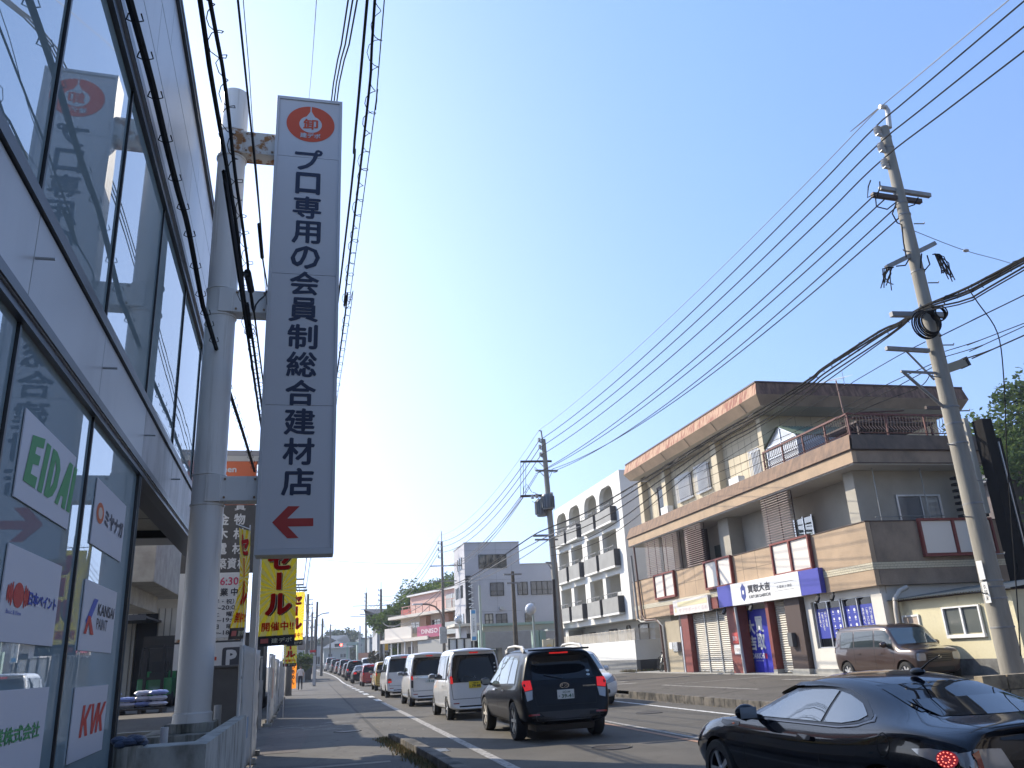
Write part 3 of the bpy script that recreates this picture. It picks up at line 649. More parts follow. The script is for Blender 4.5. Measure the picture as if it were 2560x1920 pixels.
mb = MB(); P0 = Vector((0, TY, 0)); xr = T(630, 1200).x
def tl(mb, s, xa, xb, ya, yb, bold=.03): put(mb, s, P0, EX, EZ, T(xa, ya).x, T(xb, ya).x, T(600, yb).z, T(600, ya).z, bold, .006)
wh_m = mat('totem_white', (.62, .62, .62), .6)
tl(mb, 'Green', 530, 592, 1165, 1181); tl(mb, 'Planet', 545, 622, 1187, 1203); mb.build('lettering', wh_m, tt, True, fix=False)
_, a, b_ = tb_('panel', 1262.5, 1430, mat('totem_grey', (.075, .072, .072), .6, var=.2), None, None)
mb = MB()
for s, xa, ya in (('具', 587, 1247), ('物', 586, 1284), ('材', 584, 1320), ('材', 581, 1357), ('工', 548, 1245), ('金', 546, 1284), ('木', 543, 1320), ('電', 540, 1357), ('建', 520, 1394), ('築', 544, 1394), ('資', 569, 1394), ('材', 594, 1394)):
    if ya > 1262: tl(mb, s, xa, xa + (28 if ya < 1390 else 23), ya, ya + 28)
tl(mb, '具', 587, 1264 - 1264 + 615, 1263.5, 1276); mb.build('lettering', wh_m, tt, True, fix=False)
tb_('panel', 1430.5, 1592, wh_m, None, T(606, 1500).x)
mb = MB(); tl(mb, 'AM6:30', 510, 597, 1442, 1462, .02); mb.build('lettering', mat('ink_pink', (.50, .05, .12), .6), tt, True, fix=False)
mb = MB(); tl(mb, '営', 533, 546, 1469, 1489); tl(mb, '業', 551, 571, 1469, 1489); tl(mb, '中', 578, 595, 1469, 1489)
for k, (s, t) in enumerate((('（平・祝）', '7:00~20:00'), ('（土　曜）', '7:00~19:00'), ('（日　曜）', '7:00~18:00'))):
    tl(mb, s, 529, 586, 1496 + k * 31, 1509 + k * 31, .015); tl(mb, t, 508, 598, 1512 + k * 31, 1523 + k * 31, .015)
mb.build('lettering', LD, tt, True, fix=False)
tb_('gap_rail', 1593, 1599, rust, None, T(604, 1500).x, .15)
tb_('parking_board', 1604, 1668, wh_m, None, T(606, 1640).x, .12)
mb = MB(); mb.box(T(501, 1650).x, T(541, 1650).x, TY - .006, TY - .002, T(600, 1648).z, T(600, 1639).z); mb.build('arrow', orng, tt, True)
pb = MB(); xa, xb = T(555, 1640).x, T(603, 1640).x; za, zb = T(600, 1666).z, T(600, 1617).z
pb.poly([(xa + .06, TY - .008, za), (xb, TY - .008, za), (xb, TY - .008, zb), (xa + .06, TY - .008, zb), (xa + .015, TY - .008, zb - .02), (xa, TY - .008, zb - .07), (xa, TY - .008, za + .07), (xa + .015, TY - .008, za + .02)]); pb.build('parking_mark', mat('mark_grey', (.06, .06, .07), .6), tt, True, fix=False)
mb = MB(); put(mb, 'P', Vector((0, TY - .008, 0)), EX, EZ, T(565, 1640).x, T(592, 1640).x, T(600, 1662).z, T(600, 1623).z, .05, .004); mb.build('lettering', wh_m, tt, True, fix=False)
mb = MB()
for x in (tx0 + .1, tx1 - .25): mb.box(x, x + .1, TY + .1, TY + .2, 0, T(600, 1126).z)
mb.build('post', M['steel'], tt, True)
bx_ = MB(); v1, v2 = uY(524, 1672, 20.5), uY(602, 1790, 20.5); bx_.box(v1.x - .3, v2.x, 20.5, 21.6, .0, v1.z); bx_.box(v1.x - .35, v2.x + .02, 20.45, 21.65, v1.z, v1.z + .06)
tag(bx_.build('storage_box', mat('box_grey', (.125, .118, .11), .6, var=.1), bevel=.02), 'big plain dark grey box below the parking board', 'box')
# ======================= HOARDING FENCES =======================
sheet = cloth('fence_sheet', (.60, .60, .58), .35, .5)
def fence(label, x0, y0, x1, y1, z0, z1_, nb=4, sticks=()):
    t = thing('fence_panel', label, 'fence', (x0, y0, 0), group='white hoarding panels along the pavement')
    P, Q = Vector((x0, y0, 0)), Vector((x1, y1, 0)); mb = MB()
    for i in range(nb + 1):
        p = P.lerp(Q, i / nb); mb.tube([p + EZ * z0, p + EZ * z1_], .022, 8)
    for z in (z0 + .12, z1_ - .45, z1_ - .02): mb.tube([P + EZ * z, Q + EZ * z], .022, 8)
    mb.build('fence_frame', mat('fence_tube', (.55, .55, .53), .45), t, True, smooth=True)
    mb = MB(); n = 40; m_ = 14
    for i in range(n + 1):
        for j in range(m_ + 1):
            p = P.lerp(Q, i / n); w = .018 * sin(i * 1.1) + .012 * sin(j * 1.7 + i * .6)
            mb.v.append(Vector((p.x + .04 + w, p.y, z0 + .05 + (z1_ - z0 - .05) * j / m_)))
    mb.f = [(i * (m_ + 1) + j, (i + 1) * (m_ + 1) + j, (i + 1) * (m_ + 1) + j + 1, i * (m_ + 1) + j + 1) for i in range(n) for j in range(m_)]; mb.mi = [0] * len(mb.f)
    o = mb.build('fence_sheet', sheet, t, True, smooth=True, fix=False)
    so_ = o.modifiers.new('s', 'SOLIDIFY'); so_.thickness = .004
    for (f, za, zb, w, c) in sticks:
        p = P.lerp(Q, f); mb = MB(); d = (Q - P).normalized() * w
        a = p + EX * .075; mb.add([a + EZ * za, a + d + EZ * za, a + d + EZ * zb, a + EZ * zb], [(0, 1, 2, 3)]); mb.build('notice', c, t, True, fix=False)
    mb = MB()
    for i in range(nb + 1):
        p = P.lerp(Q, i / nb); mb.box(p.x - .12, p.x + .12, p.y - .07, p.y + .07, 0, .09)
    mb.build('foot_block', M['concrete_stain'], t, True, bevel=.01)
    return t
nb_ = mat('notice_blue', (.20, .30, .42), .6); npk = mat('notice_orange', (.55, .20, .12), .6, c2=(.6, .55, .5), scale=9); ng = mat('notice_grey', (.28, .28, .28), .6, c2=(.5, .5, .5), scale=25)
fence('long white sheeted hoarding panel nearest the planter wall', -1.0, 12.95, -1.02, 17.3, .02, 1.88, 3, ((.2, .55, .85, .35, nb_), (.62, .6, .85, .3, ng)))
fence('white sheeted hoarding panel with an orange notice, second along the pavement', -1.16, 25.4, -1.2, 29.0, .02, 1.95, 2, ((.25, .7, 1.55, 1.0, npk),))
fence('white sheeted hoarding panel with a faded poster, third along the pavement', -1.18, 29.6, -1.25, 34, .02, 1.85, 2, ((.2, .8, 1.5, 1.4, ng),))
fence('farthest white sheeted hoarding panel, small beside the orange flag', -1.25, 35, -1.4, 47, .02, 1.8, 5)
gt = thing('gate_panel', 'grey steel gate leaf with a lock box between the first and second hoarding panels', 'gate', (-1.5, 27, 0))
gm_ = mat('gate_paint', (.40, .385, .36), .6, var=.1)
mb = MB(); mb.box(-2.1, -1.28, 24.6, 24.66, .02, 1.25); mb.build('panel', gm_, gt, True)
mb = MB()
for x in (-1.62, -1.36): mb.box(x, x + .05, 24.5, 24.58, .02, 1.82)
mb.box(-1.62, -1.31, 24.5, 24.58, 1.83, 1.88); mb.box(-1.62, -1.31, 24.44, 24.49, .95, 1.15); mb.build('gate_frame', gm_, gt, True)
mb = MB(); mb.box(-1.56, -1.46, 24.42, 24.5, .98, 1.1); mb.build('lock_box', M['steel'], gt, True)
# dark shed seen behind the flags
sh = MB(); sh.box(-6.5, -1.9, 36, 39, 0, 3.0); tag(sh.build('shed', mat('dark_shed', (.045, .04, .035), .7, var=.3, scale=2)), 'low dark brown shed behind the hoarding panels and flags', 'shed')
# ======================= FLAGS =======================
yel = cloth('flag_yellow', (.95, .72, .05), .65); pal = cloth('flag_pale', (.97, .96, .82), .7); fred = cloth('flag_red', (.75, .03, .025), .45); fblk = mat('flag_black', (.02, .018, .022), .6)
def flag(label, x, y, w, z0, z1_, rz, wave=.03, seed=0, pole_side=-1, cut=None):
    """a tall cloth banner on its own pole: local frame u across, v up"""
    t = thing('sale_flag', label, 'banner', (x, y, 0), rz, 'yellow sale flags along the hoarding')
    h = z1_ - z0
    def pt(u, v, off=0.):
        wv = wave * (sin(v * 5 + seed) * (1 - v * .4) + .6 * sin(u * 6 + v * 3 + seed)) * (.3 + .7 * (u if pole_side < 0 else 1 - u))
        return Vector((u * w - w / 2, wv - off, z0 + v * h + .02 * h * (u - .5) * sin(seed)))
    def sheetmesh(name, ma, polys, off, par):
        mb = MB()
        for pl in polys:
            b = bmesh.new(); vs = [b.verts.new((u, v, 0)) for u, v in pl]; b.faces.new(vs)
            for k in range(1, 24): bmesh.ops.bisect_plane(b, geom=b.verts[:] + b.edges[:] + b.faces[:], plane_co=(0, k / 24, 0), plane_no=(0, 1, 0))
            for k in range(1, 6): bmesh.ops.bisect_plane(b, geom=b.verts[:] + b.edges[:] + b.faces[:], plane_co=(k / 6, 0, 0), plane_no=(1, 0, 0))
            b.verts.index_update(); mb.add([pt(v.co.x, v.co.y, off) for v in b.verts], [[v.index for v in f.verts] for f in b.faces]); b.free()
        return mb.build(name, ma, par, fix=False, smooth=2)
    cl = sheetmesh('cloth', yel, [[(0, .1), (1, .1), (1, 1), (0, 1)]], 0, t)
    rays = []; cu, cv = .52, .55
    for k in range(22):
        a0 = 2 * pi * k / 22; a1 = a0 + pi / 22; L = 1.6
        def clip(a):
            dx, dy = cos(a), sin(a) * .42; s = 9
            if dx > 0: s = min(s, (1 - cu) / dx)
            if dx < 0: s = min(s, -cu / dx)
            if dy > 0: s = min(s, (1 - cv) / dy)
            if dy < 0: s = min(s, (.1 - cv) / dy)
            return cu + dx * s, cv + dy * s
        rays.append([(cu, cv), clip(a0), clip(a1)])
    sheetmesh('rays', pal, rays, .004, cl)
    sheetmesh('band', fblk, [[(0, 0), (1, 0), (1, .1), (0, .1)]], 0, cl)
    def letters(s, u0, u1, v0, v1, ma, off, bold=.03):
        vs, fs, x0, x1, y0, y1 = glyphs(s, bold); mb = MB()
        mb.add([pt(u0 + (v.x - x0) / (x1 - x0) * (u1 - u0), v0 + (v.y - y0) / (y1 - y0) * (v1 - v0), off + v.z) for v in vs], fs); mb.build('lettering', ma, cl, fix=False)
    for dx, ma, off, bd in ((.03, fblk, .010, .085), (0, pal, .013, .075), (0, fred, .016, .05)):
        dv = -.007 if dx else 0
        letters('セ', .17 + dx, .83 + dx, .76 + dv, .95 + dv, ma, off, bd)
        mb = MB(); e = .02 if ma is pal else 0; q = [(.44 + dx - e, .555 + dv - e / 3), (.58 + dx + e, .555 + dv - e / 3), (.58 + dx + e, .73 + dv + e / 3), (.44 + dx - e, .73 + dv + e / 3)]
        mb.add([pt(u, v, off) for u, v in q], [(0, 1, 2, 3)]); mb.build('lettering', ma, cl, fix=False)
        letters('ル', .15 + dx, .88 + dx, .30 + dv, .52 + dv, ma, off, bd)
    letters('開催中!!', .08, .96, .145, .235, fred, .012, .03)
    letters('建デポ', .36, .92, .025, .075, pal, .012, .02)
    sheetmesh('badge', mat('badge_red', (.5, .12, .10), .6), [[(.07, .03), (.28, .03), (.28, .075), (.07, .075)]], .012, cl)
    mb = MB(); px_ = -w / 2 - .03 if pole_side < 0 else w / 2 + .03
    mb.tube([(px_, .02, 0), (px_, .02, z1_ + .12)], .013, 8); mb.tube([(px_, .02, z1_ + .05), (-px_, .02, z1_ + .03)], .007, 6)
    mb.build('pole', M['alu'], t, smooth=True)
    return t
fa = uY(641, 1612, 14.9); fb = uY(733, 1612, 14.9)
flag('big yellow sale flag with red セール letters right below the tall signboard', (fa.x + fb.x) / 2 + .02, 14.9, fb.x - fa.x, 1.90, 3.56, 0, .03, .5)
flag('yellow sale flag seen nearly edge on, left of the white post', -1.12, 13.9, .6, 2.0, 3.72, 1.34, .05, 2.1, 1)
f3a = uY(735, 1560, 29)
flag('second yellow sale flag, partly hidden behind the big one', f3a.x + .05, 29, .56, 2.22, 3.95, .35, .03, 1.2)
flag('far small yellow sale flag low behind the second one', uY(725, 1640, 40).x, 40, .6, 1.6, 2.9, .3, .03, 3)
wp = MB(); v = uY(638, 1500, 16.6); wp.box(v.x - .075, v.x + .075, 16.6, 16.75, 0, 5.6)
tag(wp.build('white_post', mat('post_white', (.58, .58, .58), .5), bevel=.01), 'square white steel post standing between the two nearest sale flags', 'post')
of = thing('orange_flag', 'narrow orange banner standing beside the pedestrian', 'banner', (uY(731, 1690, 62).x, 62, 0), .5)
mb = MB(); n = 10
for i in range(n + 1):
    for j in range(5): mb.v.append(Vector((-.28 + .14 * j, .05 * sin(i * .9 + j), .15 + 1.75 * i / n)))
mb.f = [(i * 5 + j, i * 5 + j + 1, (i + 1) * 5 + j + 1, (i + 1) * 5 + j) for i in range(n) for j in range(4)]; mb.mi = [0] * 40
mb.build('cloth', cloth('flag_orange', (.85, .27, .03)), of, smooth=True, fix=False)
mb = MB(); put_col(mb, 'らあめん', Vector((0, -.07, 0)), EX, EZ, -.14, .14, .4, 1.8, .04); mb.build('lettering', fblk, of, fix=False)
mb = MB(); mb.tube([(-.3, 0, 0), (-.3, 0, 2.05)], .015, 8); mb.build('pole', M['alu'], of)
# ======================= CARS =======================
glass_c = mat('car_glass', (.008, .010, .014), .02, spec=.4)
glass_l = mat('car_glass_light', (.10, .13, .13), .02, spec=1.0); glass_l.node_tree.nodes['Principled BSDF'].inputs['IOR'].default_value = 1.9
trimb = mat('car_trim_black', (.012, .012, .013), .35); gap_m = mat('car_gap', (.006, .006, .006), .8)
lamp_r = mat('lamp_red', (.30, .008, .01), .12, coat=1.); lamp_on = mat('lamp_red_lit', (.5, .012, .015), .2, emit=(1, .03, .03), es=.3)
lamp_c = mat('lamp_clear', (.34, .34, .35), .12, metal=.4, coat=.6); lamp_o = mat('lamp_orange', (.55, .16, .02), .2)
chrome = mat('chrome', (.75, .75, .76), .08, metal=1.); rim_s = mat('rim_silver', (.52, .52, .52), .3, metal=.25); rim_b = mat('rim_dark', (.10, .10, .11), .3, metal=.8)
plate_w = mat('plate_white', (.66, .68, .66), .5); plate_y = mat('plate_yellow', (.70, .52, .02), .5); ink_g = mat('plate_green_ink', (.02, .10, .05), .6); ink_k = mat('plate_black_ink', (.02, .02, .02), .6)
tyre_m = mat('tyre', (.022, .022, .022), .8, bump=.3, scale=30); tail_in = mat('car_inside', (.03, .03, .03), .9)
def lerp(a, b_, t): return a + (b_ - a) * t
def car_body(st, L, wh, arch, seed=0):
    """st: (yb, ys, yt, zb, zs, zt, wb, wm, ws, wt) from the rear bumper forward; returns the hull mesh and its BVH"""
    vs = []; n = len(st); prof = 9
    for (yb, ys_, yt, zb, zs, zt, wb, wm, ws, wt) in st:
        h = zs - zb; g_ = zt - zs
        half = [(0, yb, zb), (wb * .8, yb, zb), (wb, yb, zb + .05 + h * .04), (wm, lerp(yb, ys_, .45), zb + h * .5), (wm * .995, lerp(yb, ys_, .8), zb + h * .8),
                (ws, ys_, zs), (lerp(ws, wt, .86), lerp(ys_, yt, .82), zs + g_ * .8), (wt * .86, yt, zt - g_ * .02), (0, lerp(yt, yt, 1), zt + min(.035, .02 + g_ * .03))]
        vs += [Vector(p) for p in half] + [Vector((-p[0], p[1], p[2])) for p in half[7:0:-1]]
    m_ = 16; fs = []
    for i in range(n - 1):
        for j in range(m_): fs.append((i * m_ + j, i * m_ + (j + 1) % m_, (i + 1) * m_ + (j + 1) % m_, (i + 1) * m_ + j))
    for e, o in ((0, 0), (1, (n - 1) * m_)):
        for k in range(8):
            a, b_ = o + k, o + k + 1; c, d = o + (m_ - k - 1) % m_, o + (m_ - k) % m_
            f = (a, b_, c, d) if k < 7 else (a, b_, c)
            f = tuple(dict.fromkeys(f)); fs.append(f if e else f[::-1])
    me = bpy.data.meshes.new('body'); me.from_pydata([tuple(v) for v in vs], [], fs)
    b = bmesh.new(); b.from_mesh(me); bmesh.ops.remove_doubles(b, verts=b.verts, dist=1e-5); bmesh.ops.recalc_face_normals(b, faces=b.faces)
    cl = b.edges.layers.float.new('crease_edge')
    for e in b.edges:
        a, c = e.verts
        if abs(a.co.x - c.co.x) < .12 and e.calc_face_angle(0) > .35: e[cl] = min(.55, e.calc_face_angle(0) * .45)
    b.to_mesh(me); b.free()
    o = bpy.data.objects.new('body', me); col.objects.link(o); s = o.modifiers.new('s', 'SUBSURF'); s.levels = 2; s.render_levels = 2
    def ev():
        return bpy.data.meshes.new_from_object(o.evaluated_get(bpy.context.evaluated_depsgraph_get()))
    full = ev(); b = bmesh.new(); b.from_mesh(full); bvh = BVHTree.FromBMesh(b); b.free()
    cut = MB()
    r = arch
    for (y, z) in wh: 
        cut.cyl((-2, y, z), (2, y, z), r, r, 36)
    co_ = cut.build('cut', gap_m)
    # keep the middle of the hull: only the outer 35 cm of each side is cut
    bpy.data.objects.remove(co_)
    cut = MB()
    W = max(s_[7] for s_ in st)
    for (y, z) in wh:
        for sd_ in (-1, 1): cut.cyl((sd_ * (W - .30), y, z), (sd_ * (W + .3), y, z), r, r, 36)
    co_ = cut.build('cut', gap_m); bo = o.modifiers.new('b', 'BOOLEAN'); bo.operation = 'DIFFERENCE'; bo.object = co_; bo.solver = 'EXACT'
    done = ev(); bpy.data.objects.remove(co_); bpy.data.objects.remove(o)
    done.shade_smooth()
    try: done.set_sharp_from_angle(angle=R(50))
    except Exception: pass
    return done, bvh
def sub2(poly, step):
    b = bmesh.new(); vs = [b.verts.new((u, v, 0)) for u, v in poly]; b.faces.new(vs)
    us = [p[0] for p in poly]; vv = [p[1] for p in poly]
    for ax, lo, hi in ((0, min(us), max(us)), (1, min(vv), max(vv))):
        k = max(1, int((hi - lo) / step))
        for i in range(1, k): 
            c = lo + (hi - lo) * i / k
            bmesh.ops.bisect_plane(b, geom=b.verts[:] + b.edges[:] + b.faces[:], plane_co=(c, 0, 0) if ax == 0 else (0, c, 0), plane_no=(1, 0, 0) if ax == 0 else (0, 1, 0))
    b.verts.index_update(); r = ([(v.co.x, v.co.y) for v in b.verts], [[v.index for v in f.verts] for f in b.faces]); b.free(); return r
def decal(bvh, view, polys, off, step=.12, mirror=False):
    """lay outlines drawn in a side / rear / front / top view on to the hull"""
    mb = MB()
    for pl in polys:
        vs, fs = sub2(pl, step); out = []
        for u, v in vs:
            if view == 'L': o, d = Vector((-3, u, v)), Vector((1, 0, 0))
            elif view == 'R': o, d = Vector((3, u, v)), Vector((-1, 0, 0))
            elif view == 'B': o, d = Vector((u, -3, v)), Vector((0, 1, 0))
            elif view == 'F': o, d = Vector((u, 9, v)), Vector((0, -1, 0))
            else: o, d = Vector((u, v, 4)), Vector((0, 0, -1))
            h = bvh.ray_cast(o, d)
            if h[0] is None:
                p = None
            else: p = h[0] + (h[1] if h[1].dot(d) < 0 else -h[1]) * off
            out.append(p)
        good = [p for p in out if p is not None]
        if not good: continue
        for i, p in enumerate(out):
            if p is None:
                u, v = vs[i]; q = min((k for k in range(len(out)) if out[k] is not None), key=lambda k: (vs[k][0] - u) ** 2 + (vs[k][1] - v) ** 2); out[i] = out[q]
        mb.add(out, fs)
    return mb
def strip2(pts, w):
    """a narrow band along a polyline in a 2-D view"""
    o = []
    for (a, b_) in zip(pts, pts[1:]):
        d = Vector((b_[0] - a[0], b_[1] - a[1])); L = d.length; d /= L; n_ = Vector((-d.y, d.x)) * w / 2
        o.append([(a[0] - n_.x, a[1] - n_.y), (b_[0] - n_.x, b_[1] - n_.y), (b_[0] + n_.x, b_[1] + n_.y), (a[0] + n_.x, a[1] + n_.y)])
    return o
def rect(u0, v0, u1, v1): return [(u0, v0), (u1, v0), (u1, v1), (u0, v1)]
def rrect(u0, v0, u1, v1, r, n=4):
    o = []
    for cx_, cy_, a0 in ((u1 - r, v1 - r, 0), (u0 + r, v1 - r, 1), (u0 + r, v0 + r, 2), (u1 - r, v0 + r, 3)):
        for i in range(n + 1): a = (a0 + i / n) * pi / 2; o.append((cx_ + r * cos(a), cy_ + r * sin(a)))
    return o
def wheel(root, x, y, r, sd_, rim, spokes=5, w=.2, style=0):
    mb = MB(); s = sd_; a = .0; ri = r * .70
    mb.lathe([(ri, -w / 2), (r - .02, -w / 2), (r, -w / 2 + .025), (r, w / 2 - .025), (r - .02, w / 2), (ri, w / 2), (ri - .01, w / 2 - .02)], 36, 'x', (x, y, r))
    t = mb.build('wheel', tyre_m, root, smooth=True)
    mb = MB(); f = x + s * (w / 2 - .03)
    mb.lathe([(ri, s * 0), (ri, s * .02), (ri - .02, s * .02), (ri - .03, -s * .07), (0, -s * .075)], 30, 'x', (f, y, r))
    mb.build('rim_barrel', rim if style == 2 else rim_b, t, smooth=True)
    mb = MB(); mb.lathe([(0, s * .018), (.045, s * .016), (.06, -s * .01)], 18, 'x', (f, y, r))
    mb.lathe([(ri - .022, s * .0), (ri - .022, s * .018), (ri - .002, s * .018), (ri - .002, 0)], 30, 'x', (f, y, r))
    for k in range(spokes):
        for off in ((0,) if style != 1 else (-.13, .13)):
            a = 2 * pi * k / spokes + off; b_ = 2 * pi * k / spokes + off * (.55 if style == 1 else 1)
            mb.bar((f - s * .004, y + .03 * cos(a), r + .03 * sin(a)), (f + s * .004, y + (ri - .01) * cos(b_), r + (ri - .01) * sin(b_)), .055 if style != 1 else .03, .024, (s, 0, 0))
    mb.build('rim', rim, t, smooth=False, bevel=.004)
    return t
def mirror_(root, x, y, z, sd_, pm, s=1.):
    mb = MB(); mb.sphere((sd_ * (x + .10), y, z), .105 * s, 14, (1.05, .55, .75)); m_ = mb.build('mirror', pm, root, smooth=True)
    mb = MB(); mb.bar((sd_ * (x - .06), y + .02, z - .06), (sd_ * (x + .06), y + .01, z - .03), .05); mb.build('mirror_arm', trimb, m_)
    mb = MB(); mb.add([(sd_ * (x + .10) + a, y - .056, z + b_) for a, b_ in ((-.085, -.055), (.085, -.055), (.085, .05), (-.085, .05))], [(0, 1, 2, 3)]); mb.build('mirror_glass', lamp_c, m_, fix=False)
def plate(root, bvh, z, kind, top, num, y=None, x=0.):
    h = bvh.ray_cast(Vector((x, -3, z)), Vector((0, 1, 0))); y0 = h[0].y - .012
    mb = MB(); mb.box(x - .165, x + .165, y0 - .012, y0 + .01, z - .0825, z + .0825); p = mb.build('number_plate', plate_y if kind == 'y' else plate_w, root, bevel=.004)
    if num:
        ik = ink_k if kind == 'y' else ink_g; P = Vector((0, y0 - .012, 0))
        mb = MB(); put(mb, top, P, EX, EZ, x - .06, x + .09, z + .022, z + .062, .02, .002); put(mb, num, P, EX, EZ, x - .085, x + .145, z - .062, z + .005, .03, .002); put(mb, 'み', P, EX, EZ, x - .145, x - .115, z - .045, z - .015, .02, .002)
        mb.build('lettering', ik, p, fix=False)
def add(root, name, mb, ma, **k):
    if not mb.v: return None
    k.setdefault('fix', False); return mb.build(name, ma, root, smooth=2, **k)
def make_car(name, label, x, y, rz, L, st, wheels, r, pm, side, rear, front=(), top=(), rim=rim_s, spokes=5, style=0, mirrors=None, extra=None, arch=None, group='vehicles queuing in the near lane', z=0., cat='car', sides='LR', W=None):
    root = thing(name, label, cat, (x, y, z), rz, group)
    root['base_len'] = L
    wh = [(wheels[0], r), (wheels[1], r)]
    me, bvh = car_body(st, L, wh, arch or r + .055)
    off = Vector((0, -L / 2, 0))
    me.transform(Matrix.Translation(off)); me.name = 'body'; me.materials.clear(); me.materials.append(pm)
    o = bpy.data.objects.new('body', me); col.objects.link(o); o.parent = root
    made = []
    def place(nm, mb, ma): 
        q = add(root, nm, mb, ma)
        if q: made.append(q)
        return q
    for (nm, ma, polys, of) in side:
        for s in sides: place(nm, decal(bvh, s, polys, of), ma)
    for (nm, ma, polys, of) in rear:
        if nm in ('tail_lamp', 'brake_lamp_side', 'reflector', 'tail_lens', 'quarter_lamp'):
            for sgn in (1, -1): place(nm, decal(bvh, 'B', [[(u * sgn, v) for u, v in pl] for pl in polys], of, .05), ma)
        else: place(nm, decal(bvh, 'B', polys, of, .08), ma)
    for (nm, ma, polys, of) in front:
        if nm in ('headlight', 'fog_lamp'):
            for sgn in (1, -1): place(nm, decal(bvh, 'F', [[(u * sgn, v) for u, v in pl] for pl in polys], of, .05), ma)
        else: place(nm, decal(bvh, 'F', polys, of, .08), ma)
    for (nm, ma, polys, of) in top: place(nm, decal(bvh, 'T', polys, of, .15), ma)
    n0 = set(root.children)
    if extra: extra(root, bvh)
    for q in root.children:
        if q not in n0 and q not in made: made.append(q)
    for q in made:
        q.data.transform(Matrix.Translation(off))
        for c in q.children: c.data.transform(Matrix.Translation(off))
    Wm = max(s_[7] for s_ in st)
    for yy in wheels:
        for sgn in (-1, 1): wheel(root, sgn * (Wm - .115), yy - L / 2, r, sgn, rim, spokes, .205, style)
    mb = MB(); mb.box(-Wm + .32, Wm - .32, .3 - L / 2, L / 2 - .3, .17, .42); mb.build('underbody', trimb, root)
    if mirrors:
        mx_, my_, mz_ = mirrors[:3]
        for sgn in (-1, 1): mirror_(root, mx_, my_ - L / 2, mz_, sgn, mirrors[3] if len(mirrors) > 3 else pm)
    return root, bvh
def outline(poly, w): return strip2(poly + [poly[0]], w)
# ---- black paint etc
P_black = paint('black', (.006, .006, .008)); P_coupe = mat('paint_blue_black', (.003, .004, .009), .16, coat=.55, spec=.15); P_white = paint('white', (.70, .70, .69)); P_pearl = paint('pearl', (.66, .66, .64))
P_brown = paint('brown', (.065, .040, .033), .3); P_yellow = paint('yellow', (.55, .36, .07)); P_red = paint('red', (.36, .012, .014), .1); P_navy = paint('dark_grey', (.035, .038, .045), .3); P_silver = paint('silver', (.30, .31, .32), .5)
# ======================= BLACK SUV =======================
def suv_st(L=4.56, W=.89, Hh=1.66):
    k = L / 4.56
    return [( .06*k, .20*k, .52*k, .42, 1.00, 1.36*Hh/1.66, .60, .70, .66, .52),
            ( .02*k, .14*k, .44*k, .36, 1.02, 1.53*Hh/1.66, .74, .82, .78, .60),
            ( .10*k, .17*k, .47*k, .30, 1.03, 1.60*Hh/1.66, .80, .87, .83, .63),
            ( .40*k, .40*k, .66*k, .26, 1.03, 1.63*Hh/1.66, .83, W, .855, .645),
            (1.00*k,1.00*k,1.15*k, .25, 1.00, 1.655*Hh/1.66, .83, W, .855, .655),
            (1.75*k,1.75*k,1.75*k, .25, .98, Hh, .83, W, .855, .66),
            (2.45*k,2.45*k,2.25*k, .25, .96, 1.645*Hh/1.66, .83, W, .855, .655),
            (3.00*k,3.00*k,2.62*k, .25, .95, 1.56*Hh/1.66, .83, W, .855, .64),
            (3.30*k,3.30*k,3.16*k, .25, .945, 1.10, .83, W, .85, .70),
            (3.45*k,3.45*k,3.42*k, .26, .93, 1.00, .83, W, .84, .72),
            (4.10*k,4.10*k,4.08*k, .28, .84, .90, .80, .87, .80, .66),
            (4.42*k,4.42*k,4.36*k, .30, .76, .80, .74, .80, .72, .58),
            (4.54*k,4.56*k,4.48*k, .34, .62, .68, .60, .68, .62, .5)]
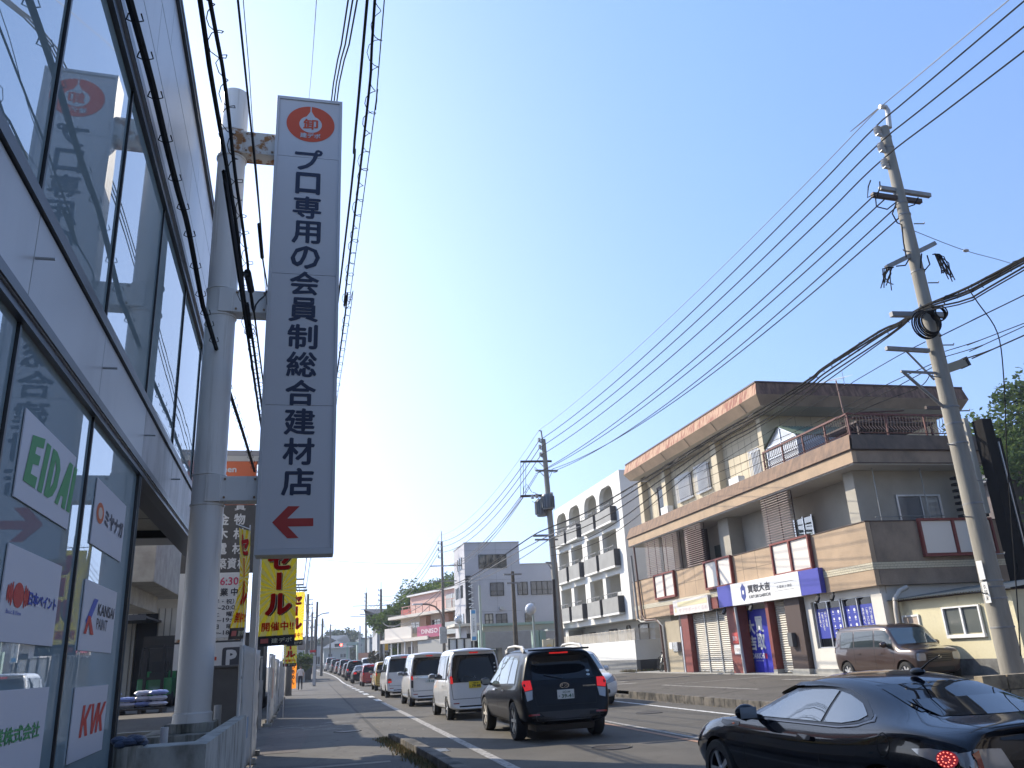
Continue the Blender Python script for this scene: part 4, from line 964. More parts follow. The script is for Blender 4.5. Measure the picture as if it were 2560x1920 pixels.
def suv(name, label, x, y, pm, full=True, plate_=None, group='vehicles queuing in the near lane', rz=0., z=0., Hh=1.66):
    gl1 = [(.72, 1.02), (1.28, 1.01), (1.28, 1.50), (1.0, 1.48), (.86, 1.40)]
    gl2 = [(1.34, 1.01), (2.16, .99), (2.16, 1.52), (1.34, 1.51)]
    gl3 = [(2.22, .99), (3.02, .97), (3.02, 1.03), (2.62, 1.42), (2.40, 1.52), (2.22, 1.52)]
    f = Hh / 1.66; sc_ = lambda pl: [(u, lerp(v, v * f, .6)) for u, v in pl]
    side = [('pillar_trim', trimb, [sc_([(.64, .99), (3.14, .945), (3.10, 1.02), (2.70, 1.44), (2.40, 1.555), (1.0, 1.53), (.80, 1.44)])], .002),
            ('side_window', glass_l if full else glass_c, [sc_(gl1)], .006), ('side_window', glass_c if not full else glass_l, [sc_(gl2)], .006), ('side_window', glass_l if full else glass_c, [sc_(gl3)], .006),
            ('door_gap', gap_m, strip2([(1.31, 1.0), (1.33, .62), (1.22, .36), (1.0, .33)], .012) + strip2([(2.19, .98), (2.2, .34)], .012) + strip2([(3.1, .95), (3.16, .6), (3.1, .34), (1.25, .34)], .012), .002),
            ('sill', trimb, [[(1.16, .25), (3.2, .25), (3.2, .36), (1.16, .36)]], .004)]
    for yy in (1.5, 2.35): side.append(('door_handle', chrome if full else pm, [rrect(yy, .86, yy + .2, .895, .015)], .025))
    rg = [(-.62, 1.06), (.62, 1.06), (.57, 1.42), (.46, 1.50), (-.46, 1.50), (-.57, 1.42)]
    rear = [('rear_window', glass_c, [sc_(rg)], .006), ('rear_wiper', trimb, strip2([(.0, 1.07), (-.36, 1.15)], .018), .02), ('tailgate_gap', gap_m, strip2([(-.70, 1.40), (-.74, 1.04), (-.60, .78), (-.58, .62), (.58, .62), (.60, .78), (.74, 1.04), (.70, 1.40)], .012), .002),
            ('high_brake_lamp', lamp_on, [rrect(-.19, 1.535 * f, .19, 1.56 * f, .01)], .012),
            ('tail_lamp', lamp_on, [[(.64, .91), (.80, .89), (.82, 1.02), (.80, 1.07), (.66, 1.07)]], .012), ('tail_lens', lamp_c, [[(.66, .74), (.77, .71), (.80, .878), (.64, .898)]], .013),
            ('reflector', lamp_r, [rrect(.55, .46, .76, .49, .01)], .012), ('bumper_lower', trimb, [[(-.66, .36), (.66, .36), (.70, .43), (-.70, .43)]], .006)]
    front = [('windscreen', glass_c, [[(-.58, 1.06), (.58, 1.06), (.50, 1.50), (-.50, 1.50)]], .006), ('headlight', lamp_c, [[(.46, .66), (.72, .68), (.70, .80), (.48, .76)]], .01), ('grille', trimb, [rrect(-.38, .5, .38, .72, .04)], .008)]
    def ex(root, bvh):
        if full:
            for s in (-1, 1):
                pts = [(s * .60, .78, 1.60), (s * .60, .92, 1.68), (s * .605, 1.5, 1.715), (s * .605, 2.1, 1.70), (s * .595, 2.42, 1.60)]
                mb = MB(); mb.tube(pts, [.02, .026, .026, .026, .018], 8); mb.build('roof_rail', mat('rail_pale', (.68, .66, .62), .4), root, smooth=True)
                mb = MB(); mb.bar((s * .6, .80, 1.6), (s * .6, 1.02, 1.675), .04, .09); mb.bar((s * .6, 2.2, 1.64), (s * .6, 2.4, 1.61), .04, .08); mb.build('rail_foot', mat('rail_pale', (.6, .6, .6), .4), root, bevel=.01)
                mb = MB(); mb.tube([(s * .46, -.01, .36), (s * .46, .3, .36)], .042, 16, False); mb.tube([(s * .46, -.005, .36), (s * .46, .3, .36)], .036, 16, False); mb.build('exhaust_pipe', chrome, root, smooth=True)
                mb = MB()
                mb.box(s * .66 if s > 0 else -.86, .86 if s > 0 else -.66, .56, .58, .20, .42); mb.build('mud_flap', trimb, root)
            mb = MB(); mb.prism([(-.62, .42, 1.595), (.62, .42, 1.595), (.56, .24, 1.60), (-.56, .24, 1.60)], (0, 0, .03)); mb.build('spoiler', pm, root, bevel=.012)
            mb = MB(); mb.tube([(0, .78, 1.66), (0, .70, 1.80)], .006, 6); mb.build('aerial', trimb, root)
            h = bvh.ray_cast(Vector((0, -3, .955)), Vector((0, 1, 0)))[0].y - .01
            mb = MB(); mb.add([(u, h - .006, .955 + v) for u, v in ell(0, 0, .092, .05, 28)] + [(u, h - .006, .955 + v) for u, v in ell(0, 0, .08, .04, 28)], [(i, (i + 1) % 28, 28 + (i + 1) % 28, 28 + i) for i in range(28)])
            for (u, v, s_) in ((-.045, .008, .02), (.01, .02, .011), (.02, -.012, .012), (.05, .008, .011), (.048, -.016, .01), (.0, -.022, .01)):
                mb.poly([(u + s_ * cos(a * pi / 4) * (1 if a % 2 == 0 else .4), h - .006, .955 + v + s_ * sin(a * pi / 4) * (1 if a % 2 == 0 else .4)) for a in range(8)])
            mb.build('emblem', chrome, root, fix=False)
            h = bvh.ray_cast(Vector((.5, -3, .93)), Vector((0, 1, 0)))[0].y - .012
            mb = MB(); put(mb, 'FORESTER', Vector((0, h, 0)), EX, EZ, .36, .62, .915, .942, .03, .004); mb.build('lettering', chrome, root, fix=False)
            for (u, v) in ((.52, 1.12), (.53, 1.19)):
                place_m = decal(bvh, 'B', [ell(u, v, .035, .02, 16)], .009, .05); place_m.build('sticker', mat('sticker_pale', (.5, .6, .62), .5), root, fix=False)
            mb = decal(bvh, 'B', [rrect(-.62, .36, .62, .52, .05)], .004, .1)
            if mb.v: mb.build('bumper_cover', mat('suv_cladding', (.03, .03, .032), .5), root, fix=False, smooth=2)
        if plate_: plate(root, bvh, .80, *plate_)
    return make_car(name, label, x, y, rz, 4.56, suv_st(Hh=Hh), (.86, 3.60), .345, pm, side, rear, front, rim=mat('rim_champagne', (.66, .61, .53), .35, metal=.15) if full else rim_b, spokes=6, mirrors=(.86, 2.98, 1.03), extra=ex, group=group, z=z)
suv('black_suv', 'black estate style SUV with pale roof rails and lit tail lamps, plate 39-41', 4.68, 17.75, P_black, True, ('w', '山口 300', '39-41'))
# ======================= KEI VANS =======================
def box_st(L, W, Hh, nose=.62, lean=.10, belt=.98, rake=.60, drop=1.):
    return [( .08, .10, .20, .34, belt - .02, Hh - .22, W * .70, W * .80, W * .78, W * .60),
            ( .02, .03, lean + .06, .27, belt, Hh - .07, W * .90, W * .955, W * .94, W * .80),
            ( .08, .06, lean + .10, .24, belt, Hh - .03, W * .95, W * .985, W * .965, W * .83),
            ( .35, .33, lean + .36, .22, belt, Hh - .01, W * .97, W, W * .98, W * .845),
            ( L * .45, L * .45, L * .45, .20, belt - .03, Hh, W * .97, W, W * .98, W * .85),
            ( L * .66, L * .66, L * .60, .20, belt - .05, Hh - .015, W * .97, W, W * .98, W * .85),
            ( L - nose - .42, L - nose - .42, L - nose - rake, .20, belt - .06, Hh - .05, W * .97, W, W * .975, W * .83),
            ( L - nose + .04, L - nose + .04, L - nose - .02, .21, belt - .07, belt + .13, W * .97, W, W * .96, W * .84),
            ( L - nose + .14, L - nose + .14, L - nose + .12, .21, belt - .08, belt + .01, W * .96, W * .99, W * .94, W * .82),
            ( L - .20, L - .20, L - .22, .22, belt - .16 * drop, belt - .08 * drop, W * .90, W * .95, W * .88, W * .74),
            ( L - .04, L - .03, L - .06, .26, belt - .30 * drop, belt - .22 * drop, W * .78, W * .86, W * .78, W * .62)]
def kei(name, label, x, y, pm, L=3.395, W=.7375, Hh=1.78, nose=.58, belt=.98, tail=None, plate_=None, glass=glass_c, rear_extra=None, z=0., rz=0., rim=rim_s, low=False, group='vehicles queuing in the near lane', wb=(.48, 2.98), r=.275, pillar=trimb, mirror_m=None, nw=3, cat='car', hb=True, lamps_lit=True, front=None, side_extra=(), spokes=5, lean=.10, style=0, rake=.60, drop=1.):
    zt = Hh - .17; yf = L - nose
    ws = []
    ya, yb = .30 + lean, yf - .02
    cuts = {3: [.30 + lean, .98, 1.86], 2: [.55, 1.75], 4: [.30 + lean, .98, 1.72, 2.3]}[nw]
    for i, c in enumerate(cuts):
        e = cuts[i + 1] - .06 if i + 1 < len(cuts) else None
        if e: ws.append([(c, belt + .04), (e, belt + .03), (e, zt), (c + (.03 if i == 0 else 0), zt)])
        else: ws.append([(c, belt + .03), (yf - .12, belt + .01), (yf - rake * .7, zt - .03), (yf - rake * .87, zt), (c, zt)])
    trim = [(cuts[0] - .05, belt), (yf - .02, belt - .03), (yf - rake * .63, zt + .02), (yf - rake * .83, zt + .035), (cuts[0] - .02, zt + .035)]
    side = [('pillar_trim', pillar, [trim], .002)] + [('side_window', glass, [w_], .006) for w_ in ws]
    dg = cuts[1] - .03
    side += [('door_gap', gap_m, strip2([(dg, belt), (dg, .5), (dg - .1, .28)], .01) + strip2([(cuts[2] - .03 if nw > 2 else yf - .3, belt), (cuts[2] - .03 if nw > 2 else yf - .3, .26)], .01) + strip2([(yf - .08, belt - .04), (yf - .05, .6), (yf - .25, .27), (dg, .27)], .01), .002),
             ('door_handle', pm, [rrect(dg + .08, belt - .15, dg + .27, belt - .115, .015)], .022), ('door_handle', pm, [rrect(dg + 1.0, belt - .16, dg + 1.19, belt - .125, .015)], .022)] + list(side_extra)
    ww = W * .86
    rg = [(-ww, belt + .02), (ww, belt + .02), (ww * .93, Hh - .26), (ww * .84, Hh - .17), (-ww * .84, Hh - .17), (-ww * .93, Hh - .26)]
    rear = [('rear_window', glass_c, [rg], .006), ('rear_wiper', trimb, strip2([(.0, belt + .03), (-.30, belt + .10)], .016), .02), ('tailgate_gap', gap_m, strip2([(-ww - .03, Hh - .2), (-ww - .03, belt), (-ww + .03, .52), (ww - .03, .52), (ww + .03, belt), (ww + .03, Hh - .2)], .011), .002)]
    if hb: rear.append(('high_brake_lamp', lamp_on, [rrect(-.12, Hh - .135, .12, Hh - .11, .01)], .014))
    lm = lamp_on if lamps_lit else lamp_r
    tail = tail or [(W * .84, belt - .12), (W * .95, belt - .10), (W * .95, belt + .34), (W * .87, belt + .30)]
    rear += [('tail_lamp', lamp_r, [tail], .012), ('brake_lamp_side', lm, [[(lerp(tail[0][0], u, .8), lerp(tail[0][1], v, .35)) for u, v in tail]], .017), ('reflector', lamp_r, [rrect(W * .60, .40, W * .82, .425, .008)], .01), ('bumper_line', gap_m, [rrect(-W * .6, .31, W * .6, .35, .01)], .004)]
    front = front or [('windscreen', glass_c, [[(-ww, belt + .05), (ww, belt + .05), (ww * .92, Hh - .17), (-ww * .92, Hh - .17)]], .006), ('headlight', lamp_c, [[(W * .50, belt - .34), (W * .80, belt - .32), (W * .78, belt - .18), (W * .52, belt - .20)]], .01), ('grille', trimb, [rrect(-W * .45, .42, W * .45, .56, .03)], .008)]
    def ex(root, bvh):
        if plate_: plate(root, bvh, plate_[3] if len(plate_) > 3 else belt - .20, *plate_[:3])
        if rear_extra: rear_extra(root, bvh)
        mb = MB(); mb.prism([(-ww, lean + .12, Hh - .085), (ww, lean + .12, Hh - .085), (ww * .9, lean - .02, Hh - .09), (-ww * .9, lean - .02, Hh - .09)], (0, 0, .025)); mb.build('spoiler', pm, root, bevel=.01)
    return make_car(name, label, x, y, rz, L, box_st(L, W, Hh, nose, lean, belt, rake, drop), wb, r, pm, side, rear, front, rim=rim, spokes=spokes, mirrors=(W - .02, yf - .28, belt + .08, mirror_m or pm), extra=ex, z=z, group=group, cat=cat, style=style)
def van1(root, bvh):
    h = bvh.ray_cast(Vector((0, -3, 1.045)), Vector((0, 1, 0)))[0].y - .018
    mb = MB()
    for k in range(3):
        a = pi / 2 + k * 2 * pi / 3; c = Vector((.025 * cos(a), 0, .025 * sin(a))); d = Vector((cos(a), 0, sin(a))); e = Vector((-sin(a), 0, cos(a)))
        mb.poly([Vector((0, h, 1.045)) + v for v in (d * .002, d * .024 + e * .013, d * .048, d * .024 - e * .013)])
    mb.build('emblem', chrome, root, fix=False)
    mb = decal(bvh, 'B', [[(-.62, .93), (.62, .93), (.64, 1.02), (-.64, 1.02)]], .008, .1); mb.build('rear_garnish', glass_c, root, fix=False, smooth=2)
    mb = decal(bvh, 'B', [rrect(.54, 1.16 + .1 * k, .58, 1.19 + .1 * k, .01) for k in range(3)], .010, .1); mb.build('sticker', M['white'], root, fix=False)
kei('white_minivan', 'white boxy minivan with a yellow 79-88 plate queuing right ahead of the black SUV', 4.28, 24.25, P_white, Hh=1.80, belt=1.0, tail=[(.60, .90), (.70, .94), (.70, 1.42), (.655, 1.50), (.62, 1.30)], plate_=('y', '久留米 582', '79-88', .86), rear_extra=van1, lean=.08)
def van2(root, bvh):
    mb = decal(bvh, 'B', [[(-.60, .96), (.60, .96), (.60, .985), (-.60, .985)]], .012, .1); mb.build('rear_garnish', chrome, root, fix=False, smooth=2)
    mb = decal(bvh, 'B', [[(s * .60, .62), (s * .68, .64), (s * .68, .88), (s * .60, .88)] for s in (-1, 1)], .009, .1); mb.build('lamp_surround', trimb, root, fix=False)
kei('white_minivan', 'white boxy minivan with a black edged 18-34 plate and chrome bar across the tailgate', 4.16, 32.3, P_pearl, Hh=1.82, belt=1.02, tail=[(.60, .90), (.69, .92), (.70, 1.30), (.64, 1.24)], plate_=('w', '久留米 580', '18-34', .86), rear_extra=van2, lean=.05)
kei('white_cargo_van', 'white cargo van with low red tail lamps, third white vehicle in the queue', 4.18, 41.5, P_white, L=4.2, W=.83, Hh=1.86, nose=.42, belt=1.08, tail=[(.58, .66), (.80, .62), (.80, .78), (.72, .84), (.60, .82)], glass=glass_c, wb=(.80, 3.2), r=.29, pillar=P_white, nw=3, mirror_m=trimb, rim=rim_b, lean=.10)
def kei_far(name, label, x, y, pm, **k):
    k.setdefault('z', rise(y)); return kei(name, label, x, y, pm, **k)
kei_far('yellow_car', 'small yellow hatchback almost hidden ahead of the white cargo van', 4.40, 52.6, P_yellow, Hh=1.62, belt=.95, rim=rim_b)
kei_far('red_hatchback', 'bright red hatchback with a lit high brake lamp in the queue', 4.32, 64.2, P_red, W=.76, Hh=1.50, L=3.6, nose=.8, belt=.92, tail=[(.62, .80), (.73, .80), (.70, 1.12), (.64, 1.10)], plate_=('w', '', '', .66), wb=(.55, 3.0), lean=.28)
# ======================= SALOON =======================
def sedan_st(L=4.5, W=.86, Hh=1.45):
    return [(.08, .10, .14, .40, .86, .95, .60, .68, .64, .5), (.02, .05, .12, .33, .90, 1.00, .74, .80, .76, .60), (.10, .14, .22, .28, .92, 1.02, .80, .84, .80, .62),
            (.50, .50, .60, .25, .93, 1.04, .82, W, .82, .64), (.70, .70, 1.25, .25, .92, 1.36, .82, W, .82, .56), (1.30, 1.30, 1.60, .24, .90, Hh - .02, .82, W, .82, .58),
            (2.1, 2.1, 2.1, .24, .88, Hh, .82, W, .82, .59), (2.8, 2.8, 2.5, .24, .87, Hh - .06, .82, W, .82, .58), (3.25, 3.25, 3.2, .24, .86, .95, .82, W, .81, .66), (3.4, 3.4, 3.38, .25, .85, .90, .82, W, .80, .66),
            (4.1, 4.1, 4.1, .27, .76, .80, .78, .82, .74, .6), (4.46, 4.48, 4.40, .33, .58, .62, .6, .68, .6, .5)]
def sedan(name, label, x, y, pm, z=0., rz=0., group='vehicles queuing in the near lane', roof=None):
    side = [('pillar_trim', trimb, [[(.95, .93), (3.05, .88), (2.55, 1.32), (2.3, 1.38), (1.5, 1.37), (1.2, 1.26)]], .002), ('side_window', glass_c, [[(1.08, .96), (1.95, .94), (1.95, 1.34), (1.5, 1.33), (1.26, 1.22)]], .006), ('side_window', glass_c, [[(2.02, .94), (2.9, .91), (2.5, 1.27), (2.28, 1.34), (2.02, 1.34)]], .006)]
    rear = [('rear_window', glass_c, [[(-.52, 1.06), (.52, 1.06), (.45, 1.33), (-.45, 1.33)]], .006), ('tail_lamp', lamp_on, [[(.50, .76), (.76, .74), (.76, .88), (.54, .90)]], .012), ('high_brake_lamp', lamp_on, [rrect(-.1, 1.345, .1, 1.365, .008)], .012)]
    front = [('windscreen', glass_c, [[(-.55, .98), (.55, .98), (.46, 1.34), (-.46, 1.34)]], .006), ('headlight', lamp_c, [[(.46, .58), (.72, .60), (.70, .70), (.48, .68)]], .01), ('grille', trimb, [rrect(-.3, .42, .3, .6, .03)], .008)]
    def ex(root, bvh): plate(root, bvh, .66, 'w', '', '')
    top = [('roof_panel', roof, [rect(-.5, 1.35, .5, 2.5)], .004)] if roof else ()
    return make_car(name, label, x, y, rz, 4.5, sedan_st(), (.85, 3.55), .31, pm, side, rear, front, top=top, rim=rim_s, mirrors=(.83, 2.9, .95), extra=ex, z=z, group=group)
sedan('dark_saloon', 'dark saloon with a bright sky lit roof, just ahead of the red hatchback', 4.25, 75.5, P_black, rise(75.5))
suv('dark_minivan', 'black minivan with a lit high brake lamp ahead of the dark saloon', 4.15, 86, P_black, False, ('w', '', ''), z=rise(86), Hh=1.85)
far_specs = [('dark_hatchback', 'dark red hatchback wedged in the far queue beyond the black minivan', 95.5, paint('maroon', (.09, .012, .014)), 1.5), ('dark_minivan', 'dark blue tall minivan in the far queue, lit lamps on its left', 103, paint('deep_blue', (.02, .03, .06)), 1.78),
             ('dark_hatchback', 'small reddish hatchback far up the queue beside the dark blue minivan', 110.5, paint('rust_red', (.16, .03, .02)), 1.48), ('dark_minivan', 'dark grey boxy van second from the far end of the queue', 118, P_navy, 1.7), ('grey_minivan', 'silver grey minivan at the far end of the queue by the bend', 127, P_silver, 1.85)]
for nm, lb, yy, pm, hh in far_specs:
    kei_far(nm, lb, 4.2 + bend(yy), yy, pm, Hh=hh, W=.80, L=4.0, belt=hh * .58, wb=(.7, 3.2), r=.3, rz=atan2(.0017 * max(0, yy - 85), 1), lean=.18)
# oncoming
kei_far('white_delivery_van', 'white tall van driving toward the viewer beyond the white cargo van', 8.15, 72, P_white, Hh=2.0, W=.85, L=4.6, belt=1.15, nose=.35, wb=(.8, 3.6), r=.31, rz=pi, group='oncoming vehicles', lamps_lit=False, hb=False, pillar=P_white, z=.0)
sedan('silver_saloon', 'grey green saloon coming the other way beside the far queue', 8.0 + bend(93), 93, P_silver, rise(93), pi, 'oncoming vehicles')
kei_far('white_hatchback', 'white car roof showing above the far queue, coming the other way', 7.7 + bend(112), 112, P_white, Hh=1.75, W=.84, L=4.2, belt=1.0, wb=(.8, 3.3), r=.3, rz=pi, group='oncoming vehicles', lamps_lit=False, hb=False)
# white people carrier right behind the SUV, facing us
def mpv(name, label, x, y, rz, z, group):
    st = [tuple(s_) for s_ in box_st(4.6, .85, 1.60, 1.10, .12, .98)]
    L = 4.6
    side = [('pillar_trim', trimb, [[(.34, 1.0), (3.62, .92), (2.95, 1.44), (2.7, 1.48), (.5, 1.46)]], .002), ('side_window', glass_c, [[(.42, 1.03), (1.3, 1.02), (1.3, 1.42), (.54, 1.42)]], .006), ('side_window', glass_c, [[(1.36, 1.02), (2.3, 1.0), (2.3, 1.43), (1.36, 1.43)]], .006), ('side_window', glass_l, [[(2.36, 1.0), (3.4, .96), (2.92, 1.36), (2.65, 1.43), (2.36, 1.43)]], .006),
            ('door_gap', gap_m, strip2([(2.33, 1.0), (2.33, .3)], .012) + strip2([(3.42, .94), (3.42, .5), (3.2, .3)], .012), .002), ('door_handle', P_white, [rrect(2.42, .84, 2.62, .87, .015)], .02)]
    rear = [('rear_window', glass_c, [[(-.66, 1.02), (.66, 1.02), (.6, 1.42), (-.6, 1.42)]], .006), ('tail_lamp', lamp_r, [[(.66, .82), (.80, .84), (.78, 1.2), (.68, 1.16)]], .012)]
    front = [('windscreen', glass_l, [[(-.68, 1.02), (.68, 1.02), (.58, 1.46), (-.58, 1.46)]], .006), ('headlight', lamp_c, [[(.40, .60), (.76, .70), (.78, .86), (.66, .84), (.42, .70)]], .01), ('grille', trimb, [rrect(-.4, .62, .4, .72, .03), rrect(-.5, .34, .5, .46, .04)], .008), ('grille_bar', chrome, [rrect(-.36, .67, .36, .685, .005)], .014)]
    return make_car(name, label, x, y, rz, L, st, (.85, 3.7), .315, P_white, side, rear, front, rim=rim_s, mirrors=(.84, 3.1, 1.02), z=z, group=group)
mpv('white_people_carrier', 'white people carrier facing the viewer, half hidden behind the black SUV', 8.12, 26.4, pi, 0, 'oncoming vehicles')
# ======================= BLACK COUPE =======================
def coupe():
    L = 4.24
    def sh(y): return y - .16 * max(0., 1 - abs(y - 2.1) / 1.35) ** .6 if .75 < y < 3.45 else y
    st = [(.10, .12, .16, .42, .78, .88, .52, .60, .58, .46), (.02, .05, .12, .34, .84, .925, .68, .76, .72, .56), (.10, .14, .20, .27, .87, .95, .76, .83, .79, .60),
          (.34, .34, .40, .24, .90, .965, .82, .875, .84, .62), (.62, .62, .80, .22, .925, 1.02, .84, .8875, .85, .56), (1.0, 1.0, 1.14, .20, .92, 1.155, .83, .885, .83, .53),
          (1.45, 1.45, 1.52, .18, .885, 1.255, .82, .865, .80, .535), (2.0, 2.0, 2.0, .17, .865, 1.285, .82, .86, .79, .545), (2.35, 2.35, 2.28, .17, .865, 1.265, .82, .86, .79, .54),
          (2.72, 2.72, 2.56, .17, .87, 1.17, .82, .865, .795, .53), (3.0, 3.0, 2.98, .18, .87, .96, .82, .87, .80, .60), (3.12, 3.12, 3.12, .18, .865, .90, .82, .875, .81, .62),
          (3.45, 3.45, 3.46, .19, .845, .855, .82, .885, .81, .60), (3.85, 3.85, 3.84, .20, .76, .785, .78, .85, .76, .56), (4.12, 4.12, 4.08, .22, .64, .67, .66, .74, .66, .5), (4.21, 4.22, 4.16, .27, .52, .55, .5, .58, .52, .42)]
    st = [(sh(a[0]), sh(a[1]), sh(a[2])) + a[3:] for a in st]
    win = [(1.52, .885), (2.92, .875), (2.96, .90), (2.60, 1.07), (2.38, 1.155), (2.1, 1.185), (1.80, 1.19), (1.55, 1.165), (1.30, 1.10), (1.06, .985), (1.06, .955), (1.2, .925)]
    g1 = [(1.78, .905), (2.74, .895), (2.76, .92), (2.52, 1.05), (2.32, 1.125), (2.1, 1.155), (1.80, 1.162), (1.70, 1.155)]
    g2 = [(1.73, .905), (1.66, 1.148), (1.52, 1.125), (1.30, 1.065), (1.14, .985), (1.22, .945), (1.45, .912)]
    side = [('window_trim', trimb, [win], .003), ('side_window', glass_l, [g1], .007), ('side_window', glass_l, [g2], .007),
            ('window_bright', mat('trim_satin', (.12, .12, .13), .2, metal=1.), strip2([(1.04, .99), (1.0, .955), (1.22, .905), (1.5, .878), (2.96, .868)], .010), .010),
            ('door_gap', gap_m, strip2([(1.75, .885), (1.76, .50), (1.66, .26), (1.7, .22)], .009) + strip2([(2.86, .87), (2.93, .70), (2.94, .45), (2.84, .26), (1.7, .23)], .009) + strip2([(2.92, .84), (3.1, .862), (3.4, .86)], .008), .002),
            ('door_handle', P_coupe, [rrect(1.84, .745, 2.06, .785, .02)], .026),
            ('fender_vent', trimb, [[(3.02, .79), (3.02, .83), (3.34, .835), (3.34, .80), (3.24, .77)]], .004), ('fender_vent_insert', mat('vent_grey', (.06, .065, .07), .3), [[(3.18, .785), (3.10, .815), (3.31, .82), (3.31, .80)]], .007),
            ('fender_badge', chrome, [[(3.10 + .028 * cos(a * pi / 4) * (1.3 if a % 2 == 0 else .5), .805 + .012 * sin(a * pi / 4) * (1.2 if a % 2 == 0 else .5)) for a in range(8)]], .012),
            ('fuel_cap', gap_m, outline(ell(.78, .80, .09, .085, 20), .006), .003), ('side_lamp', lamp_c, [[(3.98, .50), (4.10, .48), (4.10, .535), (3.98, .55)]], .006), ('sill', trimb, [[(1.1, .19), (2.95, .19), (2.95, .25), (1.1, .25)]], .006)]
    side = [(n_, m_, [[(sh(u), v) for u, v in pl] for pl in ps], o_) for n_, m_, ps, o_ in side]
    # tail lamps wrap round the corner, so they are drawn from behind and from the side
    tl_ = [(.40, .66), (.56, .62), (.74, .64), (.80, .72), (.80, .79), (.70, .82), (.46, .80)]
    rear = [('tail_lamp', lamp_c, [tl_], .010), ('tail_lens', lamp_r, [[(.66, .65), (.72, .64), (.74, .79), (.68, .81)]], .013),
            ('rear_window', glass_c, [[(-.48, .99), (.48, .99), (.44, 1.20), (-.44, 1.20)]], .004), ('bumper_lower', trimb, [[(-.6, .3), (.6, .3), (.66, .42), (-.66, .42)]], .006)]
    front = [('headlight', lamp_c, [[(.42, .58), (.66, .60), (.66, .68), (.50, .68)]], .008), ('grille', trimb, [rrect(-.36, .30, .36, .44, .04)], .006), ('windscreen', glass_c, [[(-.58, .94), (.58, .94), (.46, 1.2), (-.46, 1.2)]], .006)]
    top = [('rear_glass', glass_c, [[(-.52, .72), (.52, .72), (.46, 1.30), (-.46, 1.30)]], .005), ('boot_gap', gap_m, outline(rrect(-.52, .16, .52, .70, .08), .008), .003), ('windscreen_top', glass_c, [[(-.56, 3.02), (.56, 3.02), (.47, 2.42), (-.47, 2.42)]], .006)]
    top = [(n_, m_, [[(u, sh(v)) for u, v in pl] for pl in ps], o_) for n_, m_, ps, o_ in top]
    def ex(root, bvh):
        mb = MB(); mb.sphere((.0, 1.32, 1.285), .05, 12, (.9, 1.6, .7)); mb.tube([(0, 1.30, 1.29), (.02, 1.18, 1.37), (.04, 1.06, 1.42)], [.012, .006, .004], 8); mb.build('aerial', trimb, root, smooth=True)
        # side lens of the tail lamp
        for s in 'LR':
            mb = decal(bvh, s, [[(.14, .70), (.40, .76), (.46, .80), (.30, .815), (.12, .80)]], .008, .05); mb.build('tail_lens', lamp_c, root, fix=False, smooth=2)
            mb = decal(bvh, s, [ell(.185, .752, .072, .056, 18)], .014, .05); bq = mb.build('brake_lamp', mat('lamp_deep_red', (.34, .008, .012), .1, coat=1., emit=(1, .02, .03), es=.10), root, fix=False, smooth=2)
            mb = decal(bvh, s, [ell(.185 + q_ * .052 * cos(k * pi / (7 if q_ > .6 else 4)), .752 + q_ * .042 * sin(k * pi / (7 if q_ > .6 else 4)), .0052, .0042, 8) for q_ in (1.05, .5) for k in range(14 if q_ > .6 else 8)], .019, .05); mb.build('lamp_diodes', mat('diode_red', (.8, .1, .08), .3, emit=(1, .22, .15), es=1.6), bq, fix=False)
        mb = decal(bvh, 'L', [[(1.52, 1.185), (1.9, 1.21), (2.3, 1.19), (2.62, 1.10), (2.8, 1.02), (2.6, 1.075), (2.3, 1.16), (1.9, 1.185)]], .028, .08); mb.build('wind_deflector', trimb, root, fix=False, smooth=2)
    r, b_ = make_car('black_coupe', 'glossy black two door sports coupe filling the bottom right corner', 5.04, 4.95 + L * 1.04 / 2, 0, L, st, (.83, 3.40), .312, P_coupe, side, rear, front, top, rim=rim_s, spokes=5, style=1, mirrors=(.83, 2.60, .945, P_coupe), extra=ex, arch=.345)
    r.scale = (1.02, 1.04, .955)
coupe()
# ======================= PARKED BROWN KEI =======================
def conte():
    L, W, Hh = 3.395, .7375, 1.52
    belt = .90
    fr = [('windscreen', glass_l, [[(-.60, .98), (.60, .98), (.56, 1.38), (-.56, 1.38)]], .006), ('headlight', lamp_c, [rrect(.40, .56, .64, .74, .04)], .012), ('grille', trimb, [rrect(-.36, .52, .36, .72, .03)], .01),
          ('grille_bar', mat('grille_dark_chrome', (.12, .11, .11), .3, metal=.8), [rrect(-.34, .55 + .05 * k, .34, .562 + .05 * k, .004) for k in range(4)], .016), ('badge', chrome, [ell(0, .635, .045, .04, 20)], .02), ('badge_mark', trimb, [ell(0, .635, .032, .028, 16)], .022), ('lower_grille', trimb, [rrect(-.4, .30, .4, .40, .03)], .008)]
    kei('brown_minicar', 'boxy brown minicar parked in front of the cream wall and the blue window posters', 15.5, 20.2, P_brown, L=L, W=W, Hh=Hh, nose=.74, belt=belt, z=.33, rz=pi, glass=mat('car_glass_mid', (.035, .045, .045), .03, spec=.9), front=fr, group='parked cars', lamps_lit=False, hb=False, pillar=mat('pillar_brown', (.03, .022, .02), .3), rim=rim_s, spokes=7, wb=(.52, 2.92), lean=.04, rake=.30, drop=.35)
conte()
